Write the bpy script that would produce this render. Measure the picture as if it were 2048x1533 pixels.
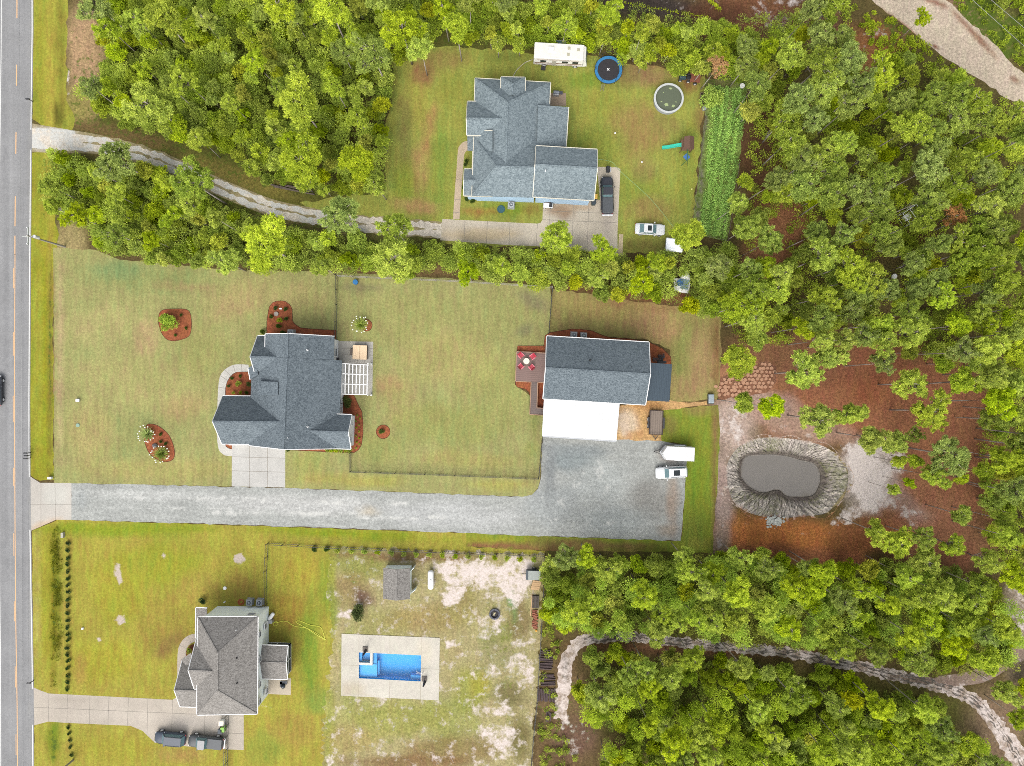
import bpy, math, random
import numpy as np
from mathutils import Vector, Matrix
from mathutils.geometry import delaunay_2d_cdt
R = math.radians
for o in list(bpy.data.objects): bpy.data.objects.remove(o)
sc = bpy.context.scene
COL = sc.collection
# ------------------------------------------------ camera, sky, sun, exposure
H = 113.0          # flying height of the camera above the lawns, metres
F = 1426.0         # focal length in photo pixels (photo is 2048 wide)
cam = bpy.data.cameras.new('Camera'); cam.sensor_width = 36; cam.lens = F / 2048 * 36
cam.clip_start = 0.5; cam.clip_end = 6000
co = bpy.data.objects.new('Camera', cam); COL.objects.link(co); co.location = (0, 0, H); sc.camera = co
SUN_EL, SUN_AZ = R(50), R(195)     # azimuth from north (+Y), clockwise
w = bpy.data.worlds.new('World'); sc.world = w; w.use_nodes = True
nt = w.node_tree; bg = nt.nodes['Background']
sky = nt.nodes.new('ShaderNodeTexSky'); sky.sky_type = 'NISHITA'; sky.sun_disc = False
sky.sun_elevation = SUN_EL; sky.sun_rotation = SUN_AZ; sky.air_density = 1.0; sky.dust_density = 4.0; sky.ozone_density = 1.0
hs = nt.nodes.new('ShaderNodeHueSaturation'); hs.inputs['Saturation'].default_value = 0.3
nt.links.new(sky.outputs[0], hs.inputs['Color']); nt.links.new(hs.outputs[0], bg.inputs[0]); bg.inputs[1].default_value = 0.15
sl = bpy.data.lights.new('Sun', 'SUN'); sl.energy = 1.1; sl.angle = R(60); sl.color = (1, .96, .9)
so = bpy.data.objects.new('Sun', sl); COL.objects.link(so); so.location = (0, 0, 60)
sd = Vector((math.sin(SUN_AZ) * math.cos(SUN_EL), math.cos(SUN_AZ) * math.cos(SUN_EL), math.sin(SUN_EL)))
so.rotation_euler = (-sd).to_track_quat('-Z', 'Y').to_euler()
sc.view_settings.view_transform = 'Standard'; sc.view_settings.look = 'None'
sc.view_settings.exposure = 1.17; sc.view_settings.gamma = 1
sc.render.engine = 'CYCLES'
sc.cycles.max_bounces = 8; sc.cycles.diffuse_bounces = 6; sc.cycles.glossy_bounces = 2
sc.cycles.transmission_bounces = 6; sc.cycles.transparent_max_bounces = 6
sc.cycles.use_denoising = False; sc.cycles.filter_width = 0.9

# ------------------------------------------------ helpers
K = 1.92
def lin(v):
    v /= 255.0
    return v / 12.92 if v <= .04045 else ((v + .055) / 1.055) ** 2.4
def c(r, g, b, k=None):
    k = k or K
    return (lin(r) / k, lin(g) / k, lin(b) / k)
def P(px, py, z=0.0):          # survey coordinates (photo pixels) -> metres, for a point at height z
    k = (H - z) / F
    return Vector(((px - 1024) * k, (766.5 - py) * k, z))
def kids(o): return [x for x in COL.objects if x.parent == o]
KID = {}
def tag(o, label=None, cat=None, group=None, kind=None):
    if label: o['label'] = label
    if cat: o['category'] = cat
    if group: o['group'] = group
    if kind: o['kind'] = kind
    return o
def thing(name, label, cat, loc=(0, 0, 0), rot=0, group=None):
    o = bpy.data.objects.new(name, None); COL.objects.link(o); o.empty_display_size = .3
    o.location = loc; o.rotation_euler = (0, 0, rot)
    return tag(o, label, cat, group)
def link(name, me, parent=None):
    o = bpy.data.objects.new(name, me); COL.objects.link(o)
    if parent is not None:
        o.parent = parent; KID.setdefault(parent.name, []).append(o)
    return o
def copy_tree(o, loc=None, rot=None, label=None, scale=None, parent=None, mats=None):
    n = o.copy(); COL.objects.link(n)
    if parent is not None: n.parent = parent; KID.setdefault(parent.name, []).append(n)
    if loc is not None: n.location = loc
    if rot is not None: n.rotation_euler = (0, 0, rot)
    if scale is not None: n.scale = scale
    if label: n['label'] = label
    for ch in KID.get(o.name, []): copy_tree(ch, parent=n)
    return n
class MB:
    def __init__(s): s.v = []; s.f = []
    def add(s, vs, fs):
        n = len(s.v); s.v += [tuple(v) for v in vs]; s.f += [tuple(i + n for i in f) for f in fs]; return s
    def box(s, cx, cy, z0, sx, sy, sz, rot=0, taper=1.0):
        ca, sa = math.cos(rot), math.sin(rot); vs = []
        for z, t in ((z0, 1), (z0 + sz, taper)):
            for a, b in ((-1, -1), (1, -1), (1, 1), (-1, 1)):
                x, y = a * sx / 2 * t, b * sy / 2 * t
                vs.append((cx + x * ca - y * sa, cy + x * sa + y * ca, z))
        return s.add(vs, [(3, 2, 1, 0), (4, 5, 6, 7), (0, 1, 5, 4), (1, 2, 6, 5), (2, 3, 7, 6), (3, 0, 4, 7)])
    def prism(s, poly, z0, z1):
        n = len(poly); vs = [(p[0], p[1], z0) for p in poly] + [(p[0], p[1], z1) for p in poly]
        a = sum(poly[i][0] * poly[(i + 1) % n][1] - poly[(i + 1) % n][0] * poly[i][1] for i in range(n))
        fs = [tuple(range(n, 2 * n)), tuple(range(n - 1, -1, -1))] + [(i, (i + 1) % n, (i + 1) % n + n, i + n) for i in range(n)]
        if a < 0: fs = [f[::-1] for f in fs]
        return s.add(vs, fs)
    def cyl(s, cx, cy, z0, z1, r, n=12, r1=None, cap=True):
        r1 = r if r1 is None else r1
        vs = [(cx + rr * math.cos(6.2832 * i / n), cy + rr * math.sin(6.2832 * i / n), z) for z, rr in ((z0, r), (z1, r1)) for i in range(n)]
        fs = [(i, (i + 1) % n, (i + 1) % n + n, i + n) for i in range(n)]
        if cap: fs += [tuple(range(n, 2 * n)), tuple(range(n - 1, -1, -1))]
        return s.add(vs, fs)
    def ring(s, cx, cy, z0, z1, ri, ro, n=32, wob=0):
        vs = []
        for z in (z0, z1):
            for rr in (ri, ro):
                for i in range(n):
                    q = rr * (1 + wob * math.sin(i * 2.3))
                    vs.append((cx + q * math.cos(6.2832 * i / n), cy + q * math.sin(6.2832 * i / n), z))
        fs = []
        for i in range(n):
            j = (i + 1) % n
            fs += [(2*n+i, 3*n+i, 3*n+j, 2*n+j), (i, j, n+j, n+i), (n+i, n+j, 3*n+j, 3*n+i), (j, i, 2*n+i, 2*n+j)]
        return s.add(vs, fs)
    def tube(s, pts, r, n=6, r1=None):
        pts = [Vector(p) for p in pts]; m = len(pts); vs = []
        for k, p in enumerate(pts):
            d = (pts[min(k + 1, m - 1)] - pts[max(k - 1, 0)]).normalized()
            u = d.cross(Vector((0, 0, 1)))
            if u.length < .01: u = Vector((1, 0, 0))
            u.normalize(); v = d.cross(u)
            rr = r + ((r1 if r1 is not None else r) - r) * k / max(1, m - 1)
            vs += [p + (u * math.cos(6.2832 * i / n) + v * math.sin(6.2832 * i / n)) * rr for i in range(n)]
        fs = [(k*n+i, k*n+(i+1) % n, (k+1)*n+(i+1) % n, (k+1)*n+i) for k in range(m - 1) for i in range(n)]
        fs += [tuple(range(n - 1, -1, -1)), tuple((m-1)*n+i for i in range(n))]
        return s.add(vs, fs)
    def ball(s, cx, cy, cz, rx, ry, rz, nu=12, nv=7, z0=-1.0, rng=None, wob=0):
        vs = []
        for j in range(nv + 1):
            t = math.asin(z0) + (math.pi / 2 - math.asin(z0)) * j / nv
            for i in range(nu):
                a = 6.2832 * i / nu; q = 1 + (rng.uniform(-wob, wob) if rng and j < nv else 0)
                vs.append((cx + rx * q * math.cos(t) * math.cos(a), cy + ry * q * math.cos(t) * math.sin(a), cz + rz * q * math.sin(t)))
        fs = [(j*nu+i, j*nu+(i+1) % nu, (j+1)*nu+(i+1) % nu, (j+1)*nu+i) for j in range(nv) for i in range(nu)]
        return s.add(vs, fs)
    def slab(s, pts, t):           # sloping panel: polygon in 3D thickened downward
        n = len(pts); pts = [Vector(p) for p in pts]
        nn = (pts[1] - pts[0]).cross(pts[2] - pts[0])
        if nn.z < 0: pts = pts[::-1]
        vs = pts + [p - Vector((0, 0, t)) for p in pts]
        fs = [tuple(range(n)), tuple(range(2*n - 1, n - 1, -1))] + [(i, i + n, (i + 1) % n + n, (i + 1) % n) for i in range(n)]
        return s.add(vs, fs)
    def beam(s, p, q, w, h):       # rectangular bar between two points (top at the points)
        p, q = Vector(p), Vector(q); d = q - p; u = Vector((-d.y, d.x, 0))
        if u.length < 1e-6: u = Vector((1, 0, 0))
        u = u.normalized() * w / 2; z = Vector((0, 0, h))
        vs = [p - u - z, p + u - z, p + u, p - u, q - u - z, q + u - z, q + u, q - u]
        return s.add(vs, [(0, 1, 2, 3), (7, 6, 5, 4), (0, 4, 5, 1), (1, 5, 6, 2), (2, 6, 7, 3), (3, 7, 4, 0)])
    def build(s, name, m, parent=None, world=False, smooth=False, bevel=0, origin=None):
        vs = s.v; off = None
        if world and parent is not None: off = parent.location
        if origin is not None: off = origin
        if off is not None: vs = [(a - off[0], b - off[1], z - off[2]) for a, b, z in vs]
        me = bpy.data.meshes.new(name); me.from_pydata(vs, [], s.f); me.materials.append(m)
        if smooth: me.polygons.foreach_set('use_smooth', [True] * len(me.polygons))
        me.update()
        o = link(name, me, parent)
        if origin is not None: o.location = origin
        if bevel:
            b = o.modifiers.new('bevel', 'BEVEL'); b.width = bevel; b.segments = 2; b.limit_method = 'ANGLE'; b.angle_limit = R(40)
        return o

# ------------------------------------------------ materials
def newmat(name):
    m = bpy.data.materials.new(name); m.use_nodes = True; nt = m.node_tree
    return m, nt, nt.nodes['Principled BSDF']
def N(nt, typ, **kw):
    n = nt.nodes.new(typ)
    for k, v in kw.items():
        if k in n.inputs: n.inputs[k].default_value = v
        else: setattr(n, k, v)
    return n
def mixc(nt, fac, a, b, mode='MIX'):
    n = nt.nodes.new('ShaderNodeMix'); n.data_type = 'RGBA'; n.blend_type = mode
    for sock, v in ((n.inputs[0], fac), (n.inputs[6], a), (n.inputs[7], b)):
        if hasattr(v, 'links') or isinstance(v, bpy.types.NodeSocket): nt.links.new(v, sock)
        elif isinstance(v, tuple): sock.default_value = (*v[:3], 1)
        else: sock.default_value = v
    return n.outputs[2]
def mth(nt, op, a, b=None, cc=None, clamp=False):
    n = nt.nodes.new('ShaderNodeMath'); n.operation = op; n.use_clamp = clamp
    for i, v in enumerate((a, b, cc)):
        if v is None: continue
        if isinstance(v, bpy.types.NodeSocket): nt.links.new(v, n.inputs[i])
        else: n.inputs[i].default_value = v
    return n.outputs[0]
def noise(nt, co, scale, detail=4, rough=.6, stretch=None):
    if stretch:
        mp = N(nt, 'ShaderNodeMapping'); mp.inputs['Scale'].default_value = stretch; nt.links.new(co, mp.inputs[0]); co = mp.outputs[0]
    n = N(nt, 'ShaderNodeTexNoise', Scale=scale, Detail=detail, Roughness=rough); nt.links.new(co, n.inputs['Vector'])
    return n.outputs['Fac']
def coords(nt, world=True):
    if world: return N(nt, 'ShaderNodeNewGeometry').outputs['Position']
    return N(nt, 'ShaderNodeTexCoord').outputs['Object']
MATS = {}
def simple(name, col, rough=.6, scale=4.0, amt=.12, metal=0.0, spec=.4, bump=0, world=False):
    if name in MATS: return MATS[name]
    m, nt, b = newmat(name); co = coords(nt, world)
    n = noise(nt, co, scale, 5, .65)
    v = mth(nt, 'MULTIPLY_ADD', n, amt * 4, 1 - amt * 2)
    cm = N(nt, 'ShaderNodeVectorMath', operation='SCALE'); cm.inputs[0].default_value = col; nt.links.new(v, cm.inputs['Scale'])
    nt.links.new(cm.outputs[0], b.inputs['Base Color']); b.inputs['Roughness'].default_value = rough; b.inputs['Metallic'].default_value = metal
    b.inputs['Specular IOR Level'].default_value = spec
    if bump:
        bp = N(nt, 'ShaderNodeBump', Strength=bump, Distance=.02); nt.links.new(n, bp.inputs['Height']); nt.links.new(bp.outputs[0], b.inputs['Normal'])
    MATS[name] = m; return m
def shingle(name, dark, light, grain=3.2):
    m, nt, b = newmat(name); co = coords(nt)
    vo = N(nt, 'ShaderNodeTexVoronoi', Scale=grain * 1.5); vo.inputs['Randomness'].default_value = 1
    mp = N(nt, 'ShaderNodeMapping'); mp.inputs['Scale'].default_value = (1, 1.25, 1); nt.links.new(co, mp.inputs[0]); nt.links.new(mp.outputs[0], vo.inputs[0])
    sep = N(nt, 'ShaderNodeSeparateColor'); nt.links.new(vo.outputs['Color'], sep.inputs[0])
    n1 = noise(nt, co, 6.5, 4, .8); n2 = noise(nt, co, .25, 3, .5); n3 = noise(nt, co, 2.6, 3, .7)
    t = mth(nt, 'MULTIPLY_ADD', sep.outputs[0], .55, mth(nt, 'MULTIPLY_ADD', n1, 2.4, -1.0))
    t = mth(nt, 'ADD', t, mth(nt, 'MULTIPLY_ADD', n2, .3, -.15), clamp=True)
    t = mth(nt, 'ADD', t, mth(nt, 'MULTIPLY_ADD', n3, .5, -.25), clamp=True)
    nt.links.new(mixc(nt, t, dark, light), b.inputs['Base Color']); b.inputs['Roughness'].default_value = .9; b.inputs['Specular IOR Level'].default_value = .2
    bp = N(nt, 'ShaderNodeBump', Strength=.6, Distance=.03); nt.links.new(n1, bp.inputs['Height']); nt.links.new(bp.outputs[0], b.inputs['Normal'])
    return m
def stripes(name, col, dark, period, axis=0, duty=.12, rough=.5, rot=0.0, metal=0):
    m, nt, b = newmat(name); co = coords(nt)
    mp = N(nt, 'ShaderNodeMapping'); mp.inputs['Rotation'].default_value = (0, 0, rot); nt.links.new(co, mp.inputs[0])
    sp = N(nt, 'ShaderNodeSeparateXYZ'); nt.links.new(mp.outputs[0], sp.inputs[0])
    f = mth(nt, 'FRACT', mth(nt, 'DIVIDE', sp.outputs[axis], period))
    t = mth(nt, 'LESS_THAN', f, duty); n = noise(nt, co, 2.0, 5, .7)
    cc = mixc(nt, mth(nt, 'MULTIPLY', t, .8), col, dark)
    cc = mixc(nt, mth(nt, 'MULTIPLY', n, .35), cc, dark)
    nt.links.new(cc, b.inputs['Base Color']); b.inputs['Roughness'].default_value = rough; b.inputs['Metallic'].default_value = metal
    return m
def terrain(name, sandc=c(205, 190, 178), weedc=c(88, 105, 38), streak=(2.2, .22, 1), streak_amt=.3, fine=1.0, grain=2.6, hue=.1):
    """ground whose own colour varies over the plot (Col), with sand and weeds breaking through"""
    m, nt, b = newmat(name); co = coords(nt)
    at = N(nt, 'ShaderNodeAttribute', attribute_name='Col'); sa = N(nt, 'ShaderNodeAttribute', attribute_name='sand'); we = N(nt, 'ShaderNodeAttribute', attribute_name='weed')
    n1 = noise(nt, co, .22, 5, .6); n2 = noise(nt, co, grain, 6, .8); n3 = noise(nt, co, .8, 3, .5, streak); n4 = noise(nt, co, .55, 8, .72); n5 = noise(nt, co, 1.1, 8, .75)
    v = mth(nt, 'MULTIPLY_ADD', n1, .5, .75)
    v = mth(nt, 'MULTIPLY', v, mth(nt, 'MAXIMUM', mth(nt, 'MULTIPLY_ADD', n2, 3.0 * fine, 1 - 1.5 * fine), .25))
    v = mth(nt, 'MULTIPLY', v, mth(nt, 'MULTIPLY_ADD', n3, streak_amt, 1 - streak_amt / 2))
    vr = N(nt, 'ShaderNodeTexVoronoi', Scale=4.5); nt.links.new(co, vr.inputs['Vector']); sp_ = N(nt, 'ShaderNodeSeparateColor'); nt.links.new(vr.outputs['Color'], sp_.inputs[0])
    v = mth(nt, 'MULTIPLY', v, mth(nt, 'MULTIPLY_ADD', sp_.outputs[0], .5 * fine, 1 - .25 * fine))
    cm = N(nt, 'ShaderNodeVectorMath', operation='SCALE'); nt.links.new(at.outputs['Color'], cm.inputs[0]); nt.links.new(v, cm.inputs['Scale'])
    hs = N(nt, 'ShaderNodeHueSaturation'); nt.links.new(cm.outputs[0], hs.inputs['Color']); n6 = noise(nt, co, .6, 7, .7, (1.7, .5, 1)); nt.links.new(mth(nt, 'MULTIPLY_ADD', n6, hue, .5 - hue / 2), hs.inputs['Hue'])
    ws = mth(nt, 'MULTIPLY', mth(nt, 'SUBTRACT', mth(nt, 'ADD', n5, mth(nt, 'MULTIPLY_ADD', we.outputs['Fac'], .6, -.3)), .5), 9, clamp=True)
    wc = N(nt, 'ShaderNodeVectorMath', operation='SCALE'); wc.inputs[0].default_value = weedc; nt.links.new(mth(nt, 'MULTIPLY_ADD', n2, 1.6, .25), wc.inputs['Scale'])
    c1 = mixc(nt, mth(nt, 'MULTIPLY', ws, mth(nt, 'GREATER_THAN', we.outputs['Fac'], .02)), hs.outputs[0], wc.outputs[0])
    ss = mth(nt, 'MULTIPLY', mth(nt, 'SUBTRACT', mth(nt, 'ADD', n4, mth(nt, 'MULTIPLY_ADD', sa.outputs['Fac'], .62, -.31)), .5), 7, clamp=True)
    ss = mth(nt, 'MULTIPLY', ss, mth(nt, 'MULTIPLY_ADD', n2, 1.4, .25), clamp=True)
    sc_ = N(nt, 'ShaderNodeVectorMath', operation='SCALE'); sc_.inputs[0].default_value = sandc; nt.links.new(mth(nt, 'MULTIPLY_ADD', n2, .7, .62), sc_.inputs['Scale'])
    c2 = mixc(nt, mth(nt, 'MULTIPLY', ss, mth(nt, 'GREATER_THAN', sa.outputs['Fac'], .02)), c1, sc_.outputs[0])
    nt.links.new(c2, b.inputs['Base Color']); b.inputs['Roughness'].default_value = .95; b.inputs['Specular IOR Level'].default_value = .1
    bp = N(nt, 'ShaderNodeBump', Strength=.5, Distance=.08); nt.links.new(n2, bp.inputs['Height']); nt.links.new(bp.outputs[0], b.inputs['Normal'])
    return m
def leafmat(name, col, var=.25, trans=.3, hue=.05):
    m, nt, b = newmat(name)
    ti = N(nt, 'ShaderNodeAttribute', attribute_name='tint'); oi = N(nt, 'ShaderNodeObjectInfo')
    v = mth(nt, 'MULTIPLY', mth(nt, 'MULTIPLY_ADD', ti.outputs['Fac'], var * 2, 1 - var), mth(nt, 'MULTIPLY_ADD', oi.outputs['Random'], .26, .87))
    cm = N(nt, 'ShaderNodeVectorMath', operation='SCALE'); cm.inputs[0].default_value = col; nt.links.new(v, cm.inputs['Scale'])
    hs = N(nt, 'ShaderNodeHueSaturation'); nt.links.new(cm.outputs[0], hs.inputs['Color'])
    fr = mth(nt, 'FRACT', mth(nt, 'MULTIPLY', oi.outputs['Random'], 7.31))
    nt.links.new(mth(nt, 'ADD', mth(nt, 'MULTIPLY_ADD', fr, hue, .5 - hue / 2), mth(nt, 'MULTIPLY_ADD', ti.outputs['Fac'], -.02, .01)), hs.inputs['Hue'])
    fr2 = mth(nt, 'FRACT', mth(nt, 'MULTIPLY', oi.outputs['Random'], 23.7)); nt.links.new(mth(nt, 'MULTIPLY_ADD', fr2, .2, .88), hs.inputs['Saturation'])
    df = N(nt, 'ShaderNodeBsdfDiffuse'); tr = N(nt, 'ShaderNodeBsdfTranslucent'); mx = N(nt, 'ShaderNodeMixShader'); mx.inputs[0].default_value = trans
    nt.links.new(hs.outputs[0], df.inputs[0]); nt.links.new(hs.outputs[0], tr.inputs[0])
    nt.links.new(df.outputs[0], mx.inputs[1]); nt.links.new(tr.outputs[0], mx.inputs[2])
    nt.links.new(mx.outputs[0], nt.nodes['Material Output'].inputs[0]); nt.nodes.remove(b)
    return m
def glossy(name, col, rough=.15, metal=0, coat=0):
    m, nt, b = newmat(name); b.inputs['Base Color'].default_value = (*col, 1); b.inputs['Roughness'].default_value = rough
    b.inputs['Specular IOR Level'].default_value = .25; b.inputs['Metallic'].default_value = metal; b.inputs['Coat Weight'].default_value = coat; MATS[name] = m; return m
WHITE = simple('white_paint', (.56, .56, .55), .5, 1.5, .04)
BLACKM = simple('black_metal', (.02, .02, .022), .45, 6, .1)
DARKG = simple('dark_rubber', (.03, .03, .032), .85, 8, .1)
GREYM = simple('grey_metal', (.32, .33, .34), .4, 5, .1, metal=.5)
STEEL = simple('pale_steel', (.55, .56, .57), .4, 5, .1, metal=.3)
GLASS = glossy('window_glass', (.035, .05, .055), .06)
CARGLASS = glossy('car_glass', (.09, .15, .16), .08)
DEADGL = glossy('dark_glass', (.015, .02, .022), .08)
BARK = simple('pine_bark', c(160, 150, 142, 1.3), .95, 3, .18)
BARK2 = simple('dark_bark', (.09, .07, .055), .95, 3, .2)
CONC = None

# ------------------------------------------------ ground sheets
def inpoly(pts, poly):
    x, y = pts[:, 0], pts[:, 1]; r = np.zeros(len(pts), bool); n = len(poly)
    for i in range(n):
        x0, y0 = poly[i][0], poly[i][1]; x1, y1 = poly[(i + 1) % n][0], poly[(i + 1) % n][1]
        if y0 == y1: continue
        t = (y0 > y) != (y1 > y); r ^= t & (x < (x1 - x0) * (y - y0) / (y1 - y0) + x0)
    return r
def rough_edge(poly, step, amp, seed):
    rg = random.Random(seed); out = []; n = len(poly)
    for i in range(n):
        a, b = Vector(poly[i][:2]), Vector(poly[(i + 1) % n][:2]); d = (b - a).length; k = max(1, int(d / step)) if amp > 0 else 1
        nn = Vector((-(b - a).y, (b - a).x)).normalized() if d > 0 else Vector((0, 0))
        for j in range(k):
            p = a + (b - a) * j / k
            if amp and j: p = p + nn * rg.uniform(-amp, amp)
            out.append((p.x, p.y))
    return out
def spline(pts, sub=5, closed=True):
    out = []; n = len(pts)
    for i in range(n if closed else n - 1):
        g = lambda k: Vector(pts[k % n][:2]) if closed else Vector(pts[max(0, min(n - 1, k))][:2])
        p0, p1, p2, p3 = g(i - 1), g(i), g(i + 1), g(i + 2)
        for j in range(sub):
            t = j / sub
            q = .5 * ((2 * p1) + (p2 - p0) * t + (2 * p0 - 5 * p1 + 4 * p2 - p3) * t * t + (3 * p1 - p0 - 3 * p2 + p3) * t ** 3)
            out.append((q.x, q.y))
    if not closed: out.append(tuple(pts[-1][:2]))
    return out
def ribbon(pts, w):        # px centreline + px width -> px polygon
    pts = spline(pts, 4, False); L, Rr = [], []
    ws = w if isinstance(w, (list, tuple)) else [w, w]
    for i, p in enumerate(pts):
        a, b = Vector(pts[max(0, i - 1)]), Vector(pts[min(len(pts) - 1, i + 1)]); d = (b - a).normalized(); n = Vector((-d.y, d.x))
        t = i / (len(pts) - 1) * (len(ws) - 1); k = min(int(t), len(ws) - 2); ww = ws[k] + (ws[k + 1] - ws[k]) * (t - k)
        L.append(tuple(Vector(p) + n * ww / 2)); Rr.append(tuple(Vector(p) - n * ww / 2))
    return L + Rr[::-1]
def wob(x, y):
    return (np.sin(x * .83 + y * .31 + 1) + np.sin(y * 1.07 - x * .44 + 2) + np.sin(x * .29 - y * .61) + np.sin(x * 1.9 + y * 1.6) * .6) / 3.6
def blobval(X, Y, bl):
    px, py, rx, ry, rot = bl[:5]
    cx, cy = (px - 1024) * H / F, (766.5 - py) * H / F; rx, ry = rx * H / F, ry * H / F
    a = R(-rot); dx, dy = X - cx, Y - cy
    u = (dx * math.cos(a) + dy * math.sin(a)) / rx; v = (-dx * math.sin(a) + dy * math.cos(a)) / ry
    d = np.sqrt(u * u + v * v) + wob(X * 1.3, Y * 1.3) * .22
    return np.clip((1.15 - d) / .6, 0, 1)
def sheet(name, poly_px, z, mat, base=None, blobs=(), sand=(), weed=(), step=1.0, amp=0.0, holes=(), px=True, edge=.9, bsand=0, bweed=0, seed=1, extra=None, zf=None, kind='structure'):
    poly = [P(*p)[:2] for p in poly_px] if px else [p[:2] for p in poly_px]
    poly = rough_edge(poly, edge, amp, seed)
    A = np.array(poly); x0, y0 = A.min(0); x1, y1 = A.max(0)
    vs = [Vector(p) for p in poly]; nb = len(vs); edges = [(i, (i + 1) % nb) for i in range(nb)]
    hps = []
    for h in holes:
        hp = [tuple(P(*p)[:2]) for p in h] if px else [tuple(p[:2]) for p in h]; hps.append(hp); k = len(vs); vs += [Vector(p) for p in hp]
        edges += [(k + i, k + (i + 1) % len(hp)) for i in range(len(hp))]
    if step:
        xs = np.arange(max(x0, -86) + step / 2, min(x1, 86), step); ys = np.arange(max(y0, -66) + step / 2, min(y1, 66), step)
        if len(xs) and len(ys):
            G = np.stack(np.meshgrid(xs, ys), -1).reshape(-1, 2); rg = np.random.RandomState(seed); G = G + rg.uniform(-.2, .2, G.shape) * step
            ok = inpoly(G, poly)
            for hp in hps: ok &= ~inpoly(G, hp)
            vs += [Vector((float(a), float(b))) for a, b in G[ok]]
    res = delaunay_2d_cdt(vs, edges, [], 0, 1e-5)
    V = np.array([(v.x, v.y) for v in res[0]]); Fc = np.array([f for f in res[2] if len(f) == 3])
    cen = V[Fc].mean(1); ok = inpoly(cen, poly)
    for hp in hps: ok &= ~inpoly(cen, hp)
    Fc = Fc[ok]
    T = V[Fc]; ar = (T[:, 1, 0] - T[:, 0, 0]) * (T[:, 2, 1] - T[:, 0, 1]) - (T[:, 1, 1] - T[:, 0, 1]) * (T[:, 2, 0] - T[:, 0, 0])
    Fc[ar < 0] = Fc[ar < 0][:, ::-1]
    Z = np.full(len(V), z) if zf is None else zf(V[:, 0], V[:, 1]) + z
    me = bpy.data.meshes.new(name); me.from_pydata(np.column_stack([V, Z]).tolist(), [], Fc.tolist()); me.materials.append(mat)
    X, Y = V[:, 0], V[:, 1]
    if base is not None:
        Cc = np.tile(np.array(base), (len(V), 1))
        for bl in blobs:
            m = (blobval(X, Y, bl) * (bl[6] if len(bl) > 6 else 1))[:, None]; Cc = Cc * (1 - m) + np.array(bl[5]) * m
        if extra: Cc = extra(X, Y, Cc)
        at = me.attributes.new('Col', 'FLOAT_COLOR', 'POINT'); at.data.foreach_set('color', np.column_stack([Cc, np.ones(len(V))]).astype('f').ravel())
        for nm, bls, b0 in (('sand', sand, bsand), ('weed', weed, bweed)):
            s = np.full(len(V), float(b0))
            for bl in bls: m = blobval(X, Y, bl); s = np.maximum(s, m * bl[5]) if bl[5] >= 0 else s * (1 - m * -bl[5])
            at = me.attributes.new(nm, 'FLOAT', 'POINT'); at.data.foreach_set('value', s.astype('f'))
    o = link(name, me); 
    if kind: o['kind'] = kind
    return o
# ------------------------------------------------ the ground and everything flat on it
TERR = terrain('forest_ground', sandc=c(226, 214, 206), fine=.75, hue=.06); LAWN = terrain('lawn_grass', streak_amt=.5, fine=.4, grain=2.6, hue=.18)
GRAV = terrain('gravel', sandc=c(214, 214, 208), streak_amt=.35, fine=.5, grain=2.4, hue=.03, streak=(.3, 1.8, 1))
MULCH = terrain('mulch', sandc=c(222, 200, 176), hue=.05, fine=.7, streak_amt=.05)
CONCT = terrain('concrete', sandc=c(170, 160, 150), fine=.1, hue=.03, streak_amt=.08)
SANDT = terrain('sandy_soil', weedc=c(120, 128, 56), sandc=c(232, 218, 210), fine=.6, hue=.1)
pond_water_px = [(1484,928.6),(1489.5,915.8),(1500,911),(1513,910.3),(1537,909),(1560.7,911),(1580,914),(1597,919.5),(1626.5,926.8),(1637.4,943),(1639,956),(1637.4,968.8),(1626.5,988.9),(1604.6,993.6),(1575,992.5),(1560.7,981.6),(1549.8,979.7),(1527.9,985),(1506,978),(1487.7,961.5),(1482,950.5)]
bank_px = [(1447.5,958),(1448,930),(1462,903),(1484,883),(1509.6,874),(1546,871),(1582.6,873.8),(1620,880),(1655.7,892),(1692,917.6),(1703,947),(1700,980),(1688.6,1005),(1655.7,1031),(1620,1037),(1582.6,1040),(1535,1040),(1491,1029),(1466,1012),(1454.8,990.7)]
water = spline(pond_water_px, 4); bank = spline(bank_px, 4)
POOLZ = 0.06
pool_px = [(718,1305),(842.3,1311),(841.3,1363),(718,1356.7)]
spa_px = [(718,1305),(740.5,1306),(740.2,1325.6),(718,1324.6)]
big = 2200
def far(x, y): return ((x) * F / H + 1024, 766.5 - y * F / H)
ORANGE = c(184, 118, 66); STRAW = c(158, 106, 76); DARKS = c(98, 84, 52); PINKT = c(176, 142, 112); BR = c(120, 96, 62); GREY = c(120, 108, 98)
BUSHY = c(92, 98, 38); TRAILC = c(150, 130, 112)
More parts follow.
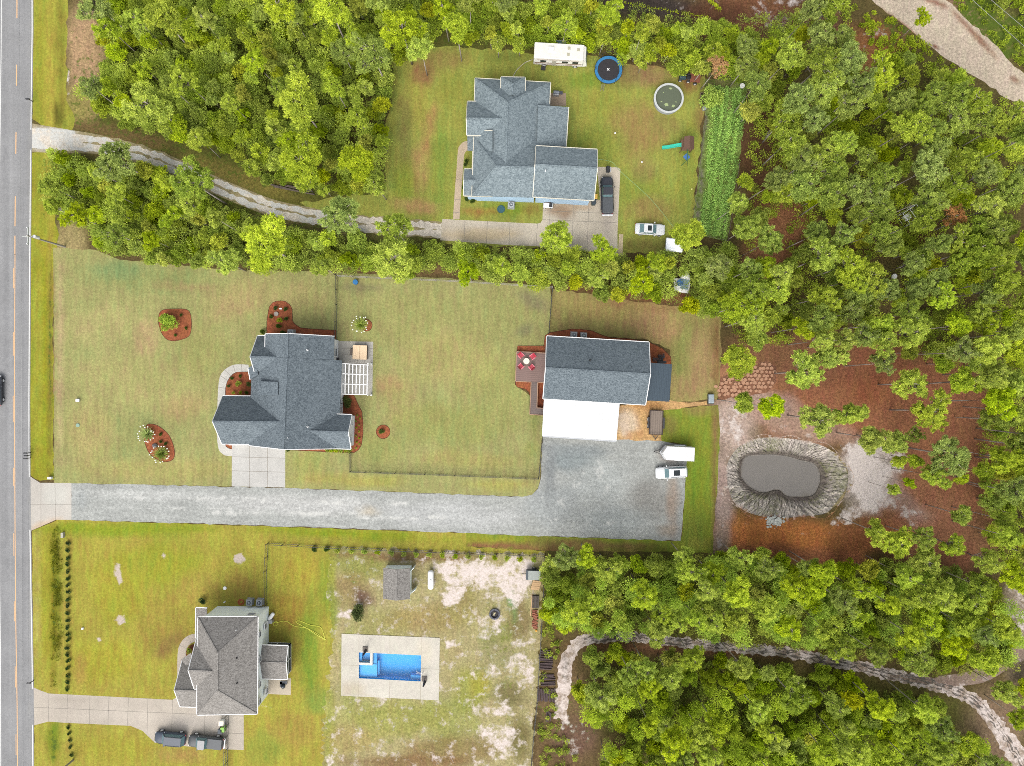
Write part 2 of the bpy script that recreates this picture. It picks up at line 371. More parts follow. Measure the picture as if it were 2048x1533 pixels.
fbl = [(400,150,420,260,0,BUSHY,.7),(500,420,560,110,5,BUSHY,.8),(900,60,420,70,0,BUSHY,.7),(1560,1200,520,110,4,BUSHY,.75),(1600,1440,460,110,4,BUSHY,.7),(1760,300,320,300,0,BUSHY,.35),
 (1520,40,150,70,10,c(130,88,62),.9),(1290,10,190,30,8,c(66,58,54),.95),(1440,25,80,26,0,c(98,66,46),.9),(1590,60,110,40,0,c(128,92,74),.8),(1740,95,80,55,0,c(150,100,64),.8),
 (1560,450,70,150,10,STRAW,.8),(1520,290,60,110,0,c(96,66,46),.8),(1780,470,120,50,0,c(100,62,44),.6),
 (1700,790,300,120,4,STRAW,1),(1760,760,90,60,0,c(150,92,60),.8),(1700,730,160,50,0,c(142,92,66),.9),(1880,830,120,130,0,STRAW,.95),(1900,960,120,140,0,c(154,104,74),.95),(1560,720,140,60,0,c(140,100,72),.9),(1490,765,60,45,10,c(180,130,98),.9),
 (1850,1050,150,90,30,c(156,108,80),.95),(1560,1075,190,46,5,ORANGE,1),(1720,1075,90,40,-20,c(150,96,62),.9),(1880,1120,80,40,0,c(144,96,70),.8),(1600,1110,190,18,5,c(142,92,64),.9),
 (1465,850,60,70,30,c(188,166,152),1),(1540,815,80,34,14,c(176,150,136),1),(1600,850,120,34,14,c(170,140,122),.9),(1445,990,22,110,0,c(172,150,138),1),(1735,950,60,80,0,c(212,200,192),.9),(1440,1080,24,40,0,c(160,138,122),.9),
 (1790,1000,90,26,28,c(170,148,138),.5),
 (1130,1400,60,90,0,c(122,100,72),.9),(1120,1500,70,60,0,c(118,96,66),.9),(1150,1480,50,50,0,c(112,84,74),.7),(1090,1200,22,130,0,c(120,108,58),.9),
 (170,110,45,130,0,c(176,146,110),1),(150,215,40,40,0,c(158,146,84),.9),(140,490,40,60,0,c(168,152,104),.9),(330,335,180,26,14,c(128,106,72),.8),(240,270,120,18,12,c(118,96,62),.9),(480,355,160,20,20,c(130,118,60),.9),(600,455,240,22,4,c(122,112,72),.8),
 (2010,60,90,60,40,c(118,120,62),.9),(1930,30,60,20,45,c(160,128,104),.9),(2035,1250,36,110,0,c(150,134,116),.9),(1990,1460,70,90,0,c(140,116,94),.8),(1420,1300,300,14,2,c(120,84,62),.8),(820,540,160,14,1,c(130,104,70),.8),(1300,590,170,14,6,c(132,86,60),.9)]
fsand = [(1580,862,110,14,8,.45),(1690,900,30,20,40,.5),(1720,960,20,60,0,.7),(1500,1045,60,8,0,.4),(1128,1440,14,50,0,.6),(1140,1500,10,30,0,.5),(1725,930,34,70,0,1.0),(1740,960,56,80,0,.8),(1780,1000,110,24,28,.55),(1700,1030,60,30,-20,.6),(1810,1040,90,16,35,.45),(1790,915,40,50,0,.6),(1465,850,60,60,30,.55),(1545,830,70,20,14,.45),(1445,1010,14,90,0,.5),(1580,30,120,60,0,.5),(1740,75,60,60,0,.42),(1400,5,120,26,0,.4),
 (2030,1240,40,110,0,.55),(2000,1440,70,60,0,.4),(1150,1480,34,60,0,.5),(1205,1405,14,40,20,.45),(170,110,34,110,0,.3),(134,170,5,60,0,.7),(1440,1090,14,22,0,.6),(1640,1070,60,8,5,.5)]
fweed = [(400,200,430,300,0,.5),(600,470,600,90,4,.5),(950,60,520,60,0,.5),(1550,1200,520,100,3,.5),(1600,1440,450,100,3,.5),(1800,300,250,250,0,.4),(1980,60,120,80,40,.7),(1800,60,60,60,30,.55),(1130,1440,80,120,0,.45),(1095,1200,16,130,0,.6),(330,340,200,30,14,.45),(600,455,260,30,4,.35),(150,215,40,40,0,.5)]
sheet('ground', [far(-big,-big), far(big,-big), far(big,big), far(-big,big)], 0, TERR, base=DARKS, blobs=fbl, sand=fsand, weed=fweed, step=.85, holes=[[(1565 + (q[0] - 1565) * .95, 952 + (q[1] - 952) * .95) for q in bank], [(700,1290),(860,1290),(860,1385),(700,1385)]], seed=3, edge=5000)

# lawns
TAN = c(160,158,101)
verge_bl = [(80,300,20,400,0,c(150,150,52),.9),(100,300,12,400,0,c(172,158,66),.8),(84,700,14,260,0,c(150,150,40),.9),(100,720,7,260,0,c(120,105,50),.7),(75,700,8,260,0,c(160,160,62),.8),(116,230,12,28,0,c(96,88,34),.9),(120,90,8,120,0,c(118,110,42),.6)]
sheet('roadside_grass', [(60,-200),(136,-200),(134,80),(132,200),(150,240),(140,268),(100,262),(64,238)], .004, LAWN, base=c(158,156,62), blobs=verge_bl, sand=[(64,120,4,200,0,.4)], weed=[(118,100,8,200,0,.45)], step=.8, amp=.25, seed=4)
sheet('roadside_grass', [(62,306),(90,305),(120,330),(106,420),(118,470),(110,520),(106,700),(108,960),(80,962),(60,950),(57,700)], .0045, LAWN, base=c(150,150,46), blobs=verge_bl, sand=[(60,600,3,300,0,.3)], weed=[(98,700,7,260,0,.6),(88,420,16,60,0,.4)], step=.8, amp=.2, seed=5)
# front and back lawn of the middle plot
lA = [(300,560,160,30,4,c(140,150,92),.7),(240,540,60,22,0,c(128,148,96),.7),(200,650,90,40,0,c(172,164,108),.7),(280,760,140,60,0,c(168,162,104),.7),(290,675,26,40,20,c(180,150,112),.6),(400,700,60,60,0,c(150,148,88),.6),(365,815,60,26,-20,c(170,146,100),.6),(250,880,120,60,0,c(146,152,92),.5),(180,870,50,70,0,c(176,160,104),.6),(118,700,6,240,0,c(186,164,122),.8),(104,700,5,250,0,c(140,106,72),.7),(330,940,180,26,0,c(172,162,98),.6),(480,600,80,40,-20,c(174,156,106),.7),(600,600,60,40,0,c(178,164,108),.6),(380,575,90,10,3,c(160,140,96),.6),
 (820,640,120,70,0,c(158,156,96),.7),(1000,640,90,60,0,c(150,150,90),.5),(900,720,120,60,10,c(168,158,100),.7),(780,770,34,20,0,c(178,146,104),.7),(800,800,40,60,0,c(168,154,98),.5),(900,850,120,50,0,c(150,154,84),.6),(1000,780,70,80,0,c(156,158,92),.6),(760,900,60,40,0,c(150,158,86),.5),(940,920,110,20,3,c(166,158,92),.6),(720,575,50,10,4,c(120,112,88),.55),(1060,600,40,16,30,c(116,104,92),.5),(1050,660,24,14,-30,c(110,106,90),.45),
 (700,960,130,14,2,c(170,162,84),.7),(620,925,44,26,0,c(156,158,84),.6),(1000,970,70,12,2,c(172,166,88),.7),(1068,845,9,50,0,c(136,142,78),.7),(1062,900,14,20,0,c(138,146,78),.6)]
sheet('lawn', [(106,496),(190,500),(240,520),(440,538),(560,542),(690,546),(880,556),(1100,572),(1104,600),(1098,672),(1080,700),(1034,700),(1030,770),(1060,792),(1060,830),(1087,831),(1084,875),(1081,950),(1076,976),(1064,990),(1045,994),(800,985),(570,976),(300,970),(108,968),(107,760)], .008, LAWN, base=TAN, blobs=lA, weed=[(220,550,60,20,0,.12),(800,600,200,30,0,.1)], step=.8, amp=.1, seed=6)
lB = [(1200,620,80,26,8,c(168,148,92),.7),(1310,650,60,40,0,c(174,136,100),.6),(1280,610,100,14,6,c(154,118,82),.6),(1390,640,40,40,0,c(148,140,84),.6),(1370,720,26,70,0,c(136,144,78),.7),(1400,720,30,60,0,c(170,140,100),.7),(1380,770,40,26,0,c(168,138,98),.6),(1432,700,8,90,0,c(132,88,62),.7)]
sheet('lawn', [(1106,578),(1180,588),(1240,598),(1330,610),(1400,620),(1440,634),(1444,700),(1436,800),(1340,806),(1341,700),(1296,680),(1098,668)], .0085, LAWN, base=c(158,146,90), blobs=lB, sand=[(1440,740,8,60,0,.3)], step=.8, amp=.2, seed=7)
lS = [(1400,820,40,14,0,c(150,130,80),.7),(1340,850,20,26,0,c(130,118,66),.7),(1432,860,8,60,0,c(140,104,76),.8),(1395,960,20,60,0,c(126,148,46),.8),(1380,1060,30,30,0,c(126,136,56),.7),(1428,980,6,130,0,c(138,112,70),.8),(1200,1090,140,10,3,c(134,104,72),.8),(900,1078,200,8,3,c(150,152,52),.8),(1400,1090,40,14,0,c(138,140,62),.7),(1090,1096,200,8,3,c(136,106,72),.8),(1080,1075,24,18,0,c(118,112,56),.6),(1000,1094,130,5,3,c(148,104,72),.8)]
sheet('lawn_strip', [(1322,820),(1413,812),(1436,810),(1440,860),(1436,960),(1428,1050),(1426,1106),(1300,1104),(1090,1102),(930,1094),(930,1066),(1100,1073),(1360,1082),(1364,1070),(1371,960),(1373,890),(1321,882)], .009, LAWN, base=c(134,146,52), blobs=lS, step=.8, amp=.12, seed=8)
# southern plot, front and back
lD = [(200,1060,160,14,2,c(132,152,36),.8),(330,1055,120,12,2,c(136,152,40),.8),(700,1068,200,12,3,c(132,150,34),.8),(96,1200,20,160,0,c(150,150,40),.6),(108,1200,10,160,0,c(122,118,26),.9),(120,1200,5,160,0,c(104,120,34),.7),(72,1200,6,200,0,c(172,164,92),.7),(240,1180,60,80,0,c(160,158,52),.7),(330,1130,80,50,0,c(150,156,46),.7),(400,1180,60,40,10,c(168,150,72),.7),(330,1260,60,60,-40,c(150,132,62),.7),(340,1290,20,40,50,c(138,112,66),.7),(200,1320,80,50,0,c(162,156,52),.7),(160,1340,14,40,0,c(166,134,70),.7),(480,1170,40,30,0,c(158,138,66),.7),(600,1140,40,50,0,c(166,152,60),.7),(580,1220,50,40,0,c(150,118,50),.55),(560,1330,26,40,0,c(136,122,50),.6),(240,1500,100,30,0,c(160,152,56),.6),(360,1510,60,20,0,c(168,140,80),.7),(420,1480,40,20,0,c(150,150,50),.5),(108,1480,14,50,0,c(110,130,30),.9),
 (620,1300,22,120,0,c(124,148,50),.8),(640,1400,40,30,0,c(120,146,66),.6),(655,1170,20,60,0,c(128,148,50),.7),(590,1460,60,40,0,c(164,142,70),.7),(530,1500,40,40,0,c(120,150,60),.4)]
sheet('south_lawn', [(64,1062),(115,1040),(143,1040),(500,1052),(800,1062),(932,1066),(932,1094),(1090,1102),(1088,1110),(690,1100),(690,1290),(690,1420),(680,1720),(62,1720),(69,1450),(67,1380),(66,1300)], .0095, LAWN, base=c(164,156,66), blobs=lD,
  sand=[(237,1150,12,26,-10,.95),(241,1241,15,14,0,.95),(200,1280,12,12,0,.9),(479,1118,15,16,0,.95),(329,1113,11,11,0,.65),(285,1500,6,6,0,.55),(184,1525,6,10,0,.6),(105,1366,9,5,15,.6),(540,1415,50,8,10,.5),(64,1200,4,160,0,.4),(640,1430,30,30,0,.35)], weed=[(108,1200,12,170,0,.55),(108,1490,14,50,0,.6),(420,1160,60,30,0,.15)], step=.8, amp=.1, seed=9)
TS = c(168,158,112)
lE = [(662,1200,14,160,0,c(150,154,60),.9),(656,1440,16,120,0,c(150,154,64),.8),(760,1250,60,40,0,c(150,148,84),.6),(760,1420,140,30,0,c(166,166,100),.6),(900,1440,60,60,0,c(142,150,78),.6),(700,1330,20,100,0,c(146,156,76),.6),(1000,1270,40,30,0,c(136,140,76),.6),(720,1130,60,40,0,c(138,140,66),.7),(700,1180,50,40,0,c(150,130,86),.7),(820,1115,150,10,2,c(132,98,70),.8),(880,1110,120,16,2,c(128,112,64),.6),(850,1240,80,30,0,c(160,140,88),.7),(920,1210,40,60,0,c(146,134,70),.5),(660,1210,20,50,0,c(136,152,70),.6),(940,1380,40,60,0,c(146,150,64),.7),(960,1370,22,26,0,c(164,156,60),.7),(1020,1390,40,30,0,c(112,104,66),.8),(1040,1240,26,50,0,c(128,112,74),.8),(1000,1310,50,30,0,c(150,144,104),.6),(800,1440,150,40,0,c(160,158,84),.8),(700,1480,60,30,0,c(168,150,90),.6),(900,1500,120,30,0,c(138,116,72),.7),(820,1525,160,16,0,c(128,96,64),.7),(1040,1480,26,50,0,c(118,110,64),.8),(730,1195,26,14,30,c(112,86,76),.8),(1022,1195,8,20,0,c(90,150,90),.8),(1030,1225,5,20,0,c(110,150,90),.6),(660,1320,20,60,0,c(186,172,124),.7),(900,1310,22,60,0,c(172,158,110),.6)]
sandE = [(940,1140,110,40,0,.7),(1030,1160,50,70,0,.72),(1040,1330,40,40,0,.62),(1000,1480,60,50,0,.6),(980,1260,40,24,0,.6),(900,1160,30,40,0,.66),(1050,1300,30,60,0,.5),(960,1420,60,60,0,.5),(740,1160,60,40,0,.42),(960,1150,90,46,0,.62),(905,1190,30,40,20,.7),(1000,1180,60,60,0,.55),(945,1230,50,30,0,.5),(690,1232,22,16,-30,.75),(735,1195,20,10,40,.6),(740,1150,12,26,0,.5),(1000,1235,30,20,0,.6),(1040,1290,30,14,0,.55),(980,1345,40,26,0,.55),(1050,1360,30,24,0,.6),(1000,1400,26,20,0,.6),(890,1340,16,60,0,.45),(760,1400,100,20,3,.5),(820,1440,140,40,0,.36),(1010,1425,30,12,0,.7),(980,1450,16,26,20,.6),(1010,1500,24,40,20,.65),(1050,1520,14,20,0,.5),(960,1530,30,20,0,.6),(655,1300,5,60,0,.6),(680,1440,40,60,0,.36),(660,1525,12,20,0,.7),(900,1290,18,14,0,.6),(620,1420,10,6,0,.5),(700,1400,60,10,0,.4)]
sheet('back_yard', [(660,1096),(1090,1108),(1084,1200),(1076,1380),(1066,1480),(1060,1720),(640,1720),(648,1420),(664,1290),(655,1200)], .0112, SANDT, base=TS, blobs=lE, sand=sandE, weed=[(720,1130,70,60,0,.5),(860,1220,140,60,0,.4),(1000,1300,70,220,0,.5),(800,1450,170,90,0,.45),(950,1150,100,60,0,.42)], holes=[[(700,1290),(860,1290),(860,1385),(700,1385)]], step=.7, amp=.5, edge=.4, seed=10, bsand=.42)
# northern plot
lC = [(830,200,36,70,8,c(168,160,76),.8),(850,150,30,26,0,c(150,108,76),.8),(810,260,18,100,0,c(134,128,72),.7),(840,330,20,70,5,c(176,146,92),.8),(860,260,14,60,12,c(178,140,88),.7),(880,330,20,100,0,c(136,154,66),.8),(810,370,26,50,0,c(140,154,56),.7),(830,412,50,16,10,c(178,142,96),.8),(900,180,30,40,0,c(148,150,66),.8),(890,120,60,22,0,c(146,124,74),.7),(1010,115,60,10,0,c(130,136,62),.8),(1010,420,60,14,0,c(120,142,44),.8),(960,424,40,10,0,c(168,130,70),.8),(1060,420,20,14,0,c(146,120,62),.6),
 (1200,210,50,50,0,c(150,152,66),.8),(1270,260,60,60,20,c(160,122,84),.6),(1290,150,60,26,0,c(150,116,86),.8),(1250,160,30,26,0,c(120,108,62),.6),(1330,250,40,26,0,c(140,120,76),.5),(1200,290,60,40,0,c(146,156,66),.8),(1280,380,60,50,0,c(144,156,66),.8),(1300,420,50,30,0,c(158,128,84),.6),(1290,340,30,30,0,c(150,126,84),.5),(1380,330,26,100,6,c(146,156,66),.8),(1380,160,24,26,0,c(136,88,62),.8),(1290,490,60,16,0,c(124,118,62),.8),(1170,160,40,20,0,c(124,148,52),.7),(1330,132,60,8,10,c(170,130,90),.6),(1400,230,10,40,0,c(130,96,66),.6)]
sheet('north_lawn', [(785,115),(850,92),(940,95),(1060,108),(1170,108),(1240,128),(1300,132),(1360,148),(1410,152),(1405,240),(1396,330),(1384,480),(1370,505),(1244,508),(1180,500),(1000,495),(884,485),(882,455),(780,448),(620,425),(600,405),(700,392),(770,382),(768,270),(782,190)], .007, LAWN, base=c(154,158,74), blobs=lC, sand=[(815,410,20,10,0,.3)], weed=[(1200,140,120,20,0,.35),(1230,100,200,20,0,.4)], step=.8, amp=.3, seed=11)
# gravel drive of the middle plot
gb = [(300,990,160,10,1,c(196,197,192),.8),(160,1000,20,24,0,c(160,164,162),.6),(600,1010,200,22,2,c(196,196,192),.8),(900,1030,160,30,2,c(190,191,188),.8),(740,1022,30,8,0,c(188,176,152),.6),(1150,920,60,30,0,c(140,148,148),.9),(1200,960,60,50,0,c(176,180,176),.8),(1300,1000,50,50,0,c(146,144,138),.8),(1100,1010,60,50,0,c(164,168,166),.8),(1345,1010,14,70,0,c(160,134,112),.6),(1340,910,22,20,0,c(160,146,138),.7),(1335,1060,26,14,0,c(156,140,122),.6),(1160,900,80,14,3,c(146,152,152),.7),(1100,940,14,60,0,c(136,140,140),.8),(1230,1040,80,30,0,c(158,164,162),.6)]
sheet('gravel_driveway', [(143,967),(300,970),(464,974),(570,976),(800,985),(1045,994),(1064,990),(1076,978),(1081,960),(1082,930),(1085,872),(1232,880),(1321,882),(1373,890),(1371,960),(1364,1060),(1361,1082),(1100,1073),(800,1061),(500,1051),(143,1040)], .013, GRAV, base=c(172,174,169), blobs=gb, sand=[(600,1003,470,7,1.5,.62),(600,1028,470,9,2,.66),(1150,1040,160,20,2,.46),(1190,960,70,60,-30,.48),(1120,1000,60,30,30,.44),(1350,900,14,30,0,.5)], bsand=.26, step=.8, amp=.12, seed=12)
sheet('clay_path', [(1237,812),(1289,803),(1340,801),(1380,806),(1414,802),(1414,810),(1385,813),(1355,819),(1326,821),(1323,883),(1320,884),(1232,881)], .0115, MULCH, base=c(204,164,112), blobs=[(1256,848,26,30,0,c(214,196,172),.8),(1300,812,40,8,0,c(178,128,78),.7),(1270,870,22,10,0,c(196,150,100),.7),(1390,808,20,5,0,c(182,146,106),.7)], sand=[(1255,850,28,32,0,.62),(1290,850,14,20,0,.4)], step=.6, amp=.12, seed=13)
# gravel lane of the northern plot
lane_c = [(62,276),(130,283),(200,290),(290,312),(370,343),(430,371),(480,392),(540,415),(600,429),(700,445),(800,455),(884,461)]
def off(pts, d):
    out = []
    for i, p in enumerate(pts):
        a, b = Vector(pts[max(0, i - 1)]), Vector(pts[min(len(pts) - 1, i + 1)]); t = (b - a).normalized(); out.append((p[0] - t.y * d, p[1] + t.x * d))
    return out
sheet('gravel_lane', ribbon(lane_c, [58, 36, 34, 34, 34, 34]), .0105, GRAV, base=c(160,148,112), blobs=[(100,278,60,26,4,c(214,210,202),1)], sand=[(100,276,70,26,4,.9)], weed=[(500,400,440,60,20,.4)], step=.5, amp=.3, seed=14)
for k, (d, wd) in enumerate(((-8, [22, 12, 10, 11, 12, 13]), (8, [24, 14, 11, 12, 13, 14]))):
    sheet('wheel_track', ribbon(off(lane_c, d), wd), .0145 + k * .001, GRAV, base=c(218,208,192), sand=[(300,340,600,200,20,.62)], weed=[(500,400,440,90,20,.12)], step=.5, amp=.28, edge=.5, seed=15 + k)
# dirt road in the north-east, sandy trail in the south-east
sheet('dirt_road', [(1715,-30),(1743,0),(1765,18),(1786,33),(1820,60),(1846,82),(1870,100),(1905,125),(1937,147),(1980,175),(2020,200),(2080,240),(2120,200),(2048,147),(2013,117),(1975,75),(1937,43),(1915,20),(1890,0),(1850,-30)], .005, SANDT, base=c(202,186,164), blobs=[(1950,70,70,7,47,c(150,110,88),.9),(1870,6,30,6,20,c(140,100,80),.9),(1870,93,10,5,40,c(128,84,62),1),(1800,46,50,4,38,c(150,104,80),.8),(2030,160,12,6,30,c(140,104,84),.8)], bsand=.25, step=.5, amp=.3, seed=18)
trail_c = [(1120,1440),(1128,1370),(1134,1320),(1165,1282),(1245,1274),(1330,1282),(1400,1290),(1480,1296),(1560,1303),(1650,1320),(1720,1334),(1790,1352),(1870,1370),(1940,1396),(1985,1440),(2020,1490),(2060,1550)]
sheet('sand_trail', ribbon(trail_c, [26, 26, 20, 19, 21, 20, 24, 24, 30, 46]), .005, SANDT, base=c(166,148,132), bsand=.62, bweed=0, blobs=[(1130,1340,8,30,0,c(84,84,80),.8)], weed=[(1500,1300,300,8,3,.12)], step=.5, amp=.35, edge=.4, seed=19)
sheet('sand_trail', ribbon([(1780,1355),(1880,1362),(1960,1352),(2010,1320),(2060,1290)], [10, 30, 44]), .0058, SANDT, base=c(150,130,116), bsand=.42, step=.6, amp=.5, seed=20)
for k, d in enumerate((-6, -1, 5)):
    sheet('wheel_rut', ribbon(off(trail_c[3:], d), 2.0), .0095 + k * .001, SANDT, base=c(112,104,96), bsand=.5, step=.4, amp=.35, edge=.5, seed=21 + k)

# concrete
def concrete(name, px, z, col, seed=1, blobs=(), joints=(), sand=(), amp=0, jc=(150,143,132)):
    sheet(name, px, z, CONCT, base=col, blobs=blobs, sand=sand, step=.7, amp=amp, seed=seed, edge=50)
    if joints:
        mb = MB()
        for a, b in joints:
            p, q = P(*a), P(*b); d = (q - p).normalized(); n = Vector((-d.y, d.x, 0)) * .03
            mb.add([(p - n)[:2] + (z + .004,), (q - n)[:2] + (z + .004,), (q + n)[:2] + (z + .004,), (p + n)[:2] + (z + .004,)], [(0, 1, 2, 3)])
        o = mb.build('concrete_joints', simple('joint', c(*jc), .9, 2, .1)); o['kind'] = 'structure'
CA = c(199,197,191); CCc = c(208,197,178)
concrete('concrete_apron', [(60,953),(72,961),(80,966),(143,966.5),(143,1040),(112,1040),(62,1062)], .017, c(200,194,184), 31, blobs=[(90,1050,40,10,-20,c(206,180,150),.8),(110,990,30,26,0,c(206,204,194),.8)], joints=[((61,1010),(143,1010)),((82,966),(82,1052)),((110,966),(111,1040))])
concrete('concrete_driveway', [(464,889),(570.5,889),(570.5,975.5),(463.5,973)], .018, CA, 32, joints=[((464,914),(571,917)),((464,942),(571,945)),((499,889),(499,974)),((535,889),(535,975))])
walk = spline([(497,730),(485,729.3),(470,729.6),(460,733),(450,739.5),(442,749),(438.5,760),(436,782),(434.5,830),(434,870),(435.5,889),(439,902),(449.6,911),(464,912.8)], 3, False) + [(464,899)] + spline([(462,898.8),(455,895),(450.5,888),(449.5,870),(450,820),(450.5,790),(451,777),(454,765),(459.5,755),(466,748.5),(473,745),(485,744.2),(499,744)], 3, False)
concrete('front_walk', walk, .0165, c(208,205,196), 33, joints=[((435,802),(451,803)),((436,775),(451,777)),((441,752),(456,762)),((466,730),(471,746)),((483,729),(484,745)),((435,870),(450,870)),((447,738),(461,752))])
concrete('patio', [(668,682.5),(746.5,684),(744.6,791),(668,790)], .017, c(192,188,178), 34, joints=[((684,710),(746,711)),((684,697),(746,698)),((700,683),(700,726)),((716,683),(715,726)),((731,684),(729,726)),((684,727),(745,728)),((738,740),(745,740)),((738,765),(745,765))])
concrete('concrete_driveway', [(884.6,438.5),(1024,445.5),(1075,447.8),(1081,446),(1085,440),(1086.5,395),(1200,400),(1194,334),(1236,335.5),(1240.8,339),(1234.8,466.5),(1235,509),(1160,502),(1071,492.6),(1024,491),(880.5,481)], .0165, CCc, 35, amp=.0, blobs=[(1125,425,30,14,10,c(166,134,104),.8),(1128,440,6,14,0,c(140,110,92),.7),(1180,480,30,14,0,c(176,166,152),.7),(1150,412,50,8,4,c(186,160,130),.8),(960,470,90,14,0,c(206,186,150),.8),(1215,420,14,60,0,c(186,176,164),.7)],
  joints=[((1086,440),(1235,446)),((1086,422),(1235,428)),((1100,404),(1099,494)),((1178,404),(1174,503)),((1147,404),(1144,500)),((930,441),(928,482)),((975,443),(973,487)),((1020,446),(1018,491)),((1075,448),(1072,492))])
concrete('concrete_pad', [(1238,468.5),(1246.5,469.2),(1244.8,513),(1236,512)], .0185, c(210,192,158), 36)
concrete('front_walk', spline([(938,282),(928,284),(920,291),(916,301),(913,340),(909,390),(906,438.5)], 3, False) + spline([(919,439),(922,390),(926,340),(928,315),(930,306),(935,301),(940,300)], 3, False), .0175, c(206,186,160), 37, joints=[((909,399),(921,400)),((912,360),(925,361)),((906,425),(919,426))])
concrete('patio', [(1095,186),(1132,187),(1132.5,212),(1095,212)], .0175, c(176,156,134), 38)
concrete('concrete_driveway', [(67,1375),(80,1381),(98,1387.5),(130,1389),(345,1400),(358,1392),(370,1380),(400,1380),(400,1420),(487.5,1427),(487.5,1500.5),(430,1498),(368,1492.5),(310,1486),(285,1462),(261,1452),(130,1446),(97,1443.5),(68.6,1451)], .0165, c(196,186,172), 39, blobs=[(400,1445,90,16,2,c(190,182,172),.8),(150,1400,60,8,2,c(180,170,156),.6),(250,1430,100,14,2,c(204,194,180),.8)], joints=[((68,1415),(487,1433)),((98,1388),(97,1443)),((135,1389),(134,1446)),((180,1391),(179,1449)),((218,1393),(216,1450)),((257,1396),(255,1452)),((296,1398),(294,1470)),((345,1400),(343,1490)),((410,1424),(408,1497)),((446,1426),(444,1499)),((410,1464),(487,1468))])
concrete('front_walk', spline([(400,1267),(388,1268),(376,1272),(366,1280),(359,1291),(355.7,1304),(354.7,1330),(354.5,1398)], 3, False) + spline([(364,1396),(368,1360),(371,1330),(372,1305),(375,1295),(381,1288),(390,1284),(400,1284)], 3, False), .0158, c(196,184,170), 40, joints=[((355,1330),(371,1331)),((359,1291),(374,1298)),((376,1272),(383,1287))])
concrete('patio', [(530,1353),(582,1357),(581.5,1390.6),(530,1388)], .017, c(202,190,170), 41)
# road
YEL = simple('road_yellow', c(236,190,140), .8, 3, .12); RWH = simple('road_white', c(232,232,228), .8, 3, .1)
ed = [(63.5,-200),(64.5,60),(62.5,200),(60.5,400),(59,600),(58,800),(58.5,950),(60,1060),(62,1180),(64.5,1330),(67,1720)]
el = [(4,-200),(2.5,100),(0,300),(-2,600),(-3,766),(-2,950),(-1,1100),(1,1300),(2.5,1720)]
ct = [(34.5,-200),(34,60),(33,200),(31.5,330),(30.2,450),(29.5,600),(29,766),(29.3,900),(30,1060),(31.5,1250),(34,1400),(36.5,1720)]
ASPH = terrain('asphalt', sandc=c(172,170,166), streak=(2.6, .02, 1), streak_amt=.3, fine=.16, hue=.02)
rp = [(p[0] + 2.6, p[1]) for p in ed] + [(p[0] - 3.5, p[1]) for p in el[::-1]]
sheet('highway_road', rp, .021, ASPH, base=c(154,154,154), blobs=[(12,760,4,900,0,c(140,140,141),.6),(48,760,5,900,0,c(142,142,143),.6),(20,760,4,900,0,c(162,162,162),.5),(62,760,3,900,0,c(168,166,160),.5)], step=.5, edge=30)
def xat(pl, y):
    for a, b in zip(pl, pl[1:]):
        if a[1] <= y <= b[1]: return a[0] + (b[0] - a[0]) * (y - a[1]) / (b[1] - a[1])
    return pl[-1][0]
def stripe(name, pl, y0, y1, wpx, dx=0, mat=RWH, z=.025, mb=None):
    m = mb or MB(); ys = np.linspace(y0, y1, max(2, int((y1 - y0) / 20)))
    for a, b in zip(ys, ys[1:]):
        q = [P(xat(pl, a) + dx - wpx/2, a), P(xat(pl, a) + dx + wpx/2, a), P(xat(pl, b) + dx + wpx/2, b), P(xat(pl, b) + dx - wpx/2, b)]
        m.add([(v.x, v.y, z) for v in q], [(3, 2, 1, 0)])
    if not mb: m.build(name, mat)['kind'] = 'structure'
stripe('edge_line', ed, -195, 260, 1.9); stripe('edge_line', ed, 300, 955, 1.9); stripe('edge_line', ed, 1060, 1378, 1.9); stripe('edge_line', ed, 1450, 1720, 1.9); stripe('edge_line', el, -195, 420, 1.5)
stripe('edge_line', el, 1100, 1720, 1.5)
stripe('yellow_centre_line', ct, 508, 1719, 1.7, .3, YEL)
mbd = MB()
for a, b in ((-4,37),(130,172),(265,308),(393,453),(472,510)): stripe('', ct, a, b, 2.0, 0, mb=mbd)
for a, b in ((537,577),(665,712),(792,845),(936,972),(1067,1112),(1203,1243),(1333,1375),(1468,1510)): stripe('', ct, a, b, 1.4, -2.4, mb=mbd)
mbd.build('yellow_dashes', YEL)['kind'] = 'structure'
# the strip of asphalt seam sealing
stripe('road_seam', [(37,-200),(40,200),(42,400),(43,766),(44,1060),(44.5,1720)], -195, 1715, .7, 0, simple('seam', c(172,172,170), .9), .0245)

# mulch beds
MC = c(160,94,64); MCD = [(0,0,1,1,0,MC,0)]
def bed(px, z=.0125, seed=1, col=MC, smooth=False):
    if smooth: px = spline(px, 4)
    o = sheet('mulch_bed', px, z, MULCH, base=col, step=.5, amp=.06, edge=.4, seed=seed, blobs=[(px[0][0], px[0][1], 30, 20, 0, c(168,100,66), .6)])
    mb = MB(); mb.tube([P(*p, .02) for p in px] + [P(*px[0], .02)], .035, 4); e = mb.build('bed_edging', simple('bed_edge', c(96, 52, 36), .9)); e['kind'] = 'structure'
bed([(317.5,631),(321,624),(329,619.5),(350,618),(368,618.5),(377,622),(381.5,631),(383,647),(382,662),(377.4,673),(365,679),(350.7,682),(338,681),(329,675),(322,664),(317,647)], seed=51, smooth=True)
bed([(294,850),(306,849),(317,852.7),(334,866),(344,882.7),(349,902.8),(347.4,917),(337,923.5),(320.6,922.5),(300.6,909.5),(290.6,889),(287.5,868)], seed=52, smooth=True)
bed([(520,690),(523,672),(533,670),(533.5,645),(535.5,630),(538.5,614),(545,606),(553,602.8),(562,602),(571,603.5),(580,610),(584.5,620),(585,642),(590,649),(601,656),(625,658.5),(672.6,661),(671.5,690)], seed=53)
